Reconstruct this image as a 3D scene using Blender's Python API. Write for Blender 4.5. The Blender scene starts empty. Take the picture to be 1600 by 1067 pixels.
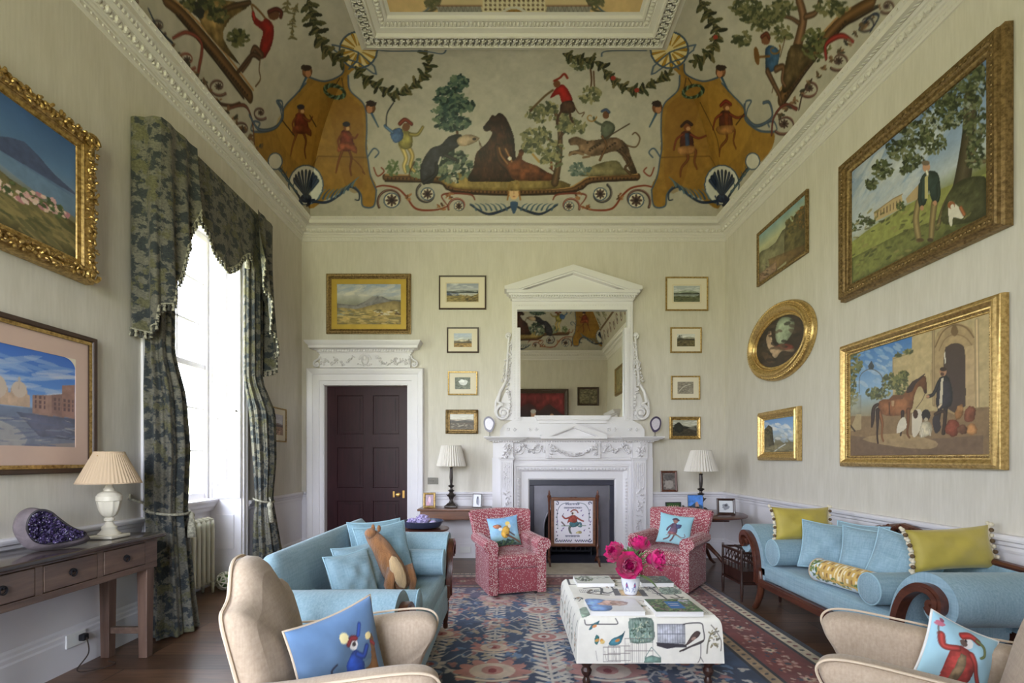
import bpy, math, random
import numpy as np
from mathutils import Matrix, Vector
random.seed(7)
RNG = np.random.default_rng(11)
PI = math.pi
scene = bpy.context.scene
COL = scene.collection
R = math.radians

# ---- camera measurements (pixels of the 1600x1067 frame) and room size (metres)
CX, HY, FP, EYE = 795.0, 717.0, 760.0, 1.42
XL, XR, YB, YF = -2.98, 3.11, 7.0, -1.4
CZ0, CZ1, CP = 4.56, 4.805, 0.22            # cornice bottom, top, projection
CA, CB = 1.06, 1.46                          # cove half axes

def at(px, py, Y):
    return Vector(((px-CX)*Y/FP, Y, EYE-(py-HY)*Y/FP))

# ---------------------------------------------------------------- mesh builder
class MB:
    def __init__(s):
        s.v = []; s.f = []; s.m = []; s.c = None
    def add(s, vs, fs, mat=0):
        b = len(s.v)
        s.v.extend([tuple(p) for p in vs])
        s.f.extend([tuple(b+i for i in f) for f in fs])
        s.m.extend([mat]*len(fs))
        return s
    def join(s, o, mtx=None):
        vs = o.v if mtx is None else [tuple(mtx @ Vector(p)) for p in o.v]
        b = len(s.v); s.v.extend(vs); s.f.extend([tuple(b+i for i in f) for f in o.f]); s.m.extend(o.m)
        return s
    def xf(s, mtx):
        s.v = [tuple(mtx @ Vector(p)) for p in s.v]; return s
    def box(s, x0, x1, y0, y1, z0, z1, mat=0):
        v = [(x0,y0,z0),(x1,y0,z0),(x1,y1,z0),(x0,y1,z0),(x0,y0,z1),(x1,y0,z1),(x1,y1,z1),(x0,y1,z1)]
        return s.add(v, [(0,3,2,1),(4,5,6,7),(0,1,5,4),(1,2,6,5),(2,3,7,6),(3,0,4,7)], mat)
    def frustum(s, cx, cy, z0, z1, a0, b0, a1, b1, mat=0, dx=0, dy=0):
        v = [(cx-a0,cy-b0,z0),(cx+a0,cy-b0,z0),(cx+a0,cy+b0,z0),(cx-a0,cy+b0,z0),
             (cx+dx-a1,cy+dy-b1,z1),(cx+dx+a1,cy+dy-b1,z1),(cx+dx+a1,cy+dy+b1,z1),(cx+dx-a1,cy+dy+b1,z1)]
        return s.add(v, [(0,3,2,1),(4,5,6,7),(0,1,5,4),(1,2,6,5),(2,3,7,6),(3,0,4,7)], mat)
    def prism(s, poly, axis, lo, hi, mat=0):
        n = len(poly); vs = []
        for t in (lo, hi):
            for a, b in poly:
                vs.append((t,a,b) if axis == 'x' else (a,t,b) if axis == 'y' else (a,b,t))
        fs = [tuple(range(n)), tuple(range(2*n-1, n-1, -1))]
        fs += [(i, n+i, n+(i+1) % n, (i+1) % n) for i in range(n)]
        return s.add(vs, fs, mat)
    def lathe(s, prof, seg=24, o=(0,0,0), mat=0, flute=None, caps=True, sx=1, sy=1):
        vs = []; n = len(prof)
        for r, z in prof:
            for k in range(seg):
                a = 2*PI*k/seg; rr = r*(flute(a, z) if flute else 1)
                vs.append((o[0]+rr*math.cos(a)*sx, o[1]+rr*math.sin(a)*sy, o[2]+z))
        fs = []
        for i in range(n-1):
            for k in range(seg):
                k2 = (k+1) % seg
                fs.append((i*seg+k, i*seg+k2, (i+1)*seg+k2, (i+1)*seg+k))
        if caps:
            if prof[0][0] > 1e-6: fs.append(tuple(range(seg-1, -1, -1)))
            if prof[-1][0] > 1e-6: fs.append(tuple((n-1)*seg+k for k in range(seg)))
        return s.add(vs, fs, mat)
    def tube(s, pts, r, seg=8, mat=0, closed=False, caps=True, flat=1.0):
        pts = [Vector(p) for p in pts]; n = len(pts)
        rs = list(r) if hasattr(r, '__len__') else [r]*n
        vs = []; up = None
        for i, p in enumerate(pts):
            t = (pts[(i+1) % n]-pts[i-1]) if closed else (pts[min(i+1, n-1)]-pts[max(i-1, 0)])
            if t.length < 1e-9: t = Vector((0,0,1))
            t.normalize()
            if up is None:
                up = Vector((0,0,1)) if abs(t.z) < .9 else Vector((1,0,0))
            a = up - t*up.dot(t)
            if a.length < 1e-6: a = t.orthogonal()
            a.normalize(); b = t.cross(a); up = a
            for k in range(seg):
                th = 2*PI*k/seg
                vs.append(p + (a*math.cos(th)*flat + b*math.sin(th))*rs[i])
        fs = []
        for i in range(n if closed else n-1):
            j = (i+1) % n
            for k in range(seg):
                k2 = (k+1) % seg
                fs.append((i*seg+k, i*seg+k2, j*seg+k2, j*seg+k))
        if not closed and caps:
            fs.append(tuple(range(seg-1, -1, -1))); fs.append(tuple((n-1)*seg+k for k in range(seg)))
        return s.add(vs, fs, mat)
    def grid(s, fn, nu, nv, mat=0, cu=False, cv=False, flip=False):
        vs = [fn(i/(nu if cu else nu-1), j/(nv if cv else nv-1)) for j in range(nv) for i in range(nu)]
        fs = []
        for j in range(nv if cv else nv-1):
            for i in range(nu if cu else nu-1):
                a, b = j*nu+i, j*nu+(i+1) % nu
                c, d = ((j+1) % nv)*nu+(i+1) % nu, ((j+1) % nv)*nu+i
                fs.append((a,d,c,b) if flip else (a,b,c,d))
        return s.add(vs, fs, mat)
    def ball(s, c, rx, ry=None, rz=None, seg=10, mat=0, rings=None):
        ry = rx if ry is None else ry; rz = rx if rz is None else rz
        rings = rings or max(4, seg//2+1)
        prof = [(math.sin(PI*i/(rings-1)), -math.cos(PI*i/(rings-1))) for i in range(rings)]
        vs = []
        for r, z in prof:
            for k in range(seg):
                a = 2*PI*k/seg
                vs.append((c[0]+rx*r*math.cos(a), c[1]+ry*r*math.sin(a), c[2]+rz*z))
        fs = [(i*seg+k, i*seg+(k+1) % seg, (i+1)*seg+(k+1) % seg, (i+1)*seg+k) for i in range(rings-1) for k in range(seg)]
        return s.add(vs, fs, mat)
    def rbox(s, sx, sy, sz, r, c=(0,0,0), k=4, mid=6, mat=0, fn=None):
        """rounded box of full size sx, sy, sz; fn deforms each point"""
        h = (sx/2, sy/2, sz/2); r = min(r, *h)
        def ax(hh):
            e = [-hh + r*(1-math.cos(PI/2*i/k)) if True else 0 for i in range(k+1)]
            e = [-hh + r*i/k for i in range(k+1)]
            m = [(-hh+r) + (2*hh-2*r)*i/mid for i in range(1, mid)] if hh > r+1e-6 else []
            o = e + m + [-x for x in reversed(e)]
            out = [o[0]]
            for x in o[1:]:
                if x > out[-1]+1e-7: out.append(x)
            return out
        A = [ax(hh) for hh in h]
        idx = {}; vs = []
        def vid(p):
            key = tuple(round(x, 6) for x in p)
            if key in idx: return idx[key]
            q = [max(-(h[i]-r), min(h[i]-r, p[i])) for i in range(3)]
            d = [p[i]-q[i] for i in range(3)]
            L = math.sqrt(sum(x*x for x in d))
            o = [q[i]+d[i]/L*r for i in range(3)] if L > 1e-9 else list(p)
            if fn: o = fn(*o)
            idx[key] = len(vs); vs.append((o[0]+c[0], o[1]+c[1], o[2]+c[2]))
            return idx[key]
        fs = []
        for a in range(3):
            b, d = (a+1) % 3, (a+2) % 3
            for sgn in (-1, 1):
                for i in range(len(A[b])-1):
                    for j in range(len(A[d])-1):
                        q = []
                        for bi, di in ((i,j),(i+1,j),(i+1,j+1),(i,j+1)):
                            p = [0,0,0]; p[a] = sgn*h[a]; p[b] = A[b][bi]; p[d] = A[d][di]; q.append(vid(p))
                        if len(set(q)) < 3: continue
                        fs.append(tuple(q) if sgn > 0 else tuple(reversed(q)))
        return s.add(vs, fs, mat)
    def loop(s, prof, w, h, mat=0, back=True):
        """mitred rectangular moulding in the local xz plane, facing -y; prof = (outward offset, height towards -y)"""
        vs = []
        for d, t in prof:
            a, b = w/2+d, h/2+d
            vs += [(-a,-t,-b),(a,-t,-b),(a,-t,b),(-a,-t,b)]
        fs = []
        for i in range(len(prof)-1):
            for k in range(4):
                k2 = (k+1) % 4
                fs.append((i*4+k, (i+1)*4+k, (i+1)*4+k2, i*4+k2))
        return s.add(vs, fs, mat)
    def build(s, name, mat, parent=None, smooth=False, bevel=0, loc=None, angle=40):
        me = bpy.data.meshes.new(name)
        me.from_pydata(s.v, [], s.f)
        mats = mat if isinstance(mat, (list, tuple)) else [mat]
        for m in mats: me.materials.append(m)
        if len(mats) > 1: me.polygons.foreach_set('material_index', s.m)
        if s.c is not None:
            at_ = me.color_attributes.new('Col', 'FLOAT_COLOR', 'POINT')
            at_.data.foreach_set('color', np.asarray(s.c, dtype=np.float32).ravel())
        if smooth:
            me.polygons.foreach_set('use_smooth', [True]*len(me.polygons))
            if smooth != 'all':
                try: me.set_sharp_from_angle(angle=R(angle))
                except Exception: pass
        me.update()
        o = bpy.data.objects.new(name, me); COL.objects.link(o)
        if parent is not None: o.parent = parent
        if loc is not None: o.location = loc
        if bevel:
            b = o.modifiers.new('bevel', 'BEVEL'); b.width = bevel; b.segments = 2; b.limit_method = 'ANGLE'; b.angle_limit = R(35)
        return o

def tag(o, label=None, cat=None, group=None, kind=None):
    if label: o['label'] = label
    if cat: o['category'] = cat
    if group: o['group'] = group
    if kind: o['kind'] = kind
    return o
def thing(name, label, cat, loc=(0,0,0), rz=0, group=None):
    o = bpy.data.objects.new(name, None); COL.objects.link(o)
    o.location = loc; o.rotation_euler = (0,0,rz); o.empty_display_size = .1
    return tag(o, label, cat, group)
def struct(o):
    o['kind'] = 'structure'; return o
def copy_tree(o, parent=None):
    c = o.copy(); COL.objects.link(c)
    if parent is not None: c.parent = parent
    for ch in list(o.children): copy_tree(ch, c)
    return c

# ---------------------------------------------------------------- materials
def lin(c):
    c = np.asarray(c, dtype=float)
    return np.where(c <= .04045, c/12.92, ((np.maximum(c, 0)+.055)/1.055)**2.4)
def L(*rgb):
    return tuple(float(x) for x in lin(np.array(rgb)/255.))+(1.,)
class N:
    def __init__(s, name):
        s.m = bpy.data.materials.new(name); s.m.use_nodes = True
        s.t = s.m.node_tree; s.p = s.t.nodes['Principled BSDF']
    def n(s, typ, **kw):
        x = s.t.nodes.new(typ)
        for k, v in kw.items():
            if k.startswith('i_'):
                key = k[2:].replace('_', ' ')
                x.inputs[int(key) if key.isdigit() else key].default_value = v
            else: setattr(x, k, v)
        return x
    def l(s, a, b): s.t.links.new(a, b)
    def coords(s, sc=(1,1,1), kind='Object'):
        c = s.n('ShaderNodeTexCoord'); m = s.n('ShaderNodeMapping'); m.inputs['Scale'].default_value = sc
        s.l(c.outputs[kind], m.inputs['Vector']); return m.outputs['Vector']
    def noise(s, sc, vec=None, detail=4, rough=.55):
        x = s.n('ShaderNodeTexNoise'); x.inputs['Scale'].default_value = sc; x.inputs['Detail'].default_value = detail; x.inputs['Roughness'].default_value = rough
        if vec is not None: s.l(vec, x.inputs['Vector'])
        return x.outputs['Fac']
    def ramp(s, fac, stops, interp='LINEAR'):
        r = s.n('ShaderNodeValToRGB'); r.color_ramp.interpolation = interp; e = r.color_ramp.elements
        while len(e) < len(stops): e.new(.5)
        for el, (p, c) in zip(e, stops): el.position = p; el.color = c
        s.l(fac, r.inputs['Fac']); return r.outputs['Color']
    def mix(s, fac, a, b, mode='MIX'):
        x = s.n('ShaderNodeMix', data_type='RGBA', blend_type=mode)
        for i, v in ((0, fac), (6, a), (7, b)):
            if hasattr(v, 'is_linked'): s.l(v, x.inputs[i])
            else: x.inputs[i].default_value = v
        return x.outputs[2]
    def base(s, c):
        if hasattr(c, 'is_linked'): s.l(c, s.p.inputs['Base Color'])
        else: s.p.inputs['Base Color'].default_value = c
    def bump(s, fac, strength=.3, dist=.01):
        b = s.n('ShaderNodeBump'); b.inputs['Strength'].default_value = strength; b.inputs['Distance'].default_value = dist
        s.l(fac, b.inputs['Height']); s.l(b.outputs['Normal'], s.p.inputs['Normal'])
    def set(s, **kw):
        for k, v in kw.items(): s.p.inputs[k].default_value = v
        return s
def M(name, rgb, rough=.5, metal=0, var=0, vs=6, bs=0, bstr=.2, coat=0, sheen=0, stretch=(1,1,1), spec=.5):
    x = N(name); x.set(**{'Roughness': rough, 'Metallic': metal, 'Coat Weight': coat, 'Sheen Weight': sheen, 'Specular IOR Level': spec})
    c = L(*rgb)
    if var:
        v = x.coords(stretch)
        f = x.noise(vs, v)
        lo = tuple(q*(1-var) for q in c[:3])+(1,); hi = tuple(min(1, q*(1+var)) for q in c[:3])+(1,)
        x.base(x.ramp(f, [(.3, lo), (.7, hi)]))
    else: x.base(c)
    if bs:
        x.bump(x.noise(bs, x.coords(stretch)), bstr)
    return x.m
def paint_mat(name, rough=.5, coat=0, bs=0, bstr=.1, sheen=0, spec=.4):
    x = N(name); a = x.n('ShaderNodeAttribute', attribute_name='Col')
    x.base(a.outputs['Color']); x.set(**{'Roughness': rough, 'Coat Weight': coat, 'Sheen Weight': sheen, 'Specular IOR Level': spec})
    if bs: x.bump(x.noise(bs, x.coords()), bstr)
    return x.m
# ---------------------------------------------------------------- painting engine (fills colour attributes of real surfaces)
def vnoise(h, w, cells, seed=0, oct=4, gain=.55, aspect=1.0):
    rng = np.random.default_rng(seed); out = np.zeros((h, w)); amp = 1; tot = 0
    for o in range(oct):
        cx = max(2, int(cells*2**o)); cy = max(2, int(cells*2**o*h/max(w,1)*aspect))
        g = rng.random((cy+2, cx+2))
        y = np.linspace(0, cy, h); x = np.linspace(0, cx, w)
        yi = y.astype(int); xi = x.astype(int); fy = (y-yi)[:,None]; fx = (x-xi)[None,:]
        fy = fy*fy*(3-2*fy); fx = fx*fx*(3-2*fx)
        a = g[np.ix_(yi, xi)]*(1-fx)+g[np.ix_(yi, xi+1)]*fx
        b = g[np.ix_(yi+1, xi)]*(1-fx)+g[np.ix_(yi+1, xi+1)]*fx
        out += amp*(a*(1-fy)+b*fy); tot += amp; amp *= gain
    return out/tot
def spline(pts, n=8, closed=False):
    p = np.asarray(pts, float); m = len(p); out = []
    if m < 3 and not closed: return p
    for i in range(m if closed else m-1):
        if closed: a, b, c, d = p[i-1], p[i], p[(i+1) % m], p[(i+2) % m]
        else: a, b, c, d = p[max(i-1,0)], p[i], p[i+1], p[min(i+2,m-1)]
        t = np.linspace(0, 1, n, endpoint=False)[:,None]
        out.append(.5*((2*b)+(-a+c)*t+(2*a-5*b+4*c-d)*t*t+(-a+3*b-3*c+d)*t**3))
    if not closed: out.append(p[-1:])
    return np.concatenate(out)
def C(*rgb): return np.array(rgb, float)/255.
class Cv:
    """canvas over surface coordinates u0..u1 x v0..v1; T maps drawing coordinates to (u, v)"""
    def __init__(s, u0, u1, v0, v1, w, h, bg=(200,195,180), T=None):
        s.u0, s.u1, s.v0, s.v1, s.w, s.h = u0, u1, v0, v1, int(w), int(h)
        s.a = np.ones((s.h, s.w, 3))*C(*bg); s.T = T
        s.rng = np.random.default_rng(int(w)*7+int(h)); s.lift = 1.0
    def cell(s, pts):
        p = np.asarray(pts, float)
        if s.T is not None: p = s.T(p)
        q = np.empty_like(p)
        q[:,0] = (p[:,0]-s.u0)/(s.u1-s.u0)*(s.w-1); q[:,1] = (p[:,1]-s.v0)/(s.v1-s.v0)*(s.h-1)
        return q
    def clip(s, q, pad=1):
        x0 = max(0, int(np.floor(q[:,0].min()-pad))); x1 = min(s.w-1, int(np.ceil(q[:,0].max()+pad)))
        y0 = max(0, int(np.floor(q[:,1].min()-pad))); y1 = min(s.h-1, int(np.ceil(q[:,1].max()+pad)))
        return x0, x1, y0, y1
    def put(s, x0, x1, y0, y1, cov, col):
        r = s.a[y0:y1+1, x0:x1+1]; c = cov[..., None]
        r[...] = r*(1-c)+np.asarray(col)*c
    def poly(s, pts, col, al=1., tex=0, curve=0, col2=None):
        if curve: pts = spline(pts, curve, True)
        q = s.cell(pts); x0, x1, y0, y1 = s.clip(q)
        if x1 < x0 or y1 < y0: return
        col = C(*col)
        ins = np.zeros((y1-y0+1, x1-x0+1)); xs = np.arange(x0, x1+1)[None,:]
        for oy in (-.25, .25):
            ys = np.arange(y0, y1+1)[:,None]+oy; k = np.zeros(ins.shape, bool)
            for (ax, ay), (bx, by) in zip(q, np.roll(q, -1, 0)):
                if ay == by: continue
                c = ((ay > ys) != (by > ys))
                k ^= c & (xs < (bx-ax)*(ys-ay)/(by-ay)+ax)
            ins += k*.5
        cc = col
        if col2 is not None:
            t = np.linspace(0, 1, y1-y0+1)[:,None,None]; cc = col*(1-t)+C(*col2)*t
        if tex:
            nz = vnoise(y1-y0+1, x1-x0+1, max(2, (x1-x0)/7), int(q[0,0]*13) % 999, 3)
            cc = np.clip(cc*(1+(nz[...,None]-.5)*2*tex), 0, 1)
        if tex >= .2 and min(ins.shape) > 5:              # modelled like a painted form: lighter body, darker contour
            k = max(1, int(min(ins.shape)*.13)); b = ins.copy()
            for _ in range(2):
                for ax in (0, 1):
                    c_ = np.cumsum(np.pad(b, [(k+1,k) if a == ax else (0,0) for a in (0,1)]), ax)
                    b = (np.take(c_, range(2*k+1, c_.shape[ax]), ax)-np.take(c_, range(0, c_.shape[ax]-2*k-1), ax))/(2*k+1)
            tx = np.linspace(1.10, .86, ins.shape[1])[None,:]
            cc = np.clip(cc*((.56+.56*b)*tx)[...,None], 0, 1)
        s.put(x0, x1, y0, y1, ins*al, cc)
    def ell(s, cx, cy, rx, ry, col, rot=0, al=1., tex=0, n=18, wob=0):
        t = np.linspace(0, 2*PI, n, endpoint=False); c, d = math.cos(rot), math.sin(rot)
        k = 1+wob*(s.rng.random(n)-.5) if wob else 1
        x, y = rx*np.cos(t)*k, ry*np.sin(t)*k
        s.poly(np.stack([cx+x*c-y*d, cy+x*d+y*c], 1), col, al, tex)
    def line(s, pts, wd, col, al=1., curve=6, taper=None):
        """stroke; wd in drawing units; taper = (start, end) width factors"""
        p = np.asarray(pts, float)
        if curve and len(p) > 2: p = spline(p, curve)
        q = s.cell(p); n = len(q)
        if s.T is not None:
            e = s.cell(p+np.array([.5,0])); f = s.cell(p+np.array([0,.5]))
            sc = np.sqrt(np.abs((e[:,0]-q[:,0])*(f[:,1]-q[:,1])-(e[:,1]-q[:,1])*(f[:,0]-q[:,0])))*2
        else: sc = np.full(n, math.sqrt((s.w-1)/abs(s.u1-s.u0)*(s.h-1)/abs(s.v1-s.v0)))
        rr = sc*wd/2
        if taper is not None: rr = rr*np.interp(np.linspace(0,1,n), np.linspace(0,1,len(taper)), taper)
        col = C(*col); M_ = float(rr.max())+1
        x0, x1, y0, y1 = s.clip(q, M_)
        if x1 < x0 or y1 < y0: return
        cov = np.zeros((y1-y0+1, x1-x0+1)); shd = np.zeros_like(cov)
        for i in range(n-1):
            a, b = q[i], q[i+1]; m = max(rr[i], rr[i+1])+1
            X0 = max(x0, int(min(a[0],b[0])-m)); X1 = min(x1, int(max(a[0],b[0])+m)+1)
            Y0 = max(y0, int(min(a[1],b[1])-m)); Y1 = min(y1, int(max(a[1],b[1])+m)+1)
            if X1 < X0 or Y1 < Y0: continue
            xs = np.arange(X0, X1+1)[None,:]; ys = np.arange(Y0, Y1+1)[:,None]
            d = b-a; L2 = d@d
            t = np.clip(((xs-a[0])*d[0]+(ys-a[1])*d[1])/L2, 0, 1) if L2 > 1e-9 else 0
            dist = np.hypot(xs-a[0]-t*d[0], ys-a[1]-t*d[1])
            r = rr[i]*(1-t)+rr[i+1]*t
            k = np.clip(r-dist+.5, 0, 1)*np.minimum(1, r*2+.15)
            sub = cov[Y0-y0:Y1-y0+1, X0-x0:X1-x0+1]; np.maximum(sub, k, out=sub)
            s2 = shd[Y0-y0:Y1-y0+1, X0-x0:X1-x0+1]; np.maximum(s2, 1-dist/np.maximum(r, .1), out=s2)
        if rr.max() > 1.6: col = np.clip(col*(.68+.52*np.clip(shd, 0, 1))[...,None], 0, 1)
        s.put(x0, x1, y0, y1, cov*al, col)
    def leaves(s, cx, cy, rx, ry, n, cols, size, asp=.45, al=.95, rot=None, power=.5):
        g = s.rng
        for _ in range(n):
            a = g.random()*2*PI; d = g.random()**power
            x, y = cx+rx*d*math.cos(a), cy+ry*d*math.sin(a)
            k = size*(.6+.8*g.random()); c = cols[g.integers(len(cols))]
            s.ell(x, y, k, k*asp, c, rot if rot is not None else g.random()*PI, al, n=7)
    def grad(s, stops, al=1.):
        """vertical gradient over the whole canvas, stops from v0 to v1"""
        ts = [a for a, _ in stops]; t = np.linspace(0, 1, s.h)
        g = np.stack([np.interp(t, ts, [c[i]/255 for _, c in stops]) for i in range(3)], 1)[:,None,:]
        s.a = s.a*(1-al)+g*al
    def mottle(s, amt, cells=12, seed=3, col=None, oct=4):
        nz = (vnoise(s.h, s.w, cells, seed, oct)[...,None]-.5)*2
        if col is None: s.a = np.clip(s.a*(1+amt*nz), 0, 1)
        else:
            k = np.clip(nz*amt*2, 0, 1); s.a = s.a*(1-k)+C(*col)*k
    def dabs(s, region, n, cols, size, asp=.4, rot=0, al=.7, jit=.4):
        """loose brush marks inside a rectangle of drawing coordinates"""
        x0, x1, y0, y1 = region; g = s.rng
        for _ in range(n):
            k = size*(.5+g.random())
            s.ell(x0+(x1-x0)*g.random(), y0+(y1-y0)*g.random(), k, k*asp, cols[g.integers(len(cols))], rot+jit*(g.random()-.5)*2, al, n=7)
    def sample(s, u, v):
        x = np.clip((np.asarray(u)-s.u0)/(s.u1-s.u0)*(s.w-1), 0, s.w-1.001); y = np.clip((np.asarray(v)-s.v0)/(s.v1-s.v0)*(s.h-1), 0, s.h-1.001)
        xi = x.astype(int); yi = y.astype(int); fx = (x-xi)[...,None]; fy = (y-yi)[...,None]; a = s.a
        c = (a[yi,xi]*(1-fx)+a[yi,xi+1]*fx)*(1-fy)+(a[yi+1,xi]*(1-fx)+a[yi+1,xi+1]*fx)*fy
        return np.concatenate([lin(np.clip(c, 0, 1)), np.ones(c.shape[:-1]+(1,))], -1).reshape(-1, 4)

def canvas_mesh(cv, fn, flip=False):
    """one vertex per canvas cell; fn(U, V) -> X, Y, Z arrays"""
    u = np.linspace(cv.u0, cv.u1, cv.w); v = np.linspace(cv.v0, cv.v1, cv.h)
    U, V = np.meshgrid(u, v); X, Y, Z = fn(U, V)
    return np_mesh(X, Y, Z, cv.sample(U, V), flip)
def np_mesh(X, Y, Z, cols, flip=False):
    h, w = X.shape
    co = np.stack([X, Y, Z], -1).reshape(-1, 3).astype(np.float32)
    i = (np.arange(h-1)[:,None]*w+np.arange(w-1)[None,:]).ravel()
    q = np.stack([i, i+w, i+w+1, i+1] if flip else [i, i+1, i+w+1, i+w], 1).astype(np.int32)
    return co, q, cols.astype(np.float32)
def np_obj(name, parts, mat, parent=None, loc=None, smooth=True):
    co = np.concatenate([p[0] for p in parts]); off = 0; qs = []
    for p in parts: qs.append(p[1]+off); off += len(p[0])
    q = np.concatenate(qs); col = np.concatenate([p[2] for p in parts])
    me = bpy.data.meshes.new(name)
    me.vertices.add(len(co)); me.vertices.foreach_set('co', co.ravel())
    me.loops.add(q.size); me.loops.foreach_set('vertex_index', q.ravel())
    me.polygons.add(len(q)); me.polygons.foreach_set('loop_start', np.arange(0, q.size, 4, dtype=np.int32))
    try: me.polygons.foreach_set('loop_total', np.full(len(q), 4, dtype=np.int32))
    except Exception: pass
    me.update(calc_edges=True)
    if smooth: me.polygons.foreach_set('use_smooth', np.ones(len(q), bool))
    a = me.color_attributes.new('Col', 'FLOAT_COLOR', 'POINT'); a.data.foreach_set('color', col.ravel())
    me.materials.append(mat); me.validate()
    o = bpy.data.objects.new(name, me); COL.objects.link(o)
    if parent is not None: o.parent = parent
    if loc is not None: o.location = loc
    return o
# pixel -> surface coordinates
def T_wall(x=None, y=None):
    """plane of a wall: x = const -> (Y, z); y = const -> (X, z)"""
    def f(p):
        if x is not None:
            d = p[:,0]-CX; d = np.where(np.abs(d) < 1, 1, d); Y = FP*x/d
            return np.stack([Y, EYE-(p[:,1]-HY)*Y/FP], 1)
        return np.stack([(p[:,0]-CX)*y/FP, EYE-(p[:,1]-HY)*y/FP], 1)
    return f
def T_floor(z=0):
    def f(p):
        Y = (EYE-z)*FP/(p[:,1]-HY); return np.stack([(p[:,0]-CX)*Y/FP, Y], 1)
    return f
def T_ceil(z):
    def f(p):
        Y = (z-EYE)*FP/np.maximum(HY-p[:,1], 1); return np.stack([(p[:,0]-CX)*Y/FP, Y], 1)
    return f
P0 = .20                                       # cove springs this far from the wall
def T_cove(side):
    n0 = {'back': YB-P0-CA, 'left': -XL-P0-CA, 'right': XR-P0-CA}[side]
    def f(p):
        dx = (p[:,0]-CX)/FP; dz = (HY-p[:,1])/FP
        kn = {'back': np.ones_like(dx), 'left': -dx, 'right': dx}[side]
        A = (kn/CA)**2+(dz/CB)**2
        B = -2*kn*n0/CA**2+2*dz*(EYE-CZ1)/CB**2
        Cc = (n0/CA)**2+((EYE-CZ1)/CB)**2-1
        D = np.maximum(B*B-4*A*Cc, 0); t = (-B+np.sqrt(D))/(2*A)
        n = kn*t; z = EYE+dz*t
        ph = np.arctan2((z-CZ1)/CB, (n-n0)/CA)
        return np.stack([dx*t if side == 'back' else t, ph], 1)
    return f
# ---------------------------------------------------------------- materials
m = {}
def mk_wallpaper():
    x = N('silk_wallpaper'); v = x.coords((55,55,5)); f = x.noise(1.0, v, 3)
    v2 = x.coords((9,9,2)); f2 = x.noise(1.0, v2, 4)
    a = x.ramp(f, [(.3, L(201,195,182)), (.7, L(216,210,199))])
    b = x.ramp(f2, [(.35, L(202,196,183)), (.65, L(217,211,200))])
    x.base(x.mix(.5, a, b)); x.set(Roughness=.62); x.bump(f, .12, .004); return x.m
def mk_planks():
    x = N('oak_floorboards')
    c = x.n('ShaderNodeTexCoord'); br = x.n('ShaderNodeTexBrick'); x.l(c.outputs['Object'], br.inputs['Vector'])
    br.inputs['Scale'].default_value = 1; br.inputs['Brick Width'].default_value = 2.6; br.inputs['Row Height'].default_value = .235
    br.inputs['Mortar Size'].default_value = .004; br.inputs['Color1'].default_value = L(128,96,74); br.inputs['Color2'].default_value = L(96,70,54)
    br.inputs['Mortar'].default_value = L(30,20,15); br.offset = .37
    g = x.noise(1, x.coords((3,40,1)), 5)
    gr = x.ramp(g, [(.3, L(190,180,172)), (.7, L(255,255,255))])
    g2 = x.noise(1, x.coords((1.5,2.5,1)), 3); gr2 = x.ramp(g2, [(.3, L(205,200,196)), (.7, L(255,255,255))])
    x.base(x.mix(1.0, x.mix(1.0, br.outputs['Color'], gr, 'MULTIPLY'), gr2, 'MULTIPLY'))
    x.set(Roughness=.33); x.bump(br.outputs['Fac'], -.25, .004); return x.m
def mk_wood(name, dark, light, rough=.35, ax='x', sc=1.0, coat=.2):
    x = N(name); s = {'x': (2.5,28,28), 'y': (28,2.5,28), 'z': (28,28,2.5)}[ax]
    f = x.noise(sc, x.coords(s), 5, .6); x.base(x.ramp(f, [(.28, L(*dark)), (.72, L(*light))]))
    x.set(Roughness=rough, **{'Coat Weight': coat, 'Coat Roughness': .25}); return x.m
def mk_gilt(name, dark, light, rough=.38, metal=.8):
    x = N(name); f = x.noise(45, x.coords(), 4); x.base(x.ramp(f, [(.3, L(*dark)), (.62, L(*light))]))
    x.set(Roughness=rough, Metallic=metal); x.bump(x.noise(120, x.coords()), .15); return x.m
def mk_linen(name, a, b, rough=.85, sc=1.0):
    x = N(name); f = x.noise(sc, x.coords((6,90,90)), 3); g = x.noise(sc, x.coords((120,120,7)), 3); h = x.noise(2.2, x.coords(), 2)
    c = x.mix(.5, x.ramp(f, [(.3, L(*a)), (.7, L(*b))]), x.ramp(g, [(.3, L(*a)), (.7, L(*b))]))
    c2 = x.ramp(h, [(.3, L(236,236,236)), (.7, L(255,255,255))])
    x.base(x.mix(1., c, c2, 'MULTIPLY')); x.set(Roughness=rough, **{'Sheen Weight': .15}); x.bump(f, .12, .003); return x.m
def mk_spots():
    x = N('red_spotted_fabric'); v = x.n('ShaderNodeTexVoronoi', feature='DISTANCE_TO_EDGE'); v.inputs['Scale'].default_value = 74
    x.l(x.coords((1,1,1)), v.inputs['Vector'])
    v1 = x.n('ShaderNodeTexVoronoi', feature='F1'); v1.inputs['Scale'].default_value = 74; x.l(x.coords((1,1,1)), v1.inputs['Vector']); v1.inputs['Randomness'].default_value = .6
    c = x.ramp(v1.outputs['Distance'], [(.29, L(238,222,216)), (.38, L(158,72,84))])
    x.base(c); x.set(Roughness=.8, **{'Sheen Weight': .2}); return x.m
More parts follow.
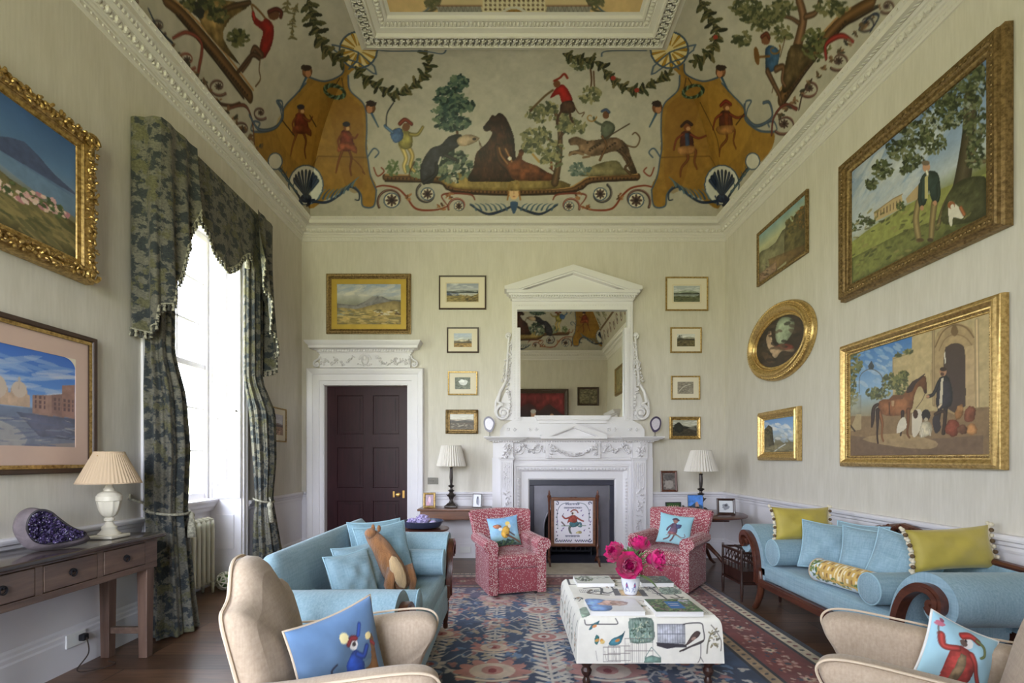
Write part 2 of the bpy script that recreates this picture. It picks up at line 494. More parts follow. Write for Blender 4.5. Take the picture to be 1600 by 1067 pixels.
def mk_camo():
    """verdure tapestry print: grey-brown ground, dark blue-green and olive foliage"""
    x = N('verdure_tapestry'); v = x.coords((1,1,1.35))
    f = x.noise(10, v, 5, .62); g = x.noise(7, x.coords((1,1,1.2)), 5, .62); h = x.noise(60, v, 3)
    gnd = x.ramp(h, [(.35, L(86,84,76)), (.65, L(112,108,96))])
    sep = x.ramp(f, [(.49, L(0,0,0)), (.53, L(255,255,255))])
    dk = x.ramp(h, [(.3, L(34,39,45)), (.7, L(54,60,60))])
    c = x.mix(sep, gnd, dk)
    sep2 = x.ramp(g, [(.55, L(0,0,0)), (.59, L(255,255,255))])
    ol = x.ramp(h, [(.3, L(70,70,50)), (.7, L(104,100,74))])
    x.base(x.mix(sep2, c, ol)); x.set(Roughness=.9, **{'Sheen Weight': .1}); x.bump(h, .1, .003); return x.m
def mk_marble(name, a, b, rough=.3):
    x = N(name); f = x.noise(5, x.coords(), 6, .65); x.base(x.ramp(f, [(.3, L(*a)), (.7, L(*b))])); x.set(Roughness=rough); return x.m
def mk_glass():
    x = N('window_glass'); t = x.t; out = [n for n in t.nodes if n.type == 'OUTPUT_MATERIAL'][0]
    tr = x.n('ShaderNodeBsdfTransparent'); gl = x.n('ShaderNodeBsdfGlossy'); gl.inputs['Roughness'].default_value = .02
    lw = x.n('ShaderNodeLayerWeight'); lw.inputs['Blend'].default_value = .15; fr = x.n('ShaderNodeMath', operation='MULTIPLY'); x.l(lw.outputs['Facing'], fr.inputs[0]); fr.inputs[1].default_value = .3; mx = x.n('ShaderNodeMixShader')
    x.l(fr.outputs[0], mx.inputs[0]); x.l(tr.outputs[0], mx.inputs[1]); x.l(gl.outputs[0], mx.inputs[2]); x.l(mx.outputs[0], out.inputs['Surface']); return x.m
def mk_crystal():
    x = N('amethyst_crystal'); v = x.n('ShaderNodeTexVoronoi', feature='F1'); v.inputs['Scale'].default_value = 70
    x.l(x.coords(), v.inputs['Vector']); r = x.n('ShaderNodeTexNoise'); 
    x.base(x.ramp(v.outputs['Distance'], [(.0, L(98,82,128)), (.45, L(50,40,72)), (.8, L(26,22,36))])); x.set(Roughness=.2); x.bump(v.outputs['Distance'], .8, .01); return x.m
m['wall'] = mk_wallpaper(); m['floor'] = mk_planks(); m['glass'] = mk_glass(); m['crystal'] = mk_crystal()
m['white'] = M('white_paint', (228,225,229), .42, var=.03, vs=3)
m['plaster'] = M('white_plaster', (226,223,226), .55, bs=60, bstr=.12)
m['cornice'] = M('cream_plaster', (216,211,204), .6)
m['door'] = mk_wood('mahogany_door', (38,16,22), (58,27,32), .36, 'z', 1.0, .0); m['door'].node_tree.nodes['Principled BSDF'].inputs['Specular IOR Level'].default_value = .25
m['mahog'] = mk_wood('mahogany', (62,32,24), (104,58,42), .3, 'x')
m['mahog_y'] = mk_wood('mahogany_grain_along', (60,32,24), (104,60,44), .3, 'y')
m['mahog_z'] = mk_wood('mahogany_upright', (62,34,26), (112,66,46), .3, 'z')
m['oak'] = mk_wood('oak_table', (84,66,58), (124,100,86), .35, 'y', 1.0, .3)
m['oak_top'] = mk_wood('dark_oak_top', (50,40,38), (74,60,54), .16, 'y', 1.0, .6)
m['oak_z'] = mk_wood('oak_leg', (82,62,54), (118,92,78), .4, 'z')
m['walnut'] = mk_wood('walnut_console', (84,54,40), (130,88,64), .3, 'x')
m['darkwood'] = mk_wood('dark_wood', (40,24,20), (66,40,32), .35, 'z')
m['gilt'] = mk_gilt('gilded_wood', (128,100,56), (204,172,110))
m['gilt_b'] = mk_gilt('bright_gilding', (172,138,82), (220,190,128), .32)
m['gilt_d'] = mk_gilt('dull_gilding', (100,80,52), (158,132,90), .45)
m['gold_mount'] = M('gold_slip', (196,164,72), .45, .35, var=.08)
m['brownframe'] = M('brown_frame_wood', (64,46,36), .4, var=.2, vs=12)
m['blue'] = mk_linen('blue_linen', (126,160,176), (164,192,206))
m['blue_d'] = mk_linen('blue_linen_back', (118,154,170), (152,184,198))
m['beige'] = mk_linen('beige_linen', (170,149,128), (194,174,152))
m['piping'] = M('cream_piping', (200,181,158), .8)
m['bluepipe'] = M('pale_blue_piping', (162,196,210), .8)
m['spots'] = mk_spots(); m['camo'] = mk_camo()
m['lining'] = M('curtain_lining', (120,112,140), .9)
m['fringe'] = M('fringe_thread', (150,146,128), .9, var=.5, vs=60)
m['fringe_d'] = M('fringe_thread_dark', (64,64,58), .9, var=.3, vs=60)
m['mustard'] = M('mustard_velvet', (180,162,66), .6, sheen=.5, var=.14, vs=5)
m['pompom'] = M('cream_pompom', (226,216,192), .95, bs=200, bstr=.5)
m['pompom_d'] = M('brown_pompom', (104,84,60), .95)
m['shade'] = M('pleated_cream_shade', (220,214,206), .85)
m['shade_b'] = M('pleated_tan_shade', (196,172,144), .85)
m['alabaster'] = M('cream_marble_lamp', (216,208,190), .35, var=.05, vs=10)
m['bronze'] = M('dark_bronze', (70,64,62), .38, .6, var=.3, vs=20)
m['brass'] = M('brass', (190,150,86), .3, .9)
m['silver'] = M('silver_frame', (196,196,200), .25, .85)
m['iron'] = M('cast_iron', (34,34,40), .5, .4, bs=50)
m['slate'] = M('dark_slate', (58,58,70), .32, var=.15, vs=5)
m['soot'] = M('sooty_brick', (40,38,40), .9, var=.4, vs=14)
m['grate'] = M('steel_panel', (120,118,126), .4, .5, var=.08, vs=8)
m['hearth'] = mk_marble('pale_hearthstone', (176,164,146), (206,196,180), .4)
m['rad'] = M('cream_radiator_paint', (222,220,204), .35)
m['bluebowl'] = M('blue_enamel', (56,64,88), .3, var=.2, vs=8)
m['stone_p'] = M('pale_amethyst', (176,164,206), .25, var=.25, vs=40)
m['agate_rim'] = M('agate_rim', (70,60,90), .3, var=.3, vs=30)
m['agate_in'] = M('agate_crystal', (206,200,214), .25, var=.1, vs=50)
m['rock'] = M('geode_shell', (112,102,106), .6, var=.3, vs=10, bs=30, bstr=.5)
m['rim'] = M('geode_dark_rim', (44,40,44), .6, var=.2, vs=20)
m['paper'] = M('white_paper', (228,226,222), .8)
m['mount'] = M('cream_mount', (226,216,196), .8)
m['pages'] = M('book_pages', (232,230,228), .8)
m['petal'] = M('magenta_petal', (206,20,112), .6, var=.35, vs=30, sheen=.2)
m['petal_d'] = M('deep_magenta_petal', (180,10,98), .6, var=.25, vs=30)
m['leaf'] = M('peony_leaf', (118,146,92), .5, var=.3, vs=14)
m['stem'] = M('peony_stem', (110,134,80), .5)
m['cable'] = M('brown_cable', (60,48,42), .5)
m['plug'] = M('white_plastic', (232,232,230), .4)
m['switch'] = M('dark_switchplate', (92,88,80), .4, .5)
m['paint'] = paint_mat('oil_paint', .42, bs=90, bstr=.06)
m['mural'] = paint_mat('mural_paint', .5)
m['print'] = paint_mat('printed_cloth', .85, sheen=.15)
m['rug'] = paint_mat('rug_pile', .95, bs=260, bstr=.5, sheen=.2, spec=.1)
m['ceramic'] = paint_mat('glazed_ceramic', .15, coat=.5)
m['gloss'] = paint_mat('glossy_print', .25)
mm = N('mirror_glass'); mm.set(Roughness=.01, Metallic=1.0); mm.base((.95,.96,.92,1)); m['mirror'] = mm.m
m['lawn'] = M('lawn', (110,140,60), .95, var=.2, vs=2)
m['fur'] = M('brown_fur', (140,94,54), .95, var=.45, vs=9, bs=80, bstr=.9, sheen=.3, stretch=(3,3,.6))
m['fur_p'] = M('pale_fur', (190,160,118), .95, var=.3, vs=9, bs=80, bstr=.9, sheen=.3, stretch=(3,3,.6))
# ---------------------------------------------------------------- room shell
W1 = (4.03, 5.43); W2 = (.33, 1.73); W3_FILL = (-2.62, -1.47); W4_FILL = (-1.27, -.12); WTOP = 3.88; WX = -3.38     # window openings: left wall pair (second unseen), then front pair added for light
DX0, DX1, DZ = -2.66, -1.446, 2.488                                # back door opening
FX0, FX1, FZ = .295, 1.515, 1.12                                   # fire opening
floor = struct(MB().box(XL-.5, XR+.02, YF-.02, YB+.45, -.06, 0).build('floor', m['floor']))
w = MB()
for a, b in ((YF, W2[0]), (W2[1], W1[0]), (W1[1], YB+.3)): w.box(XL-.46, XL, a, b, 0, 6.4)
for a, b in (W1, W2):
    w.box(XL-.46, XL, a, b, WTOP, 6.4)
    w.box(XL-.46, XL-.36, a, b, 0, .93)
struct(w.build('wall_left', m['wall']))
struct(MB().box(XR, XR+.3, YF, YB+.3, 0, 6.4).build('wall_right', m['wall']))
w = MB()
for a, b in ((XL-.46, W3_FILL[0]), (W3_FILL[1], W4_FILL[0]), (W4_FILL[1], XR+.3)): w.box(a, b, YF-.46, YF, 0, 6.4)
for a, b in (W3_FILL, W4_FILL): w.box(a, b, YF-.46, YF, WTOP, 6.4).box(a, b, YF-.46, YF-.36, 0, .93)
struct(w.build('wall_front', m['wall']))
w = MB()
w.box(XL, DX0, YB, YB+.3, 0, 6.4); w.box(DX0, DX1, YB, YB+.3, DZ, 6.4); w.box(DX1, FX0, YB, YB+.3, 0, 6.4)
w.box(FX0, FX1, YB, YB+.3, FZ, 6.4); w.box(FX1, XR, YB, YB+.3, 0, 6.4)
w.box(FX0-.3, FX1+.3, YB+.42, YB+.5, 0, 1.6); w.box(DX0-.1, DX1+.1, YB+.2, YB+.3, 0, DZ+.1)
struct(w.build('wall_back', m['wall']))

# ---- cornice: one moulding round the room with its carved bands
def room_loop(mb, prof, mat=0):
    vs = []
    for i, z in prof:
        vs += [(XL+i,YF+i,z),(XR-i,YF+i,z),(XR-i,YB-i,z),(XL+i,YB-i,z)]
    fs = []
    for i in range(len(prof)-1):
        for k in range(4):
            k2 = (k+1) % 4; fs.append((i*4+k, i*4+k2, (i+1)*4+k2, (i+1)*4+k))
    return mb.add(vs, fs, mat)
def along_room(inset, sp, fn, skip_front=True):
    """call fn(matrix) at regular stations along the walls; local +x runs along the wall, +y points into the room"""
    for wname, n, a, b, ang in (('left', XL+inset, YF+inset, YB-inset, -PI/2), ('right', XR-inset, YF+inset, YB-inset, PI/2), ('back', YB-inset, XL+inset, XR-inset, PI), ('front', YF+inset, XL+inset, XR-inset, 0)):
        k = max(1, int(round((b-a)/sp)))
        for i in range(k):
            t = a+(b-a)*(i+.5)/k
            p = (n, t, 0) if wname in ('left', 'right') else (t, n, 0)
            fn(Matrix.Translation(p) @ Matrix.Rotation(ang, 4, 'Z'))
co = MB()
room_loop(co, [(0,4.545),(.012,4.548),(.02,4.565),(.02,4.60),(.03,4.605),(.03,4.625),(.045,4.632),(.05,4.645),(.07,4.665),(.085,4.69),(.09,4.70),(.105,4.705),(.12,4.722),(.165,4.727),(.185,4.728),(.185,4.775),(.195,4.78),(.205,4.79),(.218,4.798),(.22,4.805),(.16,4.812)])
egg = MB(); egg.ball((0,0,0), .026, .028, .028, 6, rings=5)
dart = MB(); dart.box(-.006, .006, -.01, .012, -.026, .02)
lf = MB(); lf.ball((0,0,0), .016, .01, .014, 5, rings=4)
weave = MB(); weave.add([(-.02,0,-.0),(.0,.0,.0),(.02,.035,.0),(.0,.035,0),(-.01,.018,-.012)], [(0,1,4),(1,2,4),(2,3,4),(3,0,4)])
def put_egg(M4):
    co.join(egg, M4 @ Matrix.Translation((0, 0, 4.672)))
    co.join(dart, M4 @ Matrix.Translation((.042, -.002, 4.672)))
along_room(.075, .084, put_egg)
along_room(.018, .05, lambda M4: co.join(lf, M4 @ Matrix.Translation((0, 0, 4.582))))
along_room(.125, .04, lambda M4: co.join(weave, M4 @ Matrix.Translation((0, 0, 4.722))))
along_room(.205, .06, lambda M4: co.join(lf, M4 @ Matrix.Translation((0, 0, 4.786)) @ Matrix.Scale(.7, 4)))
struct(co.build('trim_1', m['cornice']))

# ---- coffer frame on the flat of the ceiling
CO = 1.264; HC = 6.255
cf = MB()
cin = [(CO-.05,HC+.03),(CO-.02,HC+.005),(CO,HC),(CO+.03,HC-.012),(CO+.045,HC-.03),(CO+.055,HC-.035),(CO+.06,HC+.012),(CO+.178,HC+.012),(CO+.183,HC-.035),(CO+.20,HC-.03),(CO+.21,HC+.0),(CO+.27,HC+.005),(CO+.275,HC+.015),(CO+.335,HC+.03),(CO+.345,HC+.015),(CO+.37,HC+.02),(CO+.38,HC+.05),(CO+.44,HC+.055)]
room_loop(cf, cin)
ring = MB().tube([(.038*math.cos(2*PI*k/10), .038*math.sin(2*PI*k/10), 0) for k in range(10)], .011, 5, closed=True); ring.ball((0,0,0), .014, .014, .014, 5, rings=4)
def put_ring(M4):
    for q in (.027, -.027): cf.join(ring, M4 @ Matrix.Translation((q, q, HC-.016)))
along_room(CO+.119, .072, put_ring)
lf2 = MB(); lf2.ball((0,0,0), .016, .03, .022, 6, rings=5)
along_room(CO+.305, .044, lambda M4: cf.join(lf2, M4 @ Matrix.Translation((0, 0, HC+.018))))
struct(cf.build('trim_2', m['cornice']))

# ---- dado, rails and skirting, wall by wall
def run(mb, prof, wall, a, b, mat=0):
    """extrude a (projection, z) profile along a wall from a to b"""
    if wall == 'left': mb.prism([(XL+p, z) for p, z in prof], 'y', a, b, mat)
    elif wall == 'right': mb.prism([(XR-p, z) for p, z in prof], 'y', a, b, mat)
    elif wall == 'back': mb.prism([(YB-p, z) for p, z in prof], 'x', a, b, mat)
    else: mb.prism([(YF+p, z) for p, z in prof], 'x', a, b, mat)
RAIL = [(0,.835),(.014,.838),(.018,.855),(.018,.875),(.03,.885),(.034,.905),(.05,.915),(.055,.93),(.055,.94),(.045,.95),(0,.95)]
BASE = [(0,0),(.034,0),(.034,.20),(.028,.212),(.026,.235),(.018,.245),(.016,.265),(.008,.28),(0,.285)]
DADO = [(0,.28),(.006,.28),(.006,.84),(0,.84)]
SEG = {'left': [(YF,W2[0]-.1),(W2[1]+.1,W1[0]-.1),(W1[1]+.1,YB)], 'right': [(YF,-1.02),(.42,YB)],
       'back': [(XL,-2.9),(-1.215,-.235),(2.05,XR)], 'front': [(XL,W3_FILL[0]-.1),(W4_FILL[1]+.1,XR)]}
k = 3
for wl, sg in SEG.items():
    b_ = MB(); r_ = MB()
    for a, b in sg:
        run(b_, BASE, wl, a, b); run(r_, RAIL, wl, a, b); run(r_, DADO, wl, a, b)
    struct(b_.build('baseboard_'+wl, m['white'])); struct(r_.build('trim_%d' % k, m['white'])); k += 1

# ---- windows: sash, panes, shutters folded into the reveal, sill
def make_window(n, y0, y1, front=False):
    root = bpy.data.objects.new('window_%d' % n, None); COL.objects.link(root); root.location = ((y0+y1)/2, YF, 0) if front else (XL, (y0+y1)/2, 0); root.rotation_euler = (0, 0, PI/2 if front else 0); root['kind'] = 'structure'
    h = (y1-y0)/2; gx = WX-XL
    f = MB(); SB, ST = .97, WTOP
    f.box(gx-.05, gx+.05, -h, -h+.07, SB, ST); f.box(gx-.05, gx+.05, h-.07, h, SB, ST); f.box(gx-.05, gx+.05, -h+.07, h-.07, ST-.08, ST)
    f.box(gx-.03, gx+.03, -h+.07, h-.07, SB, SB+.08); mid = (SB+ST)/2; f.box(gx-.03, gx+.035, -h+.07, h-.07, mid-.03, mid+.03)
    for k in (1, 2): y = -h+.07+(2*h-.14)*k/3; f.box(gx-.014, gx+.014, y-.013, y+.013, SB+.08, ST-.08)
    for k in (1, 2, 4, 5): z = SB+.08+(ST-SB-.16)*k/6; f.box(gx-.014, gx+.014, -h+.07, h-.07, z-.013, z+.013)
    f.box(gx+.05, gx+.085, -h, -h+.035, SB, ST); f.box(gx+.05, gx+.085, h-.035, h, SB, ST)
    f.build('window_frame', m['white'], root, bevel=.004)
    MB().box(gx-.004, gx, -h+.05, h-.05, SB, ST-.04).build('pane', m['glass'], root)
    s = MB(); s.prism([(gx+.05,.925),(gx+.13,.925),(gx+.14,.94),(gx+.15,.955),(gx+.15,.975),(gx+.05,.985)], 'y', -h+.002, h-.002)
    s.prism([(gx+.05,.85),(gx+.09,.85),(gx+.10,.88),(gx+.12,.90),(gx+.125,.925),(gx+.05,.925)], 'y', -h+.01, h-.01)
    s.build('sill', m['white'], root)
    a = MB(); a.box(gx+.025, gx+.05, -h, h, 0, .86)
    for q in (-1, 0, 1): a.box(gx+.05, gx+.058, q*.44-.19, q*.44+.19, .15, .75)
    a.build('apron', m['white'], root, bevel=.005)
    for sd in (-1, 1):
        yy = sd*h; iv = -sd
        r_ = MB(); r_.box(gx+.05, -.002, min(yy, yy+iv*.012), max(yy, yy+iv*.012), 0, .985)
        yb = yy+iv*.012; r_.box(gx+.09, -.05, min(yb, yb+iv*.006), max(yb, yb+iv*.006), .22, .34); r_.box(gx+.12, -.08, min(yb, yb+iv*.012), max(yb, yb+iv*.012), .42, .80)
        r_.build('reveal_panel', m['white'], root, bevel=.005)
        sh = MB(); t = .03
        xa, xb = gx+.09, -.004
        zs = [(1.12,1.88),(2.03,2.83),(2.97,3.70)]
        def B(x0, x1, d0, d1, z0, z1): sh.box(x0, x1, min(yy+iv*d0, yy+iv*d1), max(yy+iv*d0, yy+iv*d1), z0, z1)
        B(xa, xb, 0, t*.5, .985, WTOP)
        B(xa, xa+.05, t*.5, t, .985, WTOP); B(xb-.05-.07, xb, t*.5, t, .985, WTOP)
        ed = [.985]+[q for z in zs for q in z]+[WTOP]
        for q in range(0, len(ed), 2): B(xa+.05, xb-.12, t*.5, t, ed[q], ed[q+1])
        for z0, z1 in zs:
            B(xa+.085, xb-.155, t*.5, t*.95, z0+.045, z1-.045)
            for q in range(int((z1-z0-.03)/.022)):
                for x in (xa+.056, xb-.126): sh.ball((x, yy+iv*t*.8, z0+.02+q*.022), .006, .006, .007, 5, rings=4)
        so = sh.build('shutter', m['white'], root, bevel=.003)
        kb = MB(); kb.xf(Matrix.Identity(4)); kb.ball((xb-.03, yy+iv*(t+.025), 1.95), .013, .013, .013, 8); kb.tube([(xb-.03, yy+iv*t, 1.95), (xb-.03, yy+iv*(t+.025), 1.95)], .006, 6)
        tag(kb.build('knob', m['bronze'], so), 'small dark shutter knob')
    t = MB(); t.box(gx+.05, -.004, -h, h, WTOP-.012, WTOP); t.build('soffit', m['white'], root)
    ar = MB()                                  # architrave strips on the room side
    for sd in (-1, 1):
        y = sd*(h+.05); ar.box(0, .022, y-.045, y+.045, 0, WTOP+.05); ar.box(0, .03, y+sd*.02-.012, y+sd*.02+.012, 0, WTOP+.05)
    ar.box(0, .022, -h, h, WTOP, WTOP+.05)
    ar.build('architrave', m['white'], root, bevel=.004)
    return root
make_window(1, *W1); make_window(2, *W2); make_window(3, *W3_FILL, True); make_window(4, *W4_FILL, True)  # the front-wall pair is added out of view to bring in more daylight

# ---- carved foliage used on the white woodwork
def carve(mb, pts, n, size, spread, seed=1, out=(0,-1,0), lift=.012):
    rng = random.Random(seed); p = spline(np.array(pts, float), 10)
    seg = np.r_[0, np.cumsum(np.linalg.norm(np.diff(p, axis=0), axis=1))]
    for k in range(n):
        t = seg[-1]*(k+.5)/n
        q = [np.interp(t, seg, p[:,i]) for i in range(3)]
        c = (q[0]+rng.uniform(-1,1)*spread, q[1]-rng.random()*lift*1.5, q[2]+rng.uniform(-1,1)*spread)
        s = size*rng.uniform(.6, 1.25)
        b = MB(); b.ball((0,0,0), s, s*.95, s*rng.uniform(.35,.6), 6, rings=5)
        mb.join(b, Matrix.Translation(c) @ Matrix.Rotation(rng.uniform(0, PI), 4, 'Y'))
def scroll(mb, cx, cz, r0, turns, y, rad, a0=0, sgn=1, n=40, taper=.4, grow=1.0):
    pts = []; rs = []
    for i in range(n):
        t = i/(n-1); a = a0+sgn*turns*2*PI*t; r = r0*(1-.88*t)
        pts.append((cx+r*math.cos(a), y, cz+r*math.sin(a))); rs.append(rad*(1-taper*t))
    mb.tube(pts, rs, 6)
    mb.ball(pts[-1], rad*1.6, rad*1.4, rad*1.6, 8)
    return pts[0]

# ---- panelled door in the back wall with its carved overdoor
def door_leaf(w, h, mat, rows, mx=.17):
    """leaf in local coords, x 0..w, front at y=0 facing -y"""
    d = MB(); st = .15; cs = (w-2*st-.15)/2
    xs = [(st, st+cs), (w-st-cs, w-st)]
    d.box(0, w, .018, .06, 0, h)
    d.box(0, st, 0, .018, 0, h); d.box(w-st, w, 0, .018, 0, h); d.box(st+cs, w-st-cs, 0, .018, 0, h)
    ed = [0]+[q for r in rows for q in r]+[h]
    for x0, x1 in xs:
        for q in range(0, len(ed), 2): d.box(x0, x1, 0, .018, ed[q], ed[q+1])
        for z0, z1 in rows:
            d.box(x0+.045, x1-.045, .008, .018, z0+.045, z1-.045)
            b = MB().ball((0,0,0), .008, .008, .008, 5, rings=4)
            n = int((z1-z0)/.026)
            for k in range(n+1):
                z = z0+(z1-z0)*k/n
                for x in (x0, x1): d.join(b, Matrix.Translation((x, .002, z)))
            n = int((x1-x0)/.026)
            for k in range(n+1):
                x = x0+(x1-x0)*k/n
                for z in (z0, z1): d.join(b, Matrix.Translation((x, .002, z)))
    return d
root = bpy.data.objects.new('door_1', None); COL.objects.link(root); root.location = (DX0, YB+.09, 0); root['kind'] = 'structure'
dw = DX1-DX0
leaf = door_leaf(dw-.02, DZ-.01, None, [(.30,.80),(1.00,1.58),(1.78,2.34)]).xf(Matrix.Translation((.01,0,.004))).build('door_leaf', m['door'], root)
hd = MB(); hx = dw-.16; hd.lathe([(.028,0),(.028,.006),(.012,.012),(.01,.04),(.02,.05),(.028,.066),(.024,.08),(.0,.086)], 14); hd.xf(Matrix.Translation((hx,0,.90)) @ Matrix.Rotation(PI/2, 4, 'X'))
tag(hd.build('door_knob', m['brass'], leaf, smooth=True), 'brass door knob')
ep = MB(); ep.box(hx+.055, hx+.09, -.006, 0, .85, .96); ep.box(hx-.085, hx-.055, -.006, 0, .86, .95); tag(ep.build('escutcheon', m['brass'], leaf, bevel=.003), 'brass keyhole plates')
def door_case(name_root, w, h, aw, cx):
    """architrave + carved frieze + cornice in local coords about the opening centre, facing -y, wall at y=0"""
    a = MB(); pr = [(0,0),(.0,.03),(.05,.03),(.055,.045),(.14,.045),(.15,.06),(.19,.075),(.215,.08),(.225,.07),(aw,.0)]
    vs = []; n = len(pr)
    for d, t in pr: vs += [(-w/2-d,-t,0),(-w/2-d,-t,h+d),(w/2+d,-t,h+d),(w/2+d,-t,0)]
    fs = []
    for i in range(n-1):
        for k in range(3): fs.append((i*4+k, i*4+k+1, (i+1)*4+k+1, (i+1)*4+k))
    a.add(vs, fs)
    a.box(-w/2-.001, -w/2+.012, -.02, .1, 0, h); a.box(w/2-.012, w/2+.001, -.02, .1, 0, h); a.box(-w/2, w/2, -.02, .1, h-.012, h+.001)
    A = a.build('architrave', m['white'], name_root); A.location = (cx, 0, 0)
    f = MB(); z0, z1 = h+aw+.005, h+aw+.20; fw = w/2+.04
    f.box(-fw, fw, -.05, 0, z0, z1)
    for sg in (-1, 1):
        carve(f, [(sg*.16,-.055,z1-.03),(sg*.3,-.055,z0+.05),(sg*.45,-.055,z1-.05)], 34, .017, .02, 3+sg)
        carve(f, [(sg*.42,-.055,z1-.05),(sg*.44,-.055,z0+.06)], 12, .014, .015, 8+sg)
        carve(f, [(sg*.44,-.055,z0+.04),(sg*.54,-.055,z0+.11),(sg*.60,-.055,z0+.05)], 26, .015, .022, 13+sg)
        scroll(f, sg*(fw+.05), z0+.055, .055, 1.2, -.03, .016, PI/2, -sg); f.tube([(sg*(fw+.01),-.03,z1-.02),(sg*(fw+.015),-.03,z0+.14),(sg*(fw+.05),-.03,z0+.11)], .016, 6)
        carve(f, [(sg*(fw-.02),-.05,z1-.04),(sg*(fw-.02),-.05,z0+.04)], 9, .014, .01, 33+sg)
    f.ball((0,-.055,z0+.11), .055, .035, .075, 12); f.ball((0,-.075,z0+.13), .035, .03, .04, 10)
    for q in range(9):
        t = -1.2+2.4*q/8; f.ball((.085*math.sin(t), -.055, z0+.10+.085*math.cos(t)), .016, .014, .022, 6)
    carve(f, [(-.1,-.055,z0+.05),(0,-.055,z0+.02),(.1,-.055,z0+.05)], 12, .014, .01, 21)
    Fo = f.build('carved_frieze', m['plaster'], name_root, smooth=True); Fo.location = (cx, 0, 0)
    c = MB(); pr = [(.0,z1),(.05,z1),(.06,z1+.02),(.075,z1+.025),(.075,z1+.045),(.095,z1+.05),(.11,z1+.06),(.16,z1+.065),(.165,z1+.10),(.185,z1+.12),(.205,z1+.15),(.21,z1+.165),(.0,z1+.165)]
    vs = []
    for t, z in pr: vs += [(-fw-t+.04,0,z),(-fw-t+.04,-t,z),(fw+t-.04,-t,z),(fw+t-.04,0,z)]
    fs = [(i*4+k, i*4+k+1, (i+1)*4+k+1, (i+1)*4+k) for i in range(len(pr)-1) for k in range(3)]
    c.add(vs, fs)
    n = int((2*fw)/.036)
    for q in range(n): x = -fw+2*fw*(q+.5)/n; c.box(x-.011, x+.011, -.1, -.07, z1+.028, z1+.05)
    Co = c.build('cornice', m['plaster'], name_root); Co.location = (cx, 0, 0)
rt = bpy.data.objects.new('door_1_surround', None)
bpy.data.objects.remove(rt)
case = bpy.data.objects.new('trim_7', None); COL.objects.link(case); case.location = ((DX0+DX1)/2, YB, 0); case['kind'] = 'structure'
door_case(case, dw, DZ, .232, 0)
# door in the right wall near the camera end (seen in the mirror)
root2 = bpy.data.objects.new('door_2', None); COL.objects.link(root2); root2.location = (XR, -.3, 0); root2.rotation_euler = (0,0,-PI/2); root2['kind'] = 'structure'
l2 = door_leaf(1.0, 2.2, None, [(.28,.72),(.9,1.4),(1.58,2.05)]).xf(Matrix.Translation((-.5,-.03,.004))).build('door_leaf', m['door'], root2)
door_case(root2, 1.0, 2.21, .232, 0)

# ---- chimneypiece
AX = .905
cp = thing('chimneypiece', 'carved white chimneypiece with pilasters and a small pediment around the dark fire opening', 'fireplace', (AX, YB, 0))
c = MB()
for sg in (-1, 1):                                    # jambs: outer back-pilaster and carved front pilaster
    x0, x1 = sorted((sg*.84, sg*1.14)); c.box(x0, x1, -.10, 0, .12, 1.44)
    x0, x1 = sorted((sg*.845, sg*1.03)); c.box(x0, x1, -.15, -.1, .14, 1.41); c.box(x0-.012, x1+.012, -.165, -.1, 0, .16)
    x0, x1 = sorted((sg*.82, sg*1.16)); c.box(x0, x1, -.12, 0, 0, .13)
    x0, x1 = sorted((sg*.83, sg*1.045)); c.box(x0, x1, -.165, 0, 1.405, 1.425); c.box(x0-.01, x1+.01, -.18, 0, 1.425, 1.445)
    xm = sg*.9375
    for q in range(5): c.box(xm-.06+q*.03-.008, xm-.06+q*.03+.008, -.162, -.15, .98+.06*abs(q-2)*.3, 1.37)
    carve(c, [(xm,-.152,1.36),(xm,-.152,1.06)], 24, .013, .04, 5+sg)
    carve(c, [(xm,-.152,.98),(xm+.015,-.152,.8),(xm-.015,-.152,.6),(xm,-.152,.3),(xm,-.152,.2)], 74, .017, .045, 50+sg, lift=.022)
    x0, x1 = sorted((sg*1.01, sg*1.03)); c.box(x0, x1, -.158, -.15, .2, 1.38)
    x0, x1 = sorted((sg*.845, sg*.865)); c.box(x0, x1, -.158, -.15, .2, 1.38)
c.box(-.84, .84, -.06, 0, 1.24, 1.44)
c.box(-.85, .85, -.085, 0, 1.34, 1.36); c.box(-.83, .83, -.10, 0, 1.405, 1.44)
c.build('jambs', m['plaster'], cp, bevel=.004)
sl = MB()                                              # marble slip and egg moulding round the opening
pr = [(0,-.06),(0,.03),(.02,.05),(.115,.05),(.125,.06),(.14,.07),(.175,.09),(.185,.085),(.195,.10),(.225,.10),(.235,0)]
vs = []
for d, t in pr: vs += [(-.61-d,-t,0),(-.61-d,-t,FZ+d),(.61+d,-t,FZ+d),(.61+d,-t,0)]
sl.add(vs, [(i*4+k, i*4+k+1, (i+1)*4+k+1, (i+1)*4+k) for i in range(len(pr)-1) for k in range(3)])
e1 = MB().ball((0,0,0), .022, .02, .017, 7, rings=5); e2 = MB().box(-.004, .004, -.016, .01, -.014, .014)
for k in range(32):
    x = -.745+1.49*k/31
    sl.join(e1, Matrix.Translation((x,-.083,FZ+.152)) @ Matrix.Rotation(.6, 4, 'Y')); sl.join(e2, Matrix.Translation((x+.024,-.083,FZ+.152)))
for sg in (-1, 1):
    for k in range(25): sl.join(e1, Matrix.Translation((sg*.762,-.083,.03+k*.046)) @ Matrix.Rotation(.9, 4, 'Y')); 
sl.build('fire_surround', m['plaster'], cp, smooth=True, angle=30)
fr = MB()                                              # carved frieze
fr.box(-1.13, 1.13, -.11, 0, 1.44, 1.655)
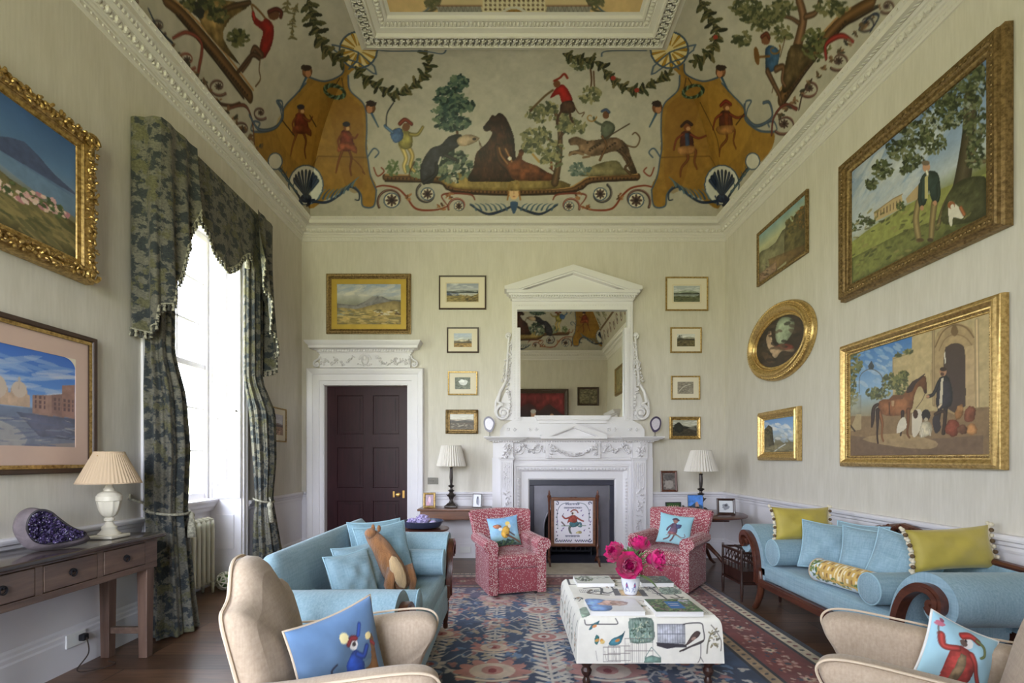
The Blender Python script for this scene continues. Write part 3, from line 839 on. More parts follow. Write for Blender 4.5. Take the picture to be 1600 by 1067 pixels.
for sg in (-1, 1):
    x0, x1 = sorted((sg*.84, sg*1.05)); fr.box(x0, x1, -.16, -.1, 1.445, 1.655)
    xm = sg*.945; carve(fr, [(xm,-.162,1.63),(xm+.03,-.162,1.55),(xm-.03,-.162,1.5),(xm,-.162,1.47)], 42, .02, .05, 70+sg, lift=.025)
    carve(fr, [(sg*.80,-.112,1.5),(sg*.72,-.112,1.62),(sg*.60,-.112,1.52),(sg*.50,-.112,1.62),(sg*.42,-.112,1.52)], 74, .022, .022, 80+sg, lift=.028)
    scroll(fr, sg*.76, 1.545, .06, 1.4, -.12, .014, 0, sg); scroll(fr, sg*.5, 1.56, .055, 1.4, -.12, .014, PI, -sg)
    x0, x1 = sorted((sg*.35, sg*.385)); fr.box(x0, x1, -.16, -.11, 1.43, 1.66)
fr.box(-.35, .35, -.145, -.11, 1.43, 1.655)
carve(fr, [(-.33,-.147,1.62),(-.2,-.147,1.53),(0,-.147,1.48),(.2,-.147,1.53),(.33,-.147,1.62)], 92, .022, .022, 91, lift=.03)
for sg in (-1, 1): carve(fr, [(sg*.31,-.147,1.63),(sg*.31,-.147,1.46)], 22, .018, .02, 97+sg, lift=.025)
fr.build('carved_frieze', m['plaster'], cp, smooth=True)
sf = MB()                                              # shelf with breaks over the pilasters
def shelf_bit(x0, x1, pj, endl=True, endr=True):
    P = [(.0,1.655),(pj-.12,1.655),(pj-.11,1.67),(pj-.07,1.675),(pj-.06,1.69),(pj-.03,1.695),(pj-.015,1.71),(pj,1.718),(pj,1.732),(0,1.732)]
    vs = []
    for t, z in P:
        e = max(0, t-(pj-.12)) if t > 0 else (.12 if z > 1.7 else 0)
        vs += [(x0-(e if endl else 0),0,z),(x0-(e if endl else 0),-t,z),(x1+(e if endr else 0),-t,z),(x1+(e if endr else 0),0,z)]
    sf.add(vs, [(i*4+k, i*4+k+1, (i+1)*4+k+1, (i+1)*4+k) for i in range(len(P)-1) for k in range(3)])
shelf_bit(-1.13, -.76, .29); shelf_bit(.76, 1.13, .29); shelf_bit(-.78, .78, .24, False, False)
for k in range(64): x = -1.12+2.24*k/63; y = .2 if abs(x) > .76 else .15; sf.box(x-.009, x+.009, -y, -y+.03, 1.658, 1.674)
sf.build('mantelshelf', m['plaster'], cp)
pd = MB()                                              # small pediment standing on the shelf
def pediment(mb, hw, z, rise, y0, y1, th, tymp=True):
    for sg in (-1, 1):
        poly = [(sg*hw, z), (sg*hw, z+th*.55), (0, z+rise+th*.55), (0, z+rise-th*.45), (sg*(hw-th*2.2), z)]
        mb.prism(poly if sg < 0 else poly[::-1], 'y', y0, y1)
        poly = [(sg*(hw-.03), z), (sg*(hw-.03), z+th*.25), (0, z+rise+th*.1), (0, z+rise-th*.75), (sg*(hw-th*2.8), z)]
        mb.prism(poly if sg < 0 else poly[::-1], 'y', y0+.02, y1)
    mb.prism([(-hw+.05, z), (hw-.05, z), (0, z+rise-.02)], 'y', y0+(y1-y0)*.5, y1)
pediment(pd, .455, 1.732, .16, -.27, -.12, .05)
pd.box(-.46, .46, -.275, -.1, 1.70, 1.735)
pd.build('pediment', m['plaster'], cp)
# fire opening: slate margin, steel panels, arched grate
fb = MB(); y0 = .05
fb.box(-.61, .61, .0, .04, FZ-.08, FZ+.01); fb.box(-.61, -.545, .0, .04, 0, FZ-.08); fb.box(.545, .61, .0, .04, 0, FZ-.08)
fb.build('slate_margin', m['slate'], cp, bevel=.006)
ar = MB(); pts = []
for k in range(17):
    a = PI*k/16; pts.append((-.40*math.cos(a), .42+.42*math.sin(a)))
outl = [(-.545,0),(-.545,FZ-.08),(.545,FZ-.08),(.545,0),(.40,0)]+[(x, z) for x, z in reversed(pts)]+[(-.40,0)]
ar.prism(outl, 'y', .04, .055)
ar.tube([(-.40,.035,0)]+[(x,.035,z) for x, z in pts]+[(.40,.035,0)], .016, 8)
ar.build('steel_panel', m['grate'], cp)
sb = MB(); sb.box(-.5, .5, .36, .40, 0, 1.05); sb.box(-.52, -.46, .06, .4, 0, 1.05); sb.box(.46, .52, .06, .4, 0, 1.05); sb.box(-.5, .5, .06, .4, 1.0, 1.05)
sb.build('firebox', m['soot'], cp)
gr = MB()
for k in range(9): x = -.28+.07*k; gr.tube([(x,.09,.08),(x,.08,.28)], .009, 6)
for z in (.09, .18, .27): gr.tube([(-.3,.09,z),(.3,.09,z)], .01, 6)
for x in (-.3, .3): gr.tube([(x,.09,0),(x,.09,.36)], .016, 8); gr.ball((x,.09,.38), .026)
gr.box(-.3, .3, .09, .33, .07, .09)
gr.build('grate', m['iron'], cp)
h1 = MB().box(-.84, .84, -.42, .36, 0, .018); tag(struct(h1.build('trim_8', m['slate'], loc=(AX, YB, 0))), 'dark slate inner hearth')
h2 = MB().box(-1.0, 1.0, -1.05, -.42, 0, .012); tag(struct(h2.build('trim_9', m['hearth'], loc=(AX, YB, 0))), 'pale hearthstone in front of fire')

# ---- overmantel mirror
om = thing('overmantel_mirror', 'tall white overmantel mirror with scrolled sides under a broad pediment', 'mirror', (AX, YB, 1.735))
b = MB(); gz0, gz1 = .245, 1.81                       # glass bottom, top (above the shelf)
b.prism([(-1.03,0),(1.03,0),(1.03,.10),(.98,.17),(.86,.235),(-.86,.235),(-.98,.17),(-1.03,.10)], 'y', -.07, -.001)
for sg in (-1, 1):
    for x in (.56, .87):
        for dx in (-.045, .045):
            for q in range(4): a = PI/2*q+(.78 if dx < 0 else 0); b.ball((sg*x+dx+.018*math.cos(a), -.075, .105+.018*math.sin(a)), .012, .01, .012, 6, rings=5)
            b.ball((sg*x+dx, -.078, .105), .008)
b.build('plinth', m['plaster'], om, smooth=True, angle=30)
f = MB(); f.box(-.86, -.785, -.075, 0, .235, 1.93); f.box(.785, .86, -.075, 0, .235, 1.93); f.box(-.785, .785, -.075, 0, gz1, 1.93); f.box(-.79, .79, -.074, 0, .2, .285)
for sg in (-1, 1):
    x0, x1 = sorted((sg*.74, sg*.80)); f.box(x0, x1, -.095, 0, .235, 1.55)
    for k in range(44): f.ball((sg*.822, -.077, .26+k*.0375), .008, .006, .012, 5, rings=4)
    for k in range(34): f.ball((sg*.77, -.097, .26+k*.0375), .008, .006, .012, 5, rings=4)
for k in range(42): f.ball((-.80+1.6*k/41, -.077, 1.875), .012, .006, .008, 5, rings=4)
f.build('frame', m['plaster'], om, bevel=.004)
MB().box(-.785, .785, -.03, -.022, gz0-.01, gz1+.01).build('mirror_glass', m['mirror'], om)
for sg in (-1, 1):                                     # pierced side consoles with big volutes
    s = MB()
    s.prism([(sg*.86,.24),(sg*.99,.24),(sg*1.04,.36),(sg*1.0,.55),(sg*.92,.72),(sg*.90,1.0),(sg*.885,1.35),(sg*.86,1.42)][::sg], 'y', -.045, 0)
    scroll(s, sg*.985, .345, .115, 1.7, -.06, .026, PI*.5, -sg, 60)
    s.tube([(sg*.985,-.06,.46),(sg*1.06,-.06,.50),(sg*1.03,-.06,.64),(sg*.95,-.06,.78),(sg*.93,-.06,1.0),(sg*.915,-.06,1.25),(sg*.90,-.06,1.42)], [.026,.024,.022,.02,.018,.016,.014], 8)
    s.tube([(sg*1.10,-.05,.35),(sg*1.09,-.05,.5),(sg*1.02,-.05,.68)], .016, 8)
    scroll(s, sg*.905, 1.45, .045, 1.3, -.055, .014, -PI/2, sg)
    carve(s, [(sg*.90,-.05,.55),(sg*.93,-.05,.75),(sg*.90,-.05,.95),(sg*.89,-.05,1.35)], 70, .018, .02, 111+sg, lift=.035)
    carve(s, [(sg*1.0,-.05,.78),(sg*.97,-.05,.9),(sg*.94,-.05,1.1)], 20, .018, .015, 131+sg, lift=.03)
    carve(s, [(sg*.90,-.05,.3),(sg*.88,-.05,.55)], 16, .02, .015, 141+sg, lift=.03)
    s.build('scroll_bracket', m['plaster'], om, smooth=True)
p = MB()
for z0, z1, pj, e in ((1.93,1.955,.10,.0),(1.955,1.995,.12,.02),(1.995,2.02,.15,.045),(2.02,2.06,.18,.075)): p.box(-.86-e, .86+e, -pj, 0, z0, z1)
for k in range(48): x = -.87+1.74*k/47; p.box(x-.010, x+.010, -.145, -.12, 1.965, 1.995)
pediment(p, .965, 2.06, .30, -.20, 0, .085)
for sg in (-1, 1):
    for k in range(22): t = (k+.5)/22; x = sg*(.78*(1-t)); z = 2.075+.235*t; p.box(x-.009, x+.009, -.125, -.08, z-.012, z+.014)
p.build('pediment', m['plaster'], om)
q = MB(); q.prism([(-.50,.24),(.50,.24),(.54,.285),(.54,.30),(-.54,.30),(-.54,.285)], 'y', -.13, -.07); q.box(-.48, .48, -.10, -.07, .19, .24); q.box(-.51, .51, -.12, -.07, .232, .245)
q.build('inner_shelf', m['plaster'], om)
SKY = 24.0; EXPO = -0.10
# ---------------------------------------------------------------- painted cove
def cove_fn(side):
    def f(U, V):
        n = CA*np.cos(V); z = CZ1+CB*np.sin(V); off = P0+CA-n
        return off, z
    return f
def cove_mesh(side, cv, nu, nv, flip):
    s = np.linspace(0, 1, nu); ph = np.linspace(0, PI/2, nv); S, V = np.meshgrid(s, ph)
    off = P0+CA-CA*np.cos(V); Z = CZ1+CB*np.sin(V)
    if side in ('back', 'front'):
        X = (XL+off)+(XR-XL-2*off)*S; Y = YB-off if side == 'back' else YF+off; U = X if side == 'back' else XL+XR-X
    else:
        Y = (YF+off)+(YB-YF-2*off)*S; X = XL+off if side == 'left' else XR-off; U = Y
    return np_mesh(X, Y, Z, cv.sample(U, V), flip)
MUR = {}
for side, (a, b) in {'back': (XL, XR), 'left': (YF, YB), 'right': (YF, YB)}.items():
    MUR[side] = Cv(a, b, 0, PI/2, int((b-a)/.009), 230, (176,171,160), T_cove(side))
# ---------------------------------------------------------------- mural painting (control points measured in the photograph)
class Multi:
    def __init__(s, names): s.cs = [MUR[n] for n in names]
    def __getattr__(s, f):
        def call(*a, **k):
            for c in s.cs: getattr(c, f)(*a, **k)
        return call
BK, LF, RT = Multi(['back']), Multi(['left']), Multi(['right'])
LB, RB = Multi(['left','back']), Multi(['right','back'])
def za(*p): return [(400+x/3.049, y/3.049) for x, y in p]
def zb(*p): return [(780+x/3.049, y/3.049) for x, y in p]
def zc(*p): return [(x/2.667, y/2.667) for x, y in p]           # far left zoom
def zd(*p): return [(1150+x/3.049, y/3.049) for x, y in p]       # far right zoom
def mir(p): return [(1606-x, y) for x, y in p]
for c in MUR.values(): c.mottle(.05, 14, 3); c.mottle(.04, 60, 8)
for c in MUR.values(): c.mottle(.10, 5, 21, (196,180,150))
OCH, OCH2, BLU, DKB, BRN, UMB = (152,120,66), (132,98,52), (84,98,116), (52,62,82), (92,68,50), (54,42,36)
GRN, GR2, GR3 = (72,88,70), (96,110,80), (48,60,54)
RUS, FLE = (128,66,50), (190,150,120)
# yellow corner panels, both corners
yp = [(484,121),(508,126),(534,115),(539,98),(556,105),(544,118),(547,141),(570,164),(572,197),(574,230),(574,246),(579,272),(588,292),(584,321),(567,321),(565,305),(554,292),(530,302),(505,314),(484,326),(470,300),(445,272),(424,259),(400,232),(397,206),(420,203),(441,187),(444,169),(462,148),(477,131)]
for W, f in ((LB, lambda p: p), (RB, mir)):
    W.poly(f(yp), OCH, tex=.10, curve=3)
    W.poly(f([(510,130),(545,150),(566,180),(566,290),(540,290),(520,200)]), OCH2, .35, curve=4); W.poly(f([(430,200),(470,150),(500,135),(480,260)]), (176,140,74), .4, curve=4)
    for q in ([(484,121),(508,127),(534,116),(537,100)],[(544,118),(547,141),(569,164),(573,197),(572,230),(575,250),(579,275),(588,297)],[(588,297),(584,322),(567,322),(564,304),(555,292)],[(397,206),(420,204),(441,188),(444,168),(462,148),(478,130)]): W.line(f(q), 2.4, BLU)
    W.line(f([(397,206),(392,202),(397,190),(406,192),(404,198)]), 2.2, BLU); W.line(f([(441,187),(438,170),(432,158),(440,158),(442,166)]), 2.2, BLU)
    W.line(f([(574,246),(584,232),(592,238),(586,246)]), 2.2, BLU)
    for q in ([(487,262),(497,244),(540,245),(572,246)],[(487,262),(470,272)]): W.line(f(q), 1.5, (120,92,50), curve=0)
    # heads on the scrolls
    for (hx, hy, k) in ((480,112,1),(579,168,-1)):
        W.ell(*f([(hx,hy)])[0], 8, 10, (120,86,64), tex=.3); W.ell(*f([(hx+k*1.5,hy+3)])[0], 4.5, 6, (176,130,100)); W.ell(*f([(hx-k*1,hy-6)])[0], 8, 5, (66,54,50), wob=.4); W.line(f([(hx-k*2,hy+10),(hx-k*6,hy+18),(hx-k*12,hy+30)]), 4, (70,96,120), taper=(1,.5))
    # wreath
    c0 = f([(523,143)])[0]
    for k in range(26):
        a = 2*PI*k/26; W.ell(c0[0]+15*math.cos(a), c0[1]+9*math.sin(a)+(3*math.cos(a) if W is LB else -3*math.cos(a)), 5, 2, [GRN,GR3,(110,130,110)][k % 3], a+1, n=7)
    W.line(f([(531,122),(524,134)]), 1, UMB); W.line(f([(534,122),(537,140)]), 1, UMB)
    # shell with acanthus
    sc_ = f([(478,292)])[0]; W.ell(sc_[0], sc_[1]-3, 28, 32, BLU, 0); W.ell(sc_[0], sc_[1]-3, 26, 30, (206,204,196))
    for k in range(9):
        a = PI*(k-4)/10; W.line([(sc_[0],sc_[1]+16),(sc_[0]+19*math.sin(a),sc_[1]-4-19*math.cos(a))], 5.5, DKB if k % 2 else (66,76,96), taper=(.3,1.1), curve=0)
    W.ell(sc_[0], sc_[1]+18, 9, 7, (44,52,76))
    W.leaves(sc_[0], sc_[1]+22, 12, 7, 16, [(40,48,72),(64,76,100)], 5)
    W.line(f([(486,314),(510,316),(530,305),(546,292),(560,300),(561,312),(555,312)]), 3.2, DKB, taper=(1.3,1,.8,.5))
    for k in range(9):
        t = k/8; x, y = 498+52*t, 314-20*t+8*math.sin(t*3)-4; W.line(f([(x,y),(x+4,y-8),(x+11,y-15)]), 3.4, (70,92,116) if k % 2 else (100,120,134), taper=(1,.2))
    W.line(f([(468,308),(456,290),(444,270),(434,258)]), 3, DKB, taper=(1.2,.5))
    for k in range(6): x, y = 464-6*k, 300-8*k; W.line(f([(x,y),(x-6,y-6),(x-4,y-16)]), 3.4, (80,100,116), taper=(1,.2))
    W.ell(*f([(430,252)])[0], 12, 14, BLU); W.ell(*f([(430,252)])[0], 10, 12, (200,196,186))
    # fan shell and ribbon knot under the coffer corner
    fc = f([(560,78)])[0]; W.ell(fc[0], fc[1], 31, 30, BLU); W.ell(fc[0], fc[1], 28, 27, (214,196,150))
    for k in range(13): a = 2*PI*k/13; W.line([(fc[0]+8*math.cos(a),fc[1]+8*math.sin(a)),(fc[0]+26*math.cos(a),fc[1]+25*math.sin(a))], 4.5, (168,132,60), taper=(.4,1.1), curve=0)
    for q in ([(522,76),(519,70),(540,75),(560,82),(585,104),(588,116),(582,114),(560,98),(540,92),(522,78)],[(560,82),(558,95),(545,108)]): W.line(f(q), 2.4, BLU, curve=0)
    # the two monkeys dancing on each yellow ground
    if W is LB:
        for (x, y, s) in ((470,195,1),(541,222,.95)):
            W.line([(x-4,y+8),(x-12,y+30),(x-16,y+48)], 4*s, (124,80,52), taper=(1.2,.5)); W.line([(x+2,y+8),(x+8,y+24),(x+6,y+40),(x+8,y+52)], 4*s, (112,70,48), taper=(1.2,.5))
            W.poly([(x-8,y-16),(x+6,y-16),(x+12,y+10),(x-8,y+12)], (112,60,48), tex=.3, curve=4); W.poly([(x-10,y+2),(x+13,y+4),(x+16,y+18),(x,y+10),(x-13,y+16)], (140,84,62), .9, tex=.3, curve=3)
            W.line([(x+4,y-12),(x+13,y-6),(x+18,y-12)], 3.6, (120,74,52), taper=(1,.7)); W.line([(x-7,y-12),(x-13,y-2),(x-10,y+10)], 3.6, (120,74,52), taper=(1,.7))
            W.ell(x+1, y-23, 5.5, 6, (132,92,64)); W.ell(x+2.5, y-21, 3, 3, (196,160,120)); W.ell(x, y-28, 6, 4, (58,56,66))
        W.line([(441,188),(460,212)], 1.4, UMB); W.line([(484,180),(494,198)], 1.2, UMB); W.line([(548,245),(562,258),(570,272),(566,268)], 1.4, (110,74,50))
    else:
        for (x, y, s, cf2) in ((1073,222,1.05,(70,80,100)),(1134,190,1,(116,70,50))):
            W.line([(x-2,y+10),(x+2,y+26),(x-8,y+40),(x-10,y+54)], 4.4*s, (120,78,52), taper=(1.2,.5)); W.line([(x+4,y+10),(x+14,y+14),(x+12,y+30),(x+16,y+42)], 4.4*s, (120,78,52), taper=(1.2,.5))
            W.poly([(x-8,y-15),(x+7,y-15),(x+10,y+10),(x-9,y+11)], (92,58,50), tex=.3, curve=4); W.poly([(x-3,y-14),(x+4,y-14),(x+5,y+8),(x-2,y+8)], cf2, 1, tex=.2)
            W.poly([(x-14,y+8),(x+12,y+6),(x+10,y+18),(x-10,y+20)], (160,120,80), .9, tex=.3, curve=3)
            W.line([(x-6,y-12),(x-16,y-4),(x-20,y+12)], 3.8, (126,70,52), taper=(1,.7)); W.line([(x+6,y-12),(x+18,y-6),(x+30,y-10)], 3.8, (120,66,50), taper=(1,.7))
            W.ell(x+1, y-23, 6, 6.5, (128,86,60)); W.ell(x+2.5, y-21, 3.3, 3.3, (190,150,114)); W.line([(x-8,y-25),(x,y-32),(x+8,y-27)], 4.5, (66,48,44) if cf2[0] < 100 else (120,54,44))
        W.line([(1094,160),(1118,210),(1124,238)], 1.2, UMB, .7); W.line([(1150,195),(1164,176)], 1.5, UMB)
def tree(W, x, y, rx, ry, n, cols, size, trunk=None):
    if trunk: W.line(trunk, 5, BRN, taper=(1.3,.5))
    W.leaves(x, y, rx, ry, n, cols, size, .5)
TG = [(70,88,84),(92,108,96),(54,68,68),(110,122,104)]
# ---- ledge and scrolls along the foot of the back cove
BK.line([(602,277),(640,279),(686,280),(700,291),(722,298),(803,300),(884,298),(906,291),(925,280),(960,278),(996,276)], 10, (104,78,56), curve=4); BK.line([(602,273),(690,276),(704,287),(724,294),(803,296),(882,294),(904,286),(925,276),(996,272)], 2, (168,136,96), curve=4); BK.line([(602,283),(686,286),(706,298),(803,305),(900,298),(925,285),(996,281)], 2.4, (60,46,40), curve=4)
for k in range(66):
    x = 606+k*5.95; y = 279 if x < 690 or x > 918 else 300-(1-min(1, (min(x-690, 918-x))/24))*14; BK.ell(x, y, 1.3, 2.2, (70,52,42), n=6)
def spiral(W, cx, cy, r, turns, a0, sgn, wd, col, col2=None):
    p = []
    for i in range(26):
        t = i/25; a = a0+sgn*turns*2*PI*t; rr = r*(1-.82*t); p.append((cx+rr*math.cos(a), cy+rr*.92*math.sin(a)))
    W.line(p, wd, col, taper=(1,.5), curve=2)
    if col2 is not None: W.line([(x+.8,y-.8) for x, y in p], wd*.35, col2, taper=(1,.5), curve=2)
def bloom(W, cx, cy, r, c=(90,74,72)):
    for k in range(8): a = 2*PI*k/8; W.ell(cx+r*.55*math.cos(a), cy+r*.55*math.sin(a), r*.4, r*.2, c, a, n=8)
    W.ell(cx, cy, r*.3, r*.3, (60,50,56))
for f in (lambda p: p, mir):
    s_ = 1 if f([(0,0)])[0][0] == 0 else -1
    def S(cx, cy, r, t, a0, sg, wd, col, c2=None): q = f([(cx,cy)])[0]; spiral(BK, q[0], q[1], r, t, a0 if s_ > 0 else PI-a0, sg*s_, wd*1.45, col, c2)
    BK.line(f([(588,292),(600,290),(620,294),(634,306),(650,326),(680,328),(700,322)]), 3, RUS, taper=(.7,1,1,.6)); BK.line(f([(700,322),(690,306),(706,302),(735,304),(742,312)]), 3.2, (120,70,60), taper=(.4,1,.6))
    S(612,313,23,1.1,2.6,1,2.6,(84,62,62),(150,120,110)); S(668,303,19,1.1,-2.2,-1,2.6,(60,58,66),(130,120,116)); S(716,322,16,1.1,2.8,1,2.4,(120,74,66),(170,130,120))
    for (x, y, r) in ((612,313,13),(668,303,11),(717,322,8)):
        q = f([(x,y)])[0]; BK.ell(q[0], q[1], r, r*.95, BLU); BK.ell(q[0], q[1], r*.85, r*.8, (206,198,180)); bloom(BK, q[0], q[1], r*.8)
    BK.line(f([(735,320),(760,334),(782,330),(800,322)]), 3.4, DKB, taper=(.6,1.2,.8))
    for k in range(7): x = 744+k*8; BK.line(f([(x,328),(x-4,321),(x-10,318)]), 3, (80,100,118), taper=(1,.2))
    for (x, y) in ((638,308),(690,324),(702,306)): BK.leaves(*f([(x,y)])[0], 6, 5, 8, [(136,96,70),(90,70,60),(160,120,90)], 3)
    BK.line(f([(584,262),(590,275),(600,268),(596,262)]), 2, RUS)
# mask in the middle
BK.ell(803, 299, 8.5, 13, (206,176,140)); BK.line([(794,296),(797,286),(803,283),(809,286),(812,296)], 3, (150,104,60)); BK.line([(795,300),(793,312)], 2.5, (150,110,70)); BK.line([(811,300),(813,312)], 2.5, (150,110,70))
for x in (800,806): BK.ell(x, 297, 1.4, .9, (70,50,44), n=6)
BK.line([(803,298),(803,303)], .9, (150,110,84)); BK.ell(803, 307, 2.2, .9, (150,80,70), n=6); BK.ell(803, 283, 4, 3, (220,214,196)); BK.ell(803, 282, 1.6, 1.6, (60,60,60)); BK.poly([(797,316),(809,316),(806,330),(803,334),(800,330)], (76,96,122), curve=3)
# ground under the figures
BK.poly([(686,277),(720,270),(760,276),(820,274),(868,280),(890,292),(803,298),(712,294)], (130,112,72), .9, tex=.3, curve=3)
BK.poly(zb((400,820),(470,780),(560,765),(590,800),(640,830),(400,840)), (120,112,84), .9, tex=.3, curve=3)
# left tree, rocks and the man with a sword
tree(BK, 706, 260, 34, 24, 150, [(72,86,82),(100,112,100),(56,66,64),(130,136,116)], 5)
tree(BK, 652, 262, 16, 14, 40, [(110,124,104),(130,140,116),(90,104,92)], 4); tree(BK, 614, 262, 10, 12, 30, [(120,130,100),(96,110,80)], 4)
BK.line(za((960,640),(950,560),(945,480),(960,400)), 4, BRN, taper=(1,.5))
for x, y, rx, ry, n in ((716,129,15,10,60),(700,150,22,14,90),(716,165,26,12,90),(698,172,24,10,70),(706,190,27,14,110)): tree(BK, x, y, rx, ry, n, TG, 4.6)
BK.line(za((690,690),(715,750),(705,790),(712,820)), 6, (190,172,120), taper=(1.4,.8)); BK.line(za((720,690),(745,740),(735,790),(755,815)), 6, (176,156,104), taper=(1.4,.8))
BK.poly(za((660,610),(735,630),(745,690),(725,710),(690,705),(670,660)), (150,140,84), tex=.3, curve=3); BK.poly(za((640,630),(690,610),(700,660),(660,680)), (88,112,150), tex=.3, curve=4); BK.line(za((735,640),(770,640),(795,605)), 5, (140,128,80), taper=(1.2,.8)); BK.line(za((650,630),(625,610),(615,600)), 5, (96,120,150))
BK.ell(*za((715,605))[0], 6, 6.5, (120,84,60)); BK.line(za((685,590),(710,570),(740,590)), 6, (120,60,42)); BK.line(za((620,600),(625,540),(655,490)), 1.8, (60,62,70)); BK.line(za((755,770),(730,830),(750,860),(790,860)), 1.6, BRN)
# dark hound, pale hound and the bear
BK.poly(za((790,870),(785,790),(830,710),(880,690),(920,650),(975,640),(985,680),(930,720),(890,750),(860,790),(850,830),(840,870)), (62,60,68), tex=.4, curve=4); BK.line(za((860,780),(855,830),(800,870)), 6, (52,50,58)); BK.line(za((900,740),(950,760)), 5, (70,66,70))
BK.poly(za((960,660),(1010,640),(1062,655),(1050,675),(1000,695),(965,690)), (170,150,128), tex=.3, curve=4); BK.ell(*za((1040,662))[0], 3, 2, (50,44,44)); BK.line(za((870,780),(880,750)), 3, (196,190,180)); BK.leaves(*za((940,850))[0], 6, 6, 12, [(190,184,170),(120,120,110)], 3)
bear = za((1010,860),(1035,800),(1050,730),(1100,680),(1125,630),(1085,610),(1110,570),(1125,548),(1140,552),(1160,538),(1190,560),(1225,640),(1235,720),(1240,790),(1230,860),(1100,865))
BK.poly(bear, (74,50,42), tex=.35, curve=4); BK.dabs((742,800,196,282), 0, [], 1)
for k in range(120):
    x, y = 745+55*BK.cs[0].rng.random(), 192+88*BK.cs[0].rng.random()
    if abs(x-780)*.9+abs(y-240)*.55 < 40: BK.line([(x,y),(x+1,y+5)], 1.4, [(104,74,58),(58,38,32),(92,64,50)][k % 3], .6, curve=0)
BK.poly(za((1082,605),(1100,595),(1120,610),(1105,625),(1088,622)), (60,44,40), curve=3); BK.ell(*za((1086,606))[0], 1.6, 1.4, (24,20,20)); BK.ell(*za((1112,585))[0], 1, 1, (20,16,16)); BK.line(za((1150,700),(1160,760),(1200,800)), 9, (84,58,46))
BK.poly(zb((20,760),(60,770),(90,740),(95,715),(125,710),(110,760),(180,790),(230,820),(290,855),(90,860),(50,830)), (112,72,50), tex=.4, curve=3); BK.line(zb((40,780),(10,740),(0,705)), 4, (140,104,76)); BK.line(zb((60,770),(30,710)), 4, (150,112,84)); BK.line(zb((200,770),(240,740),(250,800)), 4, (120,80,56)); BK.line(zb((190,770),(160,735)), 3.5, (170,140,90)); BK.ell(*zb((50,755))[0], 3, 3, (220,210,196)); BK.line(zb((240,800),(270,830),(260,870)), 1.8, (90,60,46))
# right tree with the red-coated climber
BK.line(zb((265,870),(285,760),(290,640),(275,560),(255,500)), 9, (104,84,66), taper=(1.4,1,.8,.5)); BK.line(zb((288,660),(330,600),(360,590)), 4, BRN); BK.line(zb((280,700),(220,650),(180,640)), 4, BRN, taper=(1,.4))
TG2 = [(128,126,98),(104,106,84),(150,144,112),(84,88,74)]
for x, y, rx, ry, n in ((842,179,20,12,60),(858,168,16,9,40),(838,212,22,14,70),(830,228,14,10,36),(880,190,16,14,50),(896,198,20,10,50),(868,240,14,22,50),(852,240,12,16,30)): tree(BK, x, y, rx, ry, n, TG2, 4.4)
BK.line(zb((150,525),(215,460),(255,430)), 3.4, (110,92,70)); BK.ell(*zb((152,525))[0], 2, 3.4, (90,74,60), .7)
BK.poly(zb((245,460),(275,415),(310,405),(345,460),(345,490),(300,490),(285,450),(250,466)), (150,50,44), tex=.2, curve=3); BK.ell(*zb((275,400))[0], 5.5, 6, (120,84,62)); BK.line(zb((262,385),(290,370),(310,352),(325,372)), 3.4, (130,60,46)); BK.poly(zb((300,488),(350,482),(360,530),(320,540),(290,530)), (80,62,52), tex=.3, curve=3); BK.line(zb((300,520),(280,560),(275,590)), 3.6, (80,60,50)); BK.line(zb((335,520),(340,560),(350,580)), 3.6, (80,60,50)); BK.line(zb((355,500),(380,540),(405,535),(395,555)), 1.5, BRN)
BK.line(zb((430,455),(440,380),(430,300)), 2.4, BRN); BK.line(zb((455,450),(450,340)), 2, BRN); tree(BK, 922, 148, 17, 12, 54, TG2, 4.2); tree(BK, 905, 98, 20, 11, 54, [(108,110,88),(84,90,74),(140,138,110)], 4)
# rider on the spotted hound
BK.poly(zb((330,665),(370,650),(420,670),(500,660),(560,655),(610,690),(625,740),(650,800),(655,825),(630,825),(600,770),(560,720),(500,735),(440,745),(400,730),(340,740),(335,722),(380,712),(370,690),(340,692)), (120,98,80), tex=.4, curve=2)
BK.line(zb((600,690),(650,700),(670,660),(650,632),(635,640)), 2.2, (104,84,68)); BK.line(zb((580,720),(620,770),(600,800),(625,828)), 4, (96,76,62)); BK.line(zb((400,735),(360,725),(335,738)), 3.6, (140,116,94)); BK.line(zb((430,745),(400,750)), 3.4, (130,106,86))
for k in range(16): BK.ell(*zb((420+k*12, 680+(k*37) % 45))[0], 2, 1.6, (70,54,46), n=7)
BK.poly(zb((485,600),(510,575),(545,590),(550,620),(520,660),(490,655)), (92,96,84), tex=.2, curve=3); BK.ell(*zb((508,548))[0], 5.2, 6, (116,84,64)); BK.line(zb((490,530),(508,522),(524,535)), 4, (80,90,110)); BK.line(zb((490,650),(510,690),(490,740),(480,762)), 4, (110,84,62)); BK.line(zb((430,710),(520,650),(620,590)), 2, (84,70,58)); BK.line(zb((500,600),(460,580),(450,560)), 3.4, (92,96,84)); spiral(BK, 923, 183, 9, .9, 0, 1, 2.2, (150,118,70))
tree(BK, 905, 264, 18, 10, 44, [(120,130,124),(90,104,100)], 4)
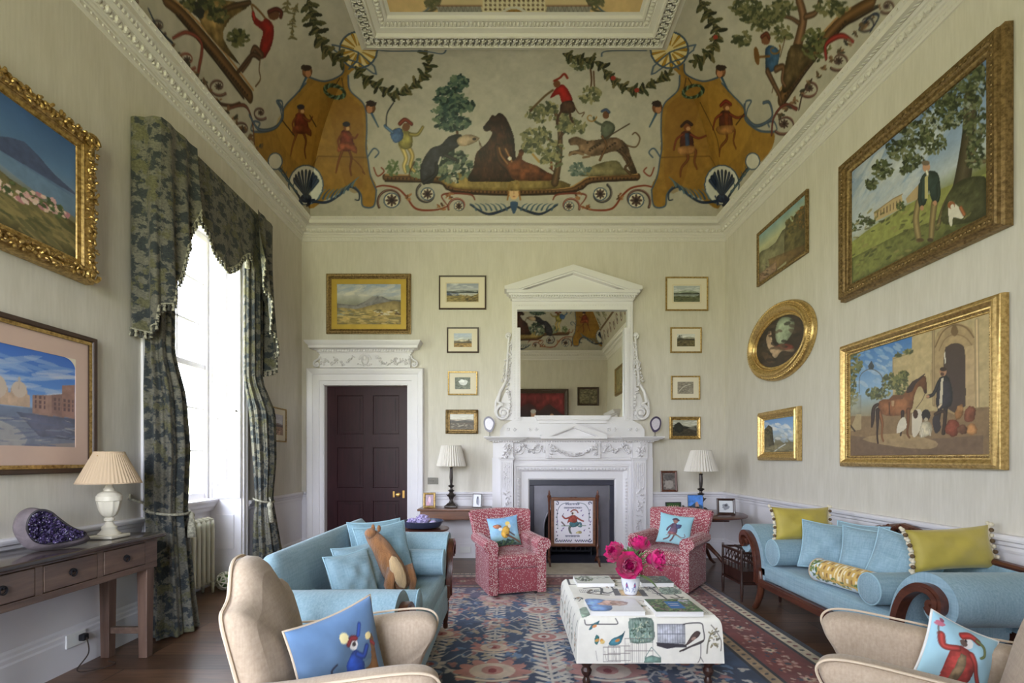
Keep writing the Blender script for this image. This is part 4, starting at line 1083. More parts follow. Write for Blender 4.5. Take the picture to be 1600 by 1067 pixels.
# garlands of leaves
def garland(W, pts, cols, size, n, sp=5):
    p = spline(np.array(pts, float), 8); W.line(p, 1.6, (80,70,58), curve=0)
    for k in range(n):
        t = (k+.5)/n*(len(p)-1.01); i = int(t); q = p[i]+(p[i+1]-p[i])*(t-i); d = p[i+1]-p[i]; a = math.atan2(d[1], d[0])
        for e in range(2):
            h1, h2 = ((k*37+e*53) % 17)/17, ((k*23+e*31) % 13)/13; a2 = a+(1 if (k+e) % 2 else -1)*(.3+1.3*h1); s2 = size*(.6+.6*h2); o_ = size*(.3+1.0*h2)*(.7+.3*math.sin(k*.9))
            W.ell(q[0]+o_*math.cos(a2), q[1]+o_*math.sin(a2), s2, s2*.36, cols[(k+2*e) % len(cols)], a2, n=9)
GC = [(72,76,58),(94,92,66),(54,56,46),(112,104,76)]
for W, q, s2, n in ((LF, [(482,0),(488,24),(494,50),(512,80),(536,96)], 9, 44),(BK, [(556,104),(570,122),(592,136),(614,148),(640,138),(660,122),(670,100),(664,82)], 7, 60),(BK, [(880,84),(904,92),(932,98),(952,118),(970,134),(994,142),(1018,132),(1046,116)], 6.5, 64),(RT, [(1094,0),(1108,26),(1120,52),(1112,80),(1086,98)], 8, 48)): garland(W, q, GC, s2, n)
for x, y in ((995,141),(958,122),(1118,58)): (BK if x < 1060 else RT).ell(x, y, 4, 3.6, (150,70,60)); 
for W, q in ((LF, [(465,6),(458,30),(456,60)]),(LF, [(450,0),(447,18)])): garland(W, q, [(130,120,90),(110,104,80)], 4, 16)
BK.line([(590,78),(610,80),(660,80),(690,84),(697,78)], 2, BLU); BK.line([(940,88),(948,80),(1010,79)], 2, BLU)
# ---- left cove: ledge, scrolls, stump, figure in red
LF.line(zc((690,0),(760,60),(900,220),(1040,400)), 16, (104,80,58), curve=3); LF.line(zc((700,-20),(785,50),(920,200),(1055,375)), 3, (160,128,92), curve=3); LF.line(zc((735,62),(880,232),(1015,408)), 3.4, (60,48,42), curve=3)
for k in range(30): LF.ell(*zc((752+k*9.6, 66+k*11.4))[0], 1.8, 2.6, (66,50,42), n=6)
LF.poly(zc((840,-30),(930,0),(1040,20),(960,80),(930,160),(1000,270),(900,180),(820,60)), (132,112,78), tex=.4, curve=3); LF.line(zc((860,20),(900,60),(960,30),(1040,10)), 7, (92,74,58)); LF.poly(zc((780,-10),(850,30),(840,80),(790,40)), (56,56,58), curve=3)
for x, y, rx, ry, n in ((372,60,16,14,50),(340,22,16,12,40),(330,5,20,10,40),(300,4,16,10,30)): tree(LF, x, y, rx, ry, n, [(88,92,68),(110,108,78),(62,66,54)], 5)
LF.poly(zc((1050,60),(1090,90),(1110,75),(1140,110),(1135,180),(1105,240),(1080,235),(1085,180),(1095,130),(1060,100)), (140,44,40), tex=.25, curve=3); LF.ell(*zc((1140,60))[0], 9, 9, (110,78,60)); LF.line(zc((1120,50),(1150,38),(1172,50),(1170,70)), 6, (92,50,44)); LF.line(zc((1058,60),(1050,20),(1080,45),(1105,75)), 3, (120,92,60)); LF.line(zc((1060,80),(1055,55)), 6, (150,52,46))
LF.line(zc((1090,230),(1060,200),(1040,250),(1010,295)), 7, (96,74,60), taper=(1.3,.7)); LF.line(zc((1080,240),(1050,230),(1000,290),(990,300)), 6, (84,64,54), taper=(1.2,.7)); LF.line(zc((1085,240),(1080,290),(1085,330),(1065,360)), 2, BRN)
for (x, y, r, c) in ((780,250,44,(120,64,54)),(910,360,40,(84,64,64)),(1010,540,46,(84,66,70)),(660,110,40,(70,70,76)),(1085,470,30,(84,70,76)),(560,10,34,(84,66,64))):
    q = zc((x,y))[0]; spiral(LF, q[0], q[1], r/2.4, 1.2, .8, 1, 3, c, (150,120,110)); bloom(LF, q[0], q[1], r/6); 
LF.line(zc((720,160),(780,135),(840,180),(830,280),(820,320)), 5, (124,70,62), taper=(.6,1.2,.8)); LF.line(zc((620,40),(660,120),(720,180)), 3.4, DKB); LF.line(zc((850,330),(900,420),(960,440),(1000,430)), 3.6, (90,70,66)); LF.line(zc((945,470),(960,450),(1020,440),(1050,500),(1060,600)), 4, (110,74,68), taper=(.5,1,.6)); LF.line(zc((1040,480),(1080,540),(1150,530),(1180,470),(1160,425)), 3.6, BLU)
for k in range(14): LF.leaves(*zc((640+k*34, 120+k*38))[0], 5, 5, 5, [(70,70,66),(110,90,74),(130,100,80)], 4)
# ---- right cove: ledge, tree and the horn blower
RT.line(zd((215,470),(330,300),(480,120),(560,60),(650,10)), 16, (108,84,60), curve=4); RT.line(zd((195,450),(320,270),(470,95),(545,40)), 3, (164,132,96), curve=4); RT.line(zd((232,490),(350,318),(500,140),(580,88),(680,30)), 3.4, (60,48,42), curve=4)
for k in range(24): RT.ell(*zd((235+k*12.4, 458-k*15.4))[0], 1.8, 2.6, (70,54,44), n=6)
RT.line(zd((290,230),(310,150),(320,80),(300,0)), 17, (122,96,76), taper=(1.2,.8)); RT.line(zd((330,80),(380,60),(400,0)), 8, (110,88,70)); RT.line(zd((300,110),(240,80),(130,90),(60,110)), 5, (100,80,66), taper=(1.2,.4)); RT.poly(zd((230,330),(260,220),(330,220),(380,280),(330,320),(250,430),(220,430)), (96,82,62), tex=.4, curve=3); tree(RT, 1275, 70, 22, 26, 80, [(90,96,70),(112,112,80),(66,70,56)], 5)
for x, y, rx, ry, n in ((1180,22,26,16,90),(1165,10,24,12,60),(1205,26,20,12,60),(1222,52,16,12,40),(1160,60,14,12,40),(1225,10,20,12,50),(1300,12,26,14,60),(1190,40,18,8,40)): tree(RT, x, y, rx, ry, n, [(98,100,74),(76,80,62),(126,122,92)], 4.6)
RT.poly(zd((140,235),(165,215),(205,240),(205,280),(190,330),(145,345),(140,290)), (66,92,118), tex=.25, curve=3); RT.ell(*zd((142,190))[0], 7, 8, (128,92,70)); RT.line(zd((122,175),(145,160),(158,180)), 5.5, (104,60,46)); spiral(RT, *zd((180,235))[0], 11, .85, -.6, 1, 2.8, (130,100,60)); RT.poly(zd((85,235),(100,225),(112,270),(108,310),(90,290)), (120,90,56), curve=3); RT.line(zd((108,272),(160,268)), 3, (120,90,56))
RT.line(zd((150,340),(180,400),(205,450),(215,490)), 7, (104,82,66), taper=(1.3,.7)); RT.line(zd((190,330),(225,320),(220,380),(235,410)), 7, (110,86,68), taper=(1.3,.7)); RT.line(zd((180,400),(172,440)), 1.6, BRN); RT.line(zd((235,180),(210,270)), 1.6, BRN)
for (x, y, r, c) in ((230,590,50,(84,62,66)),(350,420,42,(90,62,62)),(490,290,46,(84,66,64)),(620,110,40,(70,72,78)),(720,30,34,(80,66,64))):
    q = zd((x,y))[0]; spiral(RT, q[0], q[1], r/2.6, 1.2, 2.4, -1, 3, c, (150,120,110)); bloom(RT, q[0], q[1], r/6)
RT.line(zd((430,280),(430,210),(500,170),(560,200)), 6, (132,58,56), taper=(.8,1.3,.5)); RT.line(zd((170,640),(180,560),(230,500),(290,520)), 4, (110,66,62)); RT.line(zd((40,500),(50,560),(100,600),(170,560),(160,490),(130,490)), 3.6, BLU); RT.line(zd((300,520),(320,440),(360,380)), 3.4, (80,66,66)); RT.line(zd((590,130),(650,70),(680,80),(640,150)), 3.2, DKB)
for k in range(14): RT.leaves(*zd((210+k*36, 560-k*40))[0], 5, 5, 5, [(70,70,66),(104,88,74),(130,104,84)], 4)
# nearer, unseen stretch of the side coves keeps the same manner: dark foliage clumps on cream
for W in ('left', 'right'):
    c = MUR[W]; T_, c.T = c.T, None
    for k in range(9):
        y = -1.1+k*.42; spiral(c, y, .22, .13, 1.2, .5, 1 if k % 2 else -1, .03, (110,66,58)); bloom(c, y, .22, .05); c.line([(y,.42),(y+.42,.42)], .05, (104,80,58)); c.leaves(y+.2, .55+.2*(k % 2), .16, .12, 40, TG2, .035)
    c.T = T_
for c in MUR.values():
    c.mottle(.04, 120, 5); c.a = np.clip((c.a-.66)*1.22+.665, .02, 1)
# ---- painted panel inside the coffer
HP = HC+.053
PN = Cv(XL+CO+.4, XR-CO-.4, YF+CO+.4, YB-CO-.4, 290, 420, (206,184,140), T_ceil(HP)); PN.mottle(.05, 12, 3)
for sx in (lambda p: p, mir):
    PN.poly(sx([(598,36),(596,0),(600,-60),(690,-60),(684,10),(684,32)]), (212,180,128), tex=.06); PN.line(sx([(596,20),(604,30),(612,26),(606,20)]), 1.6, (120,90,60)); PN.line(sx([(630,26),(660,20),(676,6)]), 2.6, (80,100,116)); PN.line(sx([(650,24),(680,14),(690,-6)]), 4, (90,84,60)); PN.leaves(*sx([(675,4)])[0], 12, 8, 24, [(86,88,60),(110,104,76)], 5)
    PN.poly(sx([(682,10),(752,10),(752,31),(686,31)]), (150,146,136), tex=.1)
    for k in range(10): PN.line(sx([(686+k*7,31),(692+k*7,10)]), .8, (84,80,76), curve=0); PN.line(sx([(692+k*7,31),(686+k*7,10)]), .8, (84,80,76), curve=0)
    PN.line(sx([(682,32),(752,32)]), 1.6, (110,60,50), curve=0); PN.line(sx([(684,9),(752,9)]), 1.6, (110,70,54), curve=0)
PN.poly([(754,-10),(852,-10),(852,32),(754,32)], (216,204,170))
for i in range(13):
    for j in range(6): PN.ell(759+i*7.4, -6+j*7, 2.4, 2.2, (96,74,52), n=6)
PN.ell(803, 30, 24, 20, (206,200,186)); PN.ell(803, 30, 19, 16, (150,112,44))
for k in range(9): a = PI+PI*k/8; PN.line([(803,32),(803+18*math.cos(a),32+15*math.sin(a))], 1.2, (96,70,34), curve=0)
ce = struct(MB().box(XL-.46, XR+.3, YF-.3, YB+.3, HC+.14, HC+.2).build('ceiling', m['white']))
for side, fl in (('back', False), ('left', True), ('right', False), ('front', True)):
    cv = MUR['back' if side == 'front' else side]
    nu = int((6.1 if side in ('back','front') else 8.4)/.009)
    if side == 'front': nu //= 3
    np_obj('painted_cove', [cove_mesh(side, cv, nu, 230 if side != 'front' else 90, fl)], m['mural'], ce)
np_obj('painted_panel', [canvas_mesh(PN, lambda U, V: (U, V, HP+0*U), True)], m['mural'], ce)
# ---------------------------------------------------------------- reusable furnishing pieces
def Mt(x=0, y=0, z=0): return Matrix.Translation((x, y, z))
def Rx(a): return Matrix.Rotation(a, 4, 'X')
def Ry(a): return Matrix.Rotation(a, 4, 'Y')
def Rz(a): return Matrix.Rotation(a, 4, 'Z')
def ribbon(pts, th, side=1):
    """closed polygon: polyline thickened by th on one side"""
    p = np.asarray(pts, float); t = np.gradient(p, axis=0); t /= np.linalg.norm(t, axis=1)[:,None]+1e-9
    nrm = np.stack([-t[:,1], t[:,0]], 1)*side
    return [tuple(x) for x in p]+[tuple(x) for x in (p+nrm*th)[::-1]]
def cushion_pt(w, h, t, s, r, ear=.06, seed=0):
    x = w/2*s*(1-ear*(1-r*r)); z = h/2*r*(1-ear*(1-s*s))
    k = max(0., (1-s*s)*(1-r*r)); y = t/2*k**.42
    y += .012*math.sin(7*s+seed)*math.sin(5*r+2*seed)*k*(t/.15)
    return x, y, z
def cushion(name, label, w, h, t, mat, loc, rot, cv=None, group=None, pipe=None, cat='cushion', ear=.09, poms=None, n=22, taper=0):
    o = thing(name, label, cat, loc, 0, group); o.rotation_euler = rot
    sd = (hash(label) % 97)/10. if False else (sum(map(ord, label)) % 97)/10.
    if cv is not None:
        nn = cv.w; S, Q = np.meshgrid(np.linspace(-1, 1, cv.w), np.linspace(-1, 1, cv.h))
        X = w/2*S*(1-ear*(1-Q*Q)); Z = h/2*Q*(1-ear*(1-S*S)); K = np.maximum(0, (1-S*S)*(1-Q*Q))
        X = X*(1-taper*(Q+1)/2); Y = -t/2*K**.42-.006*np.sin(7*S+sd)*np.sin(5*Q+2*sd)*K
        np_obj('cover', [np_mesh(X, Y, Z, cv.sample(cv.u0+(cv.u1-cv.u0)*(S+1)/2, cv.v0+(cv.v1-cv.v0)*(Q+1)/2))], m['print'], o)
        b = MB()
        b.grid(lambda a, c: (lambda q: (q[0]*(1-taper*c), q[1], q[2]))(cushion_pt(w, h, t, 2*a-1, 2*c-1, ear, sd)), n, n, flip=True)
        b.build('back_cover', mat, o, smooth='all')
    else:
        b = MB()
        b.grid(lambda a, c: (lambda q: (q[0], -q[1], q[2]))(cushion_pt(w, h, t, 2*a-1, 2*c-1, ear, sd)), n, n)
        b.grid(lambda a, c: (lambda q: (q[0], q[1]+1e-4, q[2]))(cushion_pt(w, h, t, 2*a-1, 2*c-1, ear, sd+1)), n, n, flip=True)
        b.build('cover', mat, o, smooth='all')
    ed = [(s, -1) for s in np.linspace(-1, 1, 14)]+[(1, s) for s in np.linspace(-1, 1, 14)][1:]+[(s, 1) for s in np.linspace(1, -1, 14)][1:]+[(-1, s) for s in np.linspace(1, -1, 14)][1:-1]
    if pipe is not None:
        MB().tube([(lambda q: (q[0], q[1], q[2]))(cushion_pt(w, h, t, s, r, ear)) for s, r in ed], .005, 6, closed=True).build('piping', pipe, o, smooth='all')
    if poms:
        for sx in (-1, 1):
            pm = MB(); pm.tube([(lambda q: (q[0]+sx*.004, q[1], q[2]))(cushion_pt(w, h, t, sx, r, ear)) for r in np.linspace(-1, 1, 12)], .008, 6)
            for k in range(9):
                q = cushion_pt(w, h, t, sx, -1+2*k/8, ear); pm.ball((q[0]+sx*.012, q[1]-.008, q[2]), .0145, seg=8, mat=k % 2)
                pm.ball((q[0]+sx*.008, q[1]+.012, q[2]+.012), .0125, seg=8)
            pm.build('pompom_trim', [m['pompom'], m['pompom_d']], o, smooth='all')
    return o
def lamp_shade(r0, r1, z0, z1, pleats=54, amp=.012):
    b = MB(); n = pleats*4; prof = [(r0, z0), (r0*.93+r1*.07, z0+(z1-z0)*.08), ((r0+r1)/2, (z0+z1)/2), (r0*.07+r1*.93, z0+(z1-z0)*.92), (r1, z1)]
    fl = lambda a, z: 1+amp*math.cos(pleats*a)
    b.lathe(prof, n, flute=fl, caps=False)
    b.lathe([(r-.004, z) for r, z in prof[::-1]], n, flute=fl, caps=False)
    b.tube([(r0*math.cos(2*PI*k/40), r0*math.sin(2*PI*k/40), z0) for k in range(40)], .004, 5, closed=True)
    b.tube([(r1*math.cos(2*PI*k/40), r1*math.sin(2*PI*k/40), z1) for k in range(40)], .004, 5, closed=True)
    return b
def photo_frame(name, label, w, h, fw, fmat, cv, loc, rz, tilt=.14, group=None, stand=True):
    """standing frame; local front -y; bottom edge on z=0"""
    o = thing(name, label, 'photo frame', loc, rz, group)
    T = Rx(-tilt) @ Mt(0, 0, h/2)
    f = MB(); f.loop([(0,.004),(.0,.010),(-fw*.3,.014),(-fw*.8,.010),(-fw,.003)], w, h); f.loop([(0,.004),(0,-.008)], w, h)
    f.box(-w/2, w/2, .004, .008, -h/2, h/2); f.xf(T); f.build('frame', fmat, o)
    if cv is not None:
        u, v = np.linspace(-w/2+fw, w/2-fw, cv.w), np.linspace(-h/2+fw, h/2-fw, cv.h); U, V = np.meshgrid(u, v)
        cvs = cv.sample(cv.u0+(cv.u1-cv.u0)*(U+w/2-fw)/(w-2*fw), cv.v0+(cv.v1-cv.v0)*(V+h/2-fw)/(h-2*fw))
        A = np.array(T); Pp = np.stack([U, -.004+0*U, V, 1+0*U], -1) @ A.T
        np_obj('photograph', [np_mesh(Pp[...,0], Pp[...,1], Pp[...,2], cvs)], m['gloss'], o)
    if stand:
        s = MB(); d = math.sin(tilt)*h
        s.add([(-.018,.006,.0),(.018,.006,.0),(.018,0,0),(-.018,0,0)], [(0,1,2,3)])
        y0 = .62*h*math.sin(tilt)+.008; z0 = .62*h*math.cos(tilt)
        s = MB().add([(-.02,y0,z0),(.02,y0,z0),(.03,y0+.25*h,0.001),(-.03,y0+.25*h,.001),(-.02,y0+.004,z0),(.02,y0+.004,z0),(.03,y0+.254*h,.001),(-.03,y0+.254*h,.001)], [(0,1,2,3),(7,6,5,4),(0,4,5,1),(1,5,6,2),(2,6,7,3),(3,7,4,0)])
        s.build('easel_back', m['darkwood'], o)
    return o
def tassel(mb, x, y, z, s=1.0):
    mb.lathe([(.004,.0),(.012,-.01),(.016,-.022),(.011,-.034),(.014,-.04),(.02,-.07),(.025,-.12),(.026,-.15),(.001,-.15)], 12, (x,y,z)) if s == 1 else mb.lathe([(r*s, q*s) for r, q in [(.004,.0),(.012,-.01),(.016,-.022),(.011,-.034),(.014,-.04),(.02,-.07),(.025,-.12),(.026,-.15),(.001,-.15)]], 12, (x,y,z))
# ---- pictures on the walls
WALLROT = {'back': 0, 'right': -PI/2, 'left': PI/2, 'front': PI}
def px_rect(wall, x0, x1, y0, y1, off=.05):
    """outer rectangle measured in the photograph -> centre along wall, centre z, width, height (front plane off from the wall)"""
    if wall == 'back':
        Y = YB-off; s = Y/FP; return ((x0+x1)/2-CX)*s, EYE-((y0+y1)/2-HY)*s, (x1-x0)*s, (y1-y0)*s
def picture(name, label, wall, c, z, w, h, prof, fmat, cv=None, mount=None, mountmat=None, orn=None, ornmat=None, off=None, group=None, cat='picture', slip=None):
    """prof: (distance outward from the sight edge, height from the wall); the sight (canvas) size is w x h minus the frame"""
    fw = max(d for d, _ in prof); sw, sh = w-2*fw, h-2*fw
    pos = {'back': (c, YB-.004, z), 'front': (c, YF+.004, z), 'right': (XR-.004, c, z), 'left': (XL+.004, c, z)}[wall]
    o = thing(name, label, cat, pos, WALLROT[wall], group)
    f = MB(); f.loop(prof, sw, sh); hb = prof[0][1]
    fo = f.build('frame', fmat, o, smooth=True, angle=30)
    if orn: orn(sw, sh, fw).build('carved_ornament', ornmat or fmat, fo, smooth=True)
    pw, ph = sw, sh
    if mount:
        mw, mh = mount
        a = MB(); a.loop([(0, hb), (-mw if not isinstance(mw, tuple) else 0, hb)], sw, sh) if False else None
        x0, z0 = sw/2, sh/2; x1, z1 = sw/2-mw, sh/2-mh; d = hb-.001 if hb > .004 else .004
        q = MB().add([(-x0,-d,-z0),(x0,-d,-z0),(x0,-d,z0),(-x0,-d,z0),(-x1,-d,-z1),(x1,-d,-z1),(x1,-d,z1),(-x1,-d,z1),(-x1,-d+.004,-z1),(x1,-d+.004,-z1),(x1,-d+.004,z1),(-x1,-d+.004,z1)],
                     [(k, (k+1) % 4, 4+(k+1) % 4, 4+k) for k in range(4)]+[(4+k, 4+(k+1) % 4, 8+(k+1) % 4, 8+k) for k in range(4)])
        q.build('mount', mountmat or m['mount'], o)
        if slip:
            l = MB().loop([(slip+.003, d+.0008),(slip, d+.0008)], 2*x1, 2*z1); l.build('mount_line', m['gold_mount'], o)
        pw, ph = 2*x1, 2*z1; hb = d-.003
    if cv is not None:
        np_obj('canvas', [canvas_mesh(cv, lambda U, V: (U*pw, 0*U-hb+.0005, V*ph))], m['paint'], o)
    return o
def T_pic(wall, c, z, off, pw, ph):
    """photograph pixels -> canvas coordinates (-.5..+.5) of a picture on a wall"""
    def f(p):
        if wall == 'back': q = T_wall(y=YB-off)(p); u = q[:,0]-c
        elif wall == 'right': q = T_wall(x=XR-off)(p); u = c-q[:,0]
        else: q = T_wall(x=XL+off)(p); u = q[:,0]-c
        return np.stack([u/pw, (q[:,1]-z)/ph], 1)
    return f
def PCv(w, h, bg, T=None): return Cv(-.5, .5, -.5, .5, w, h, bg, T)
# ---------------------------------------------------------------- tables, lamps, fire screen and small things at the back
def candlestick(h):
    b = MB(); b.rbox(.13, .13, .03, .006, (0,0,.015), 2, 2); b.frustum(0, 0, .03, .06, .055, .055, .035, .035)
    b.lathe([(.03,.06),(.022,.075),(.016,.10),(.03,.15),(.04,.17),(.026,.19),(.018,.21),(.026,.225),(.036,.235),(.014,.25),(.012,.27),(.03,.29),(.034,.30),(.012,.315),(.016,.36),(.018,.42),(.014,h-.02),(.02,h-.01),(.012,h)], 16)
    for k in range(6):
        a = PI/3*k; b.tube([(.03*math.cos(a),.03*math.sin(a),.15),(.044*math.cos(a),.044*math.sin(a),.175),(.05*math.cos(a),.05*math.sin(a),.178)], .006, 5)
    return b
def stick_lamp(label, loc, h, r0, r1, z0, z1):
    o = thing('table_lamp', label, 'lamp', loc)
    candlestick(h).xf(Matrix.Diagonal((1.35,1.35,1,1))).build('candlestick_base', m['bronze'], o, smooth=True)
    MB().tube([(0,0,h-.01),(0,0,z1-.02)], .005, 6).tube([(-r1,0,z1-.02),(r1,0,z1-.02)], .003, 5).build('harp', m['brass'], o)
    lamp_shade(r0, r1, z0, z1, 34, .034).build('shade', m['shade'], o)
    return o
# walnut console left of the fireplace
t = thing('side_table', 'brown walnut side table against the back wall left of the fireplace', 'side table', (-.74, 6.74, 0))
b = MB(); b.rbox(.98, .44, .03, .008, (0,0,.733), 2, 2); b.build('table_top', m['walnut'], t, smooth=True)
b = MB(); b.box(-.455, .455, -.19, .19, .60, .718); b.box(-.47, .47, -.197, -.19, .605, .615); b.build('apron', m['walnut'], t, bevel=.004)
for x in (-.425, .425):
    for y in (-.16, .16): MB().frustum(x, y, 0, .60, .015, .015, .024, .024).build('leg', m['mahog_z'], t, bevel=.003)
stick_lamp('slim dark lamp with cream pleated shade on the walnut side table by the door', (-.80, 6.76, .7485), .56, .20, .135, .575, .855)
cvp = PCv(30, 40, (120,70,90)); cvp.mottle(.3, 5, 4); cvp.ell(0,.0,.18,.3,(200,150,170)); cvp.ell(.02,.25,.1,.1,(214,170,150)); cvp.ell(-.2,-.3,.2,.2,(170,90,120))
photo_frame('photo_frame', 'gold framed colour photograph on the walnut side table beside the door', .165, .21, .03, m['gilt'], cvp, (-1.09, 6.68, .7485), .1)
cvp = PCv(30, 40, (226,226,230)); cvp.ell(.05,.0,.16,.35,(120,124,140)); cvp.ell(.08,.25,.1,.1,(90,90,100)); cvp.ell(.2,-.1,.1,.3,(160,160,172))
photo_frame('photo_frame', 'silver framed grey photograph on the walnut side table beside the fireplace', .14, .195, .014, m['silver'], cvp, (-.44, 6.70, .7485), -.35)
sp = MB(); sp.box(-.075, .075, -.006, 0, -.047, .047)
for k in range(3): sp.box(-.05+k*.05-.012, -.05+k*.05+.012, -.012, -.006, -.012, .012)
sw = thing('light_switch', 'dark metal light switch plate on the wall beside the door', 'switch', (-1.092, YB, 1.103)); sp.build('switch_plate', m['switch'], sw, bevel=.002)
for x, lab in ((-.86, 'white wall socket on the skirting under the walnut table, nearer the door'), (-.62, 'white wall socket on the skirting under the walnut table, nearer the fireplace')):
    so = thing('wall_socket', lab, 'socket', (x, YB-.034, .12)); MB().rbox(.15, .012, .088, .004, (0,-.006,0), 2, 2).build('plate', m['plug'], so)
    for q in (-.036, .036): MB().box(q-.006, q+.006, -.018, -.011, .008, .022).build('switch', m['plug'], so)
# round table with blue dish of amethyst
t = thing('pedestal_table', 'small round wooden table behind the far arm of the rolled-back sofa', 'side table', (-.985, 5.55, .0085))
MB().lathe([(0,.60),(.29,.60),(.30,.605),(.305,.615),(.30,.625),(0,.627)], 40).build('table_top', m['mahog'], t, smooth=True)
MB().lathe([(.05,.14),(.055,.2),(.03,.25),(.025,.4),(.05,.5),(.03,.55),(.06,.60)], 18).build('pedestal', m['mahog_z'], t, smooth=True)
for k in range(3):
    a = 2*PI*k/3+.4; MB().tube([(.03*math.cos(a),.03*math.sin(a),.2),(.15*math.cos(a),.15*math.sin(a),.14),(.24*math.cos(a),.24*math.sin(a),.05),(.3*math.cos(a),.3*math.sin(a),.018)], [.024,.022,.018,.018], 8).build('leg', m['mahog_z'], t, smooth='all')
d = MB().lathe([(0,.004),(.15,.004),(.2,.015),(.235,.07),(.24,.082),(.232,.084),(.225,.075),(.20,.020),(.14,.010),(0,.010)], 44)
db = thing('dish', 'dark blue shallow round dish holding pale stones on the round table', 'dish', (-.985, 5.55, .636)); d.build('bowl', m['bluebowl'], db, smooth=True)
rg = random.Random(4)
spots = [(0,0,.075,'cluster of pale purple amethyst in the middle of the blue dish'),(-.125,.03,.045,'small dark amethyst lump at the left in the blue dish'),(.125,-.03,.045,'pale purple stone at the right in the blue dish'),(.03,.135,.045,'round white stone at the back of the blue dish')]
for i, (x, y, r, lab) in enumerate(spots):
    b = MB().ball((0,0,0), r, r*.9, r*.72, 16)
    b.v = [(x_*(1+rg.uniform(-.08,.08)), y_*(1+rg.uniform(-.08,.08)), z_*(1+rg.uniform(-.1,.1))) for x_, y_, z_ in b.v]
    if i < 2:
        for _ in range(60):
            v = Vector((rg.gauss(0,1), rg.gauss(0,1), abs(rg.gauss(0,1)))).normalized(); q = Vector((v.x*r, v.y*r*.9, v.z*r*.72))
            b.join(MB().lathe([(.009,0),(.008,.012),(0,.02)], 6), Mt(*q) @ v.to_track_quat('Z', 'Y').to_matrix().to_4x4())
    o = b.build('stone', m['stone_p'] if i != 3 else m['alabaster'], smooth=(i == 3 or i == 2), loc=(-.985+x, 5.55+y, (.657 if i in (2,3) else .661)+r*.78)); tag(o, lab, 'stone')
# round drop-leaf table right of the fire
t = thing('pedestal_table', 'dark round table on splayed legs in the right back corner', 'side table', (2.43, 6.22, 0))
MB().lathe([(0,.70),(.55,.70),(.565,.708),(.565,.72),(.555,.728),(0,.73)], 56).build('table_top', m['mahog'], t, smooth=True)
MB().box(-.3, .3, -.2, .2, .64, .70).build('frieze', m['mahog'], t)
MB().lathe([(.06,.30),(.07,.34),(.04,.38),(.035,.5),(.055,.6),(.05,.64)], 18).build('pedestal', m['mahog_z'], t, smooth=True)
for k in range(4):
    a = (.785, 2.356, 3.49, 5.498)[k]; c, s = math.cos(a), math.sin(a)
    MB().tube([(.03*c,.03*s,.34),(.12*c,.12*s,.33),(.24*c,.24*s,.22),(.36*c,.36*s,.09),(.47*c,.47*s,.03),(.50*c,.50*s,.025)], [.03,.03,.026,.022,.02,.018], 8).build('leg', m['mahog_z'], t, smooth='all')
stick_lamp('slim dark lamp with cream pleated shade on the round table in the right corner', (2.50, 6.33, .731), .50, .205, .125, .53, .80)
cvp = PCv(40, 28, (60,90,50)); cvp.mottle(.4, 8, 2)
for k in range(5): cvp.ell(-.32+.16*k, -.1, .05, .25, (60,70,90) if k % 2 else (200,200,205)); cvp.ell(-.32+.16*k, .2, .045, .06, (214,180,160))
photo_frame('photo_frame', 'black framed group photograph with green background on the round table', .20, .15, .012, m['iron'], cvp, (2.06, 6.07, .731), .1)
cvp = PCv(28, 36, (86,140,220)); cvp.mottle(.2, 5, 2); cvp.poly([(-.5,-.5),(.5,-.5),(.5,-.1),(0,.1),(-.5,-.2)], (60,90,120)); cvp.ell(.1,-.1,.12,.25,(190,150,130))
photo_frame('photo_frame', 'blue sky photograph standing behind the bronze animal on the round table', .19, .235, .006, m['silver'], cvp, (2.36, 6.14, .731), -.1)
cvp = PCv(30, 30, (220,222,226)); cvp.ell(0,0,.25,.28,(150,152,160),wob=.5); cvp.ell(0,.1,.1,.1,(90,90,96))
photo_frame('photo_frame', 'dark framed grey photograph at the front right of the round table', .215, .20, .028, m['darkwood'], cvp, (2.69, 6.02, .731), -.2)
cvp = PCv(30, 36, (120,112,108)); cvp.mottle(.5, 8, 3); cvp.ell(0,-.2,.4,.25,(176,168,160),wob=.4,al=.7); cvp.ell(0,.25,.4,.2,(80,78,78),al=.6)
photo_frame('photo_frame', 'brown framed old photograph standing on the dado rail beside the fireplace', .235, .30, .03, m['mahog_z'], cvp, (2.29, 6.945, .951), 0, tilt=.10, stand=False)
# bronze recumbent animal
an = MB()
an.tube(spline(np.array([(-.15,0,.05),(-.10,0,.06),(-.02,0,.058),(.06,0,.05),(.12,0,.045),(.17,0,.03)]), 5), [.03,.042,.05,.052,.048,.044,.046,.05,.054,.05,.046,.042,.05,.055,.05,.045,.04,.035,.03,.025,.02,.018,.016,.014,.012,.01][:26], 10)
an.ball((-.16,-.01,.075), .042, .03, .032, 12); an.ball((-.20,-.015,.065), .028, .02, .018, 10)
for y in (-.02, .012): an.ball((-.145,y,.108), .01, .007, .018, 6)
for y in (-.035, .035):
    an.tube([(-.10,y,.045),(-.15,y*1.2,.02),(-.22,y*1.2,.013)], [.022,.017,.012], 8); an.tube([(.10,y,.04),(.05,y*1.5,.03),(.0,y*1.4,.014)], [.032,.024,.013], 8)
an.tube([(.16,0,.03),(.20,-.03,.016),(.17,-.06,.012)], [.012,.009,.006], 6)
tag(an.build('animal_figurine', m['bronze'], smooth='all', loc=(2.27, 5.93, .733)), 'dark bronze lying animal figure on the round table beside the group photograph', 'figurine')
# flex from the round table lamp
tag(MB().tube(spline(np.array([(3.0,6.28,.69),(3.045,6.33,.45),(3.06,6.4,.2),(3.05,6.5,.05),(3.0,6.6,.008)]), 6), .004, 6).build('lamp_cable', m['cable']), 'thin lamp cable hanging down behind the round table in the corner', 'cable')
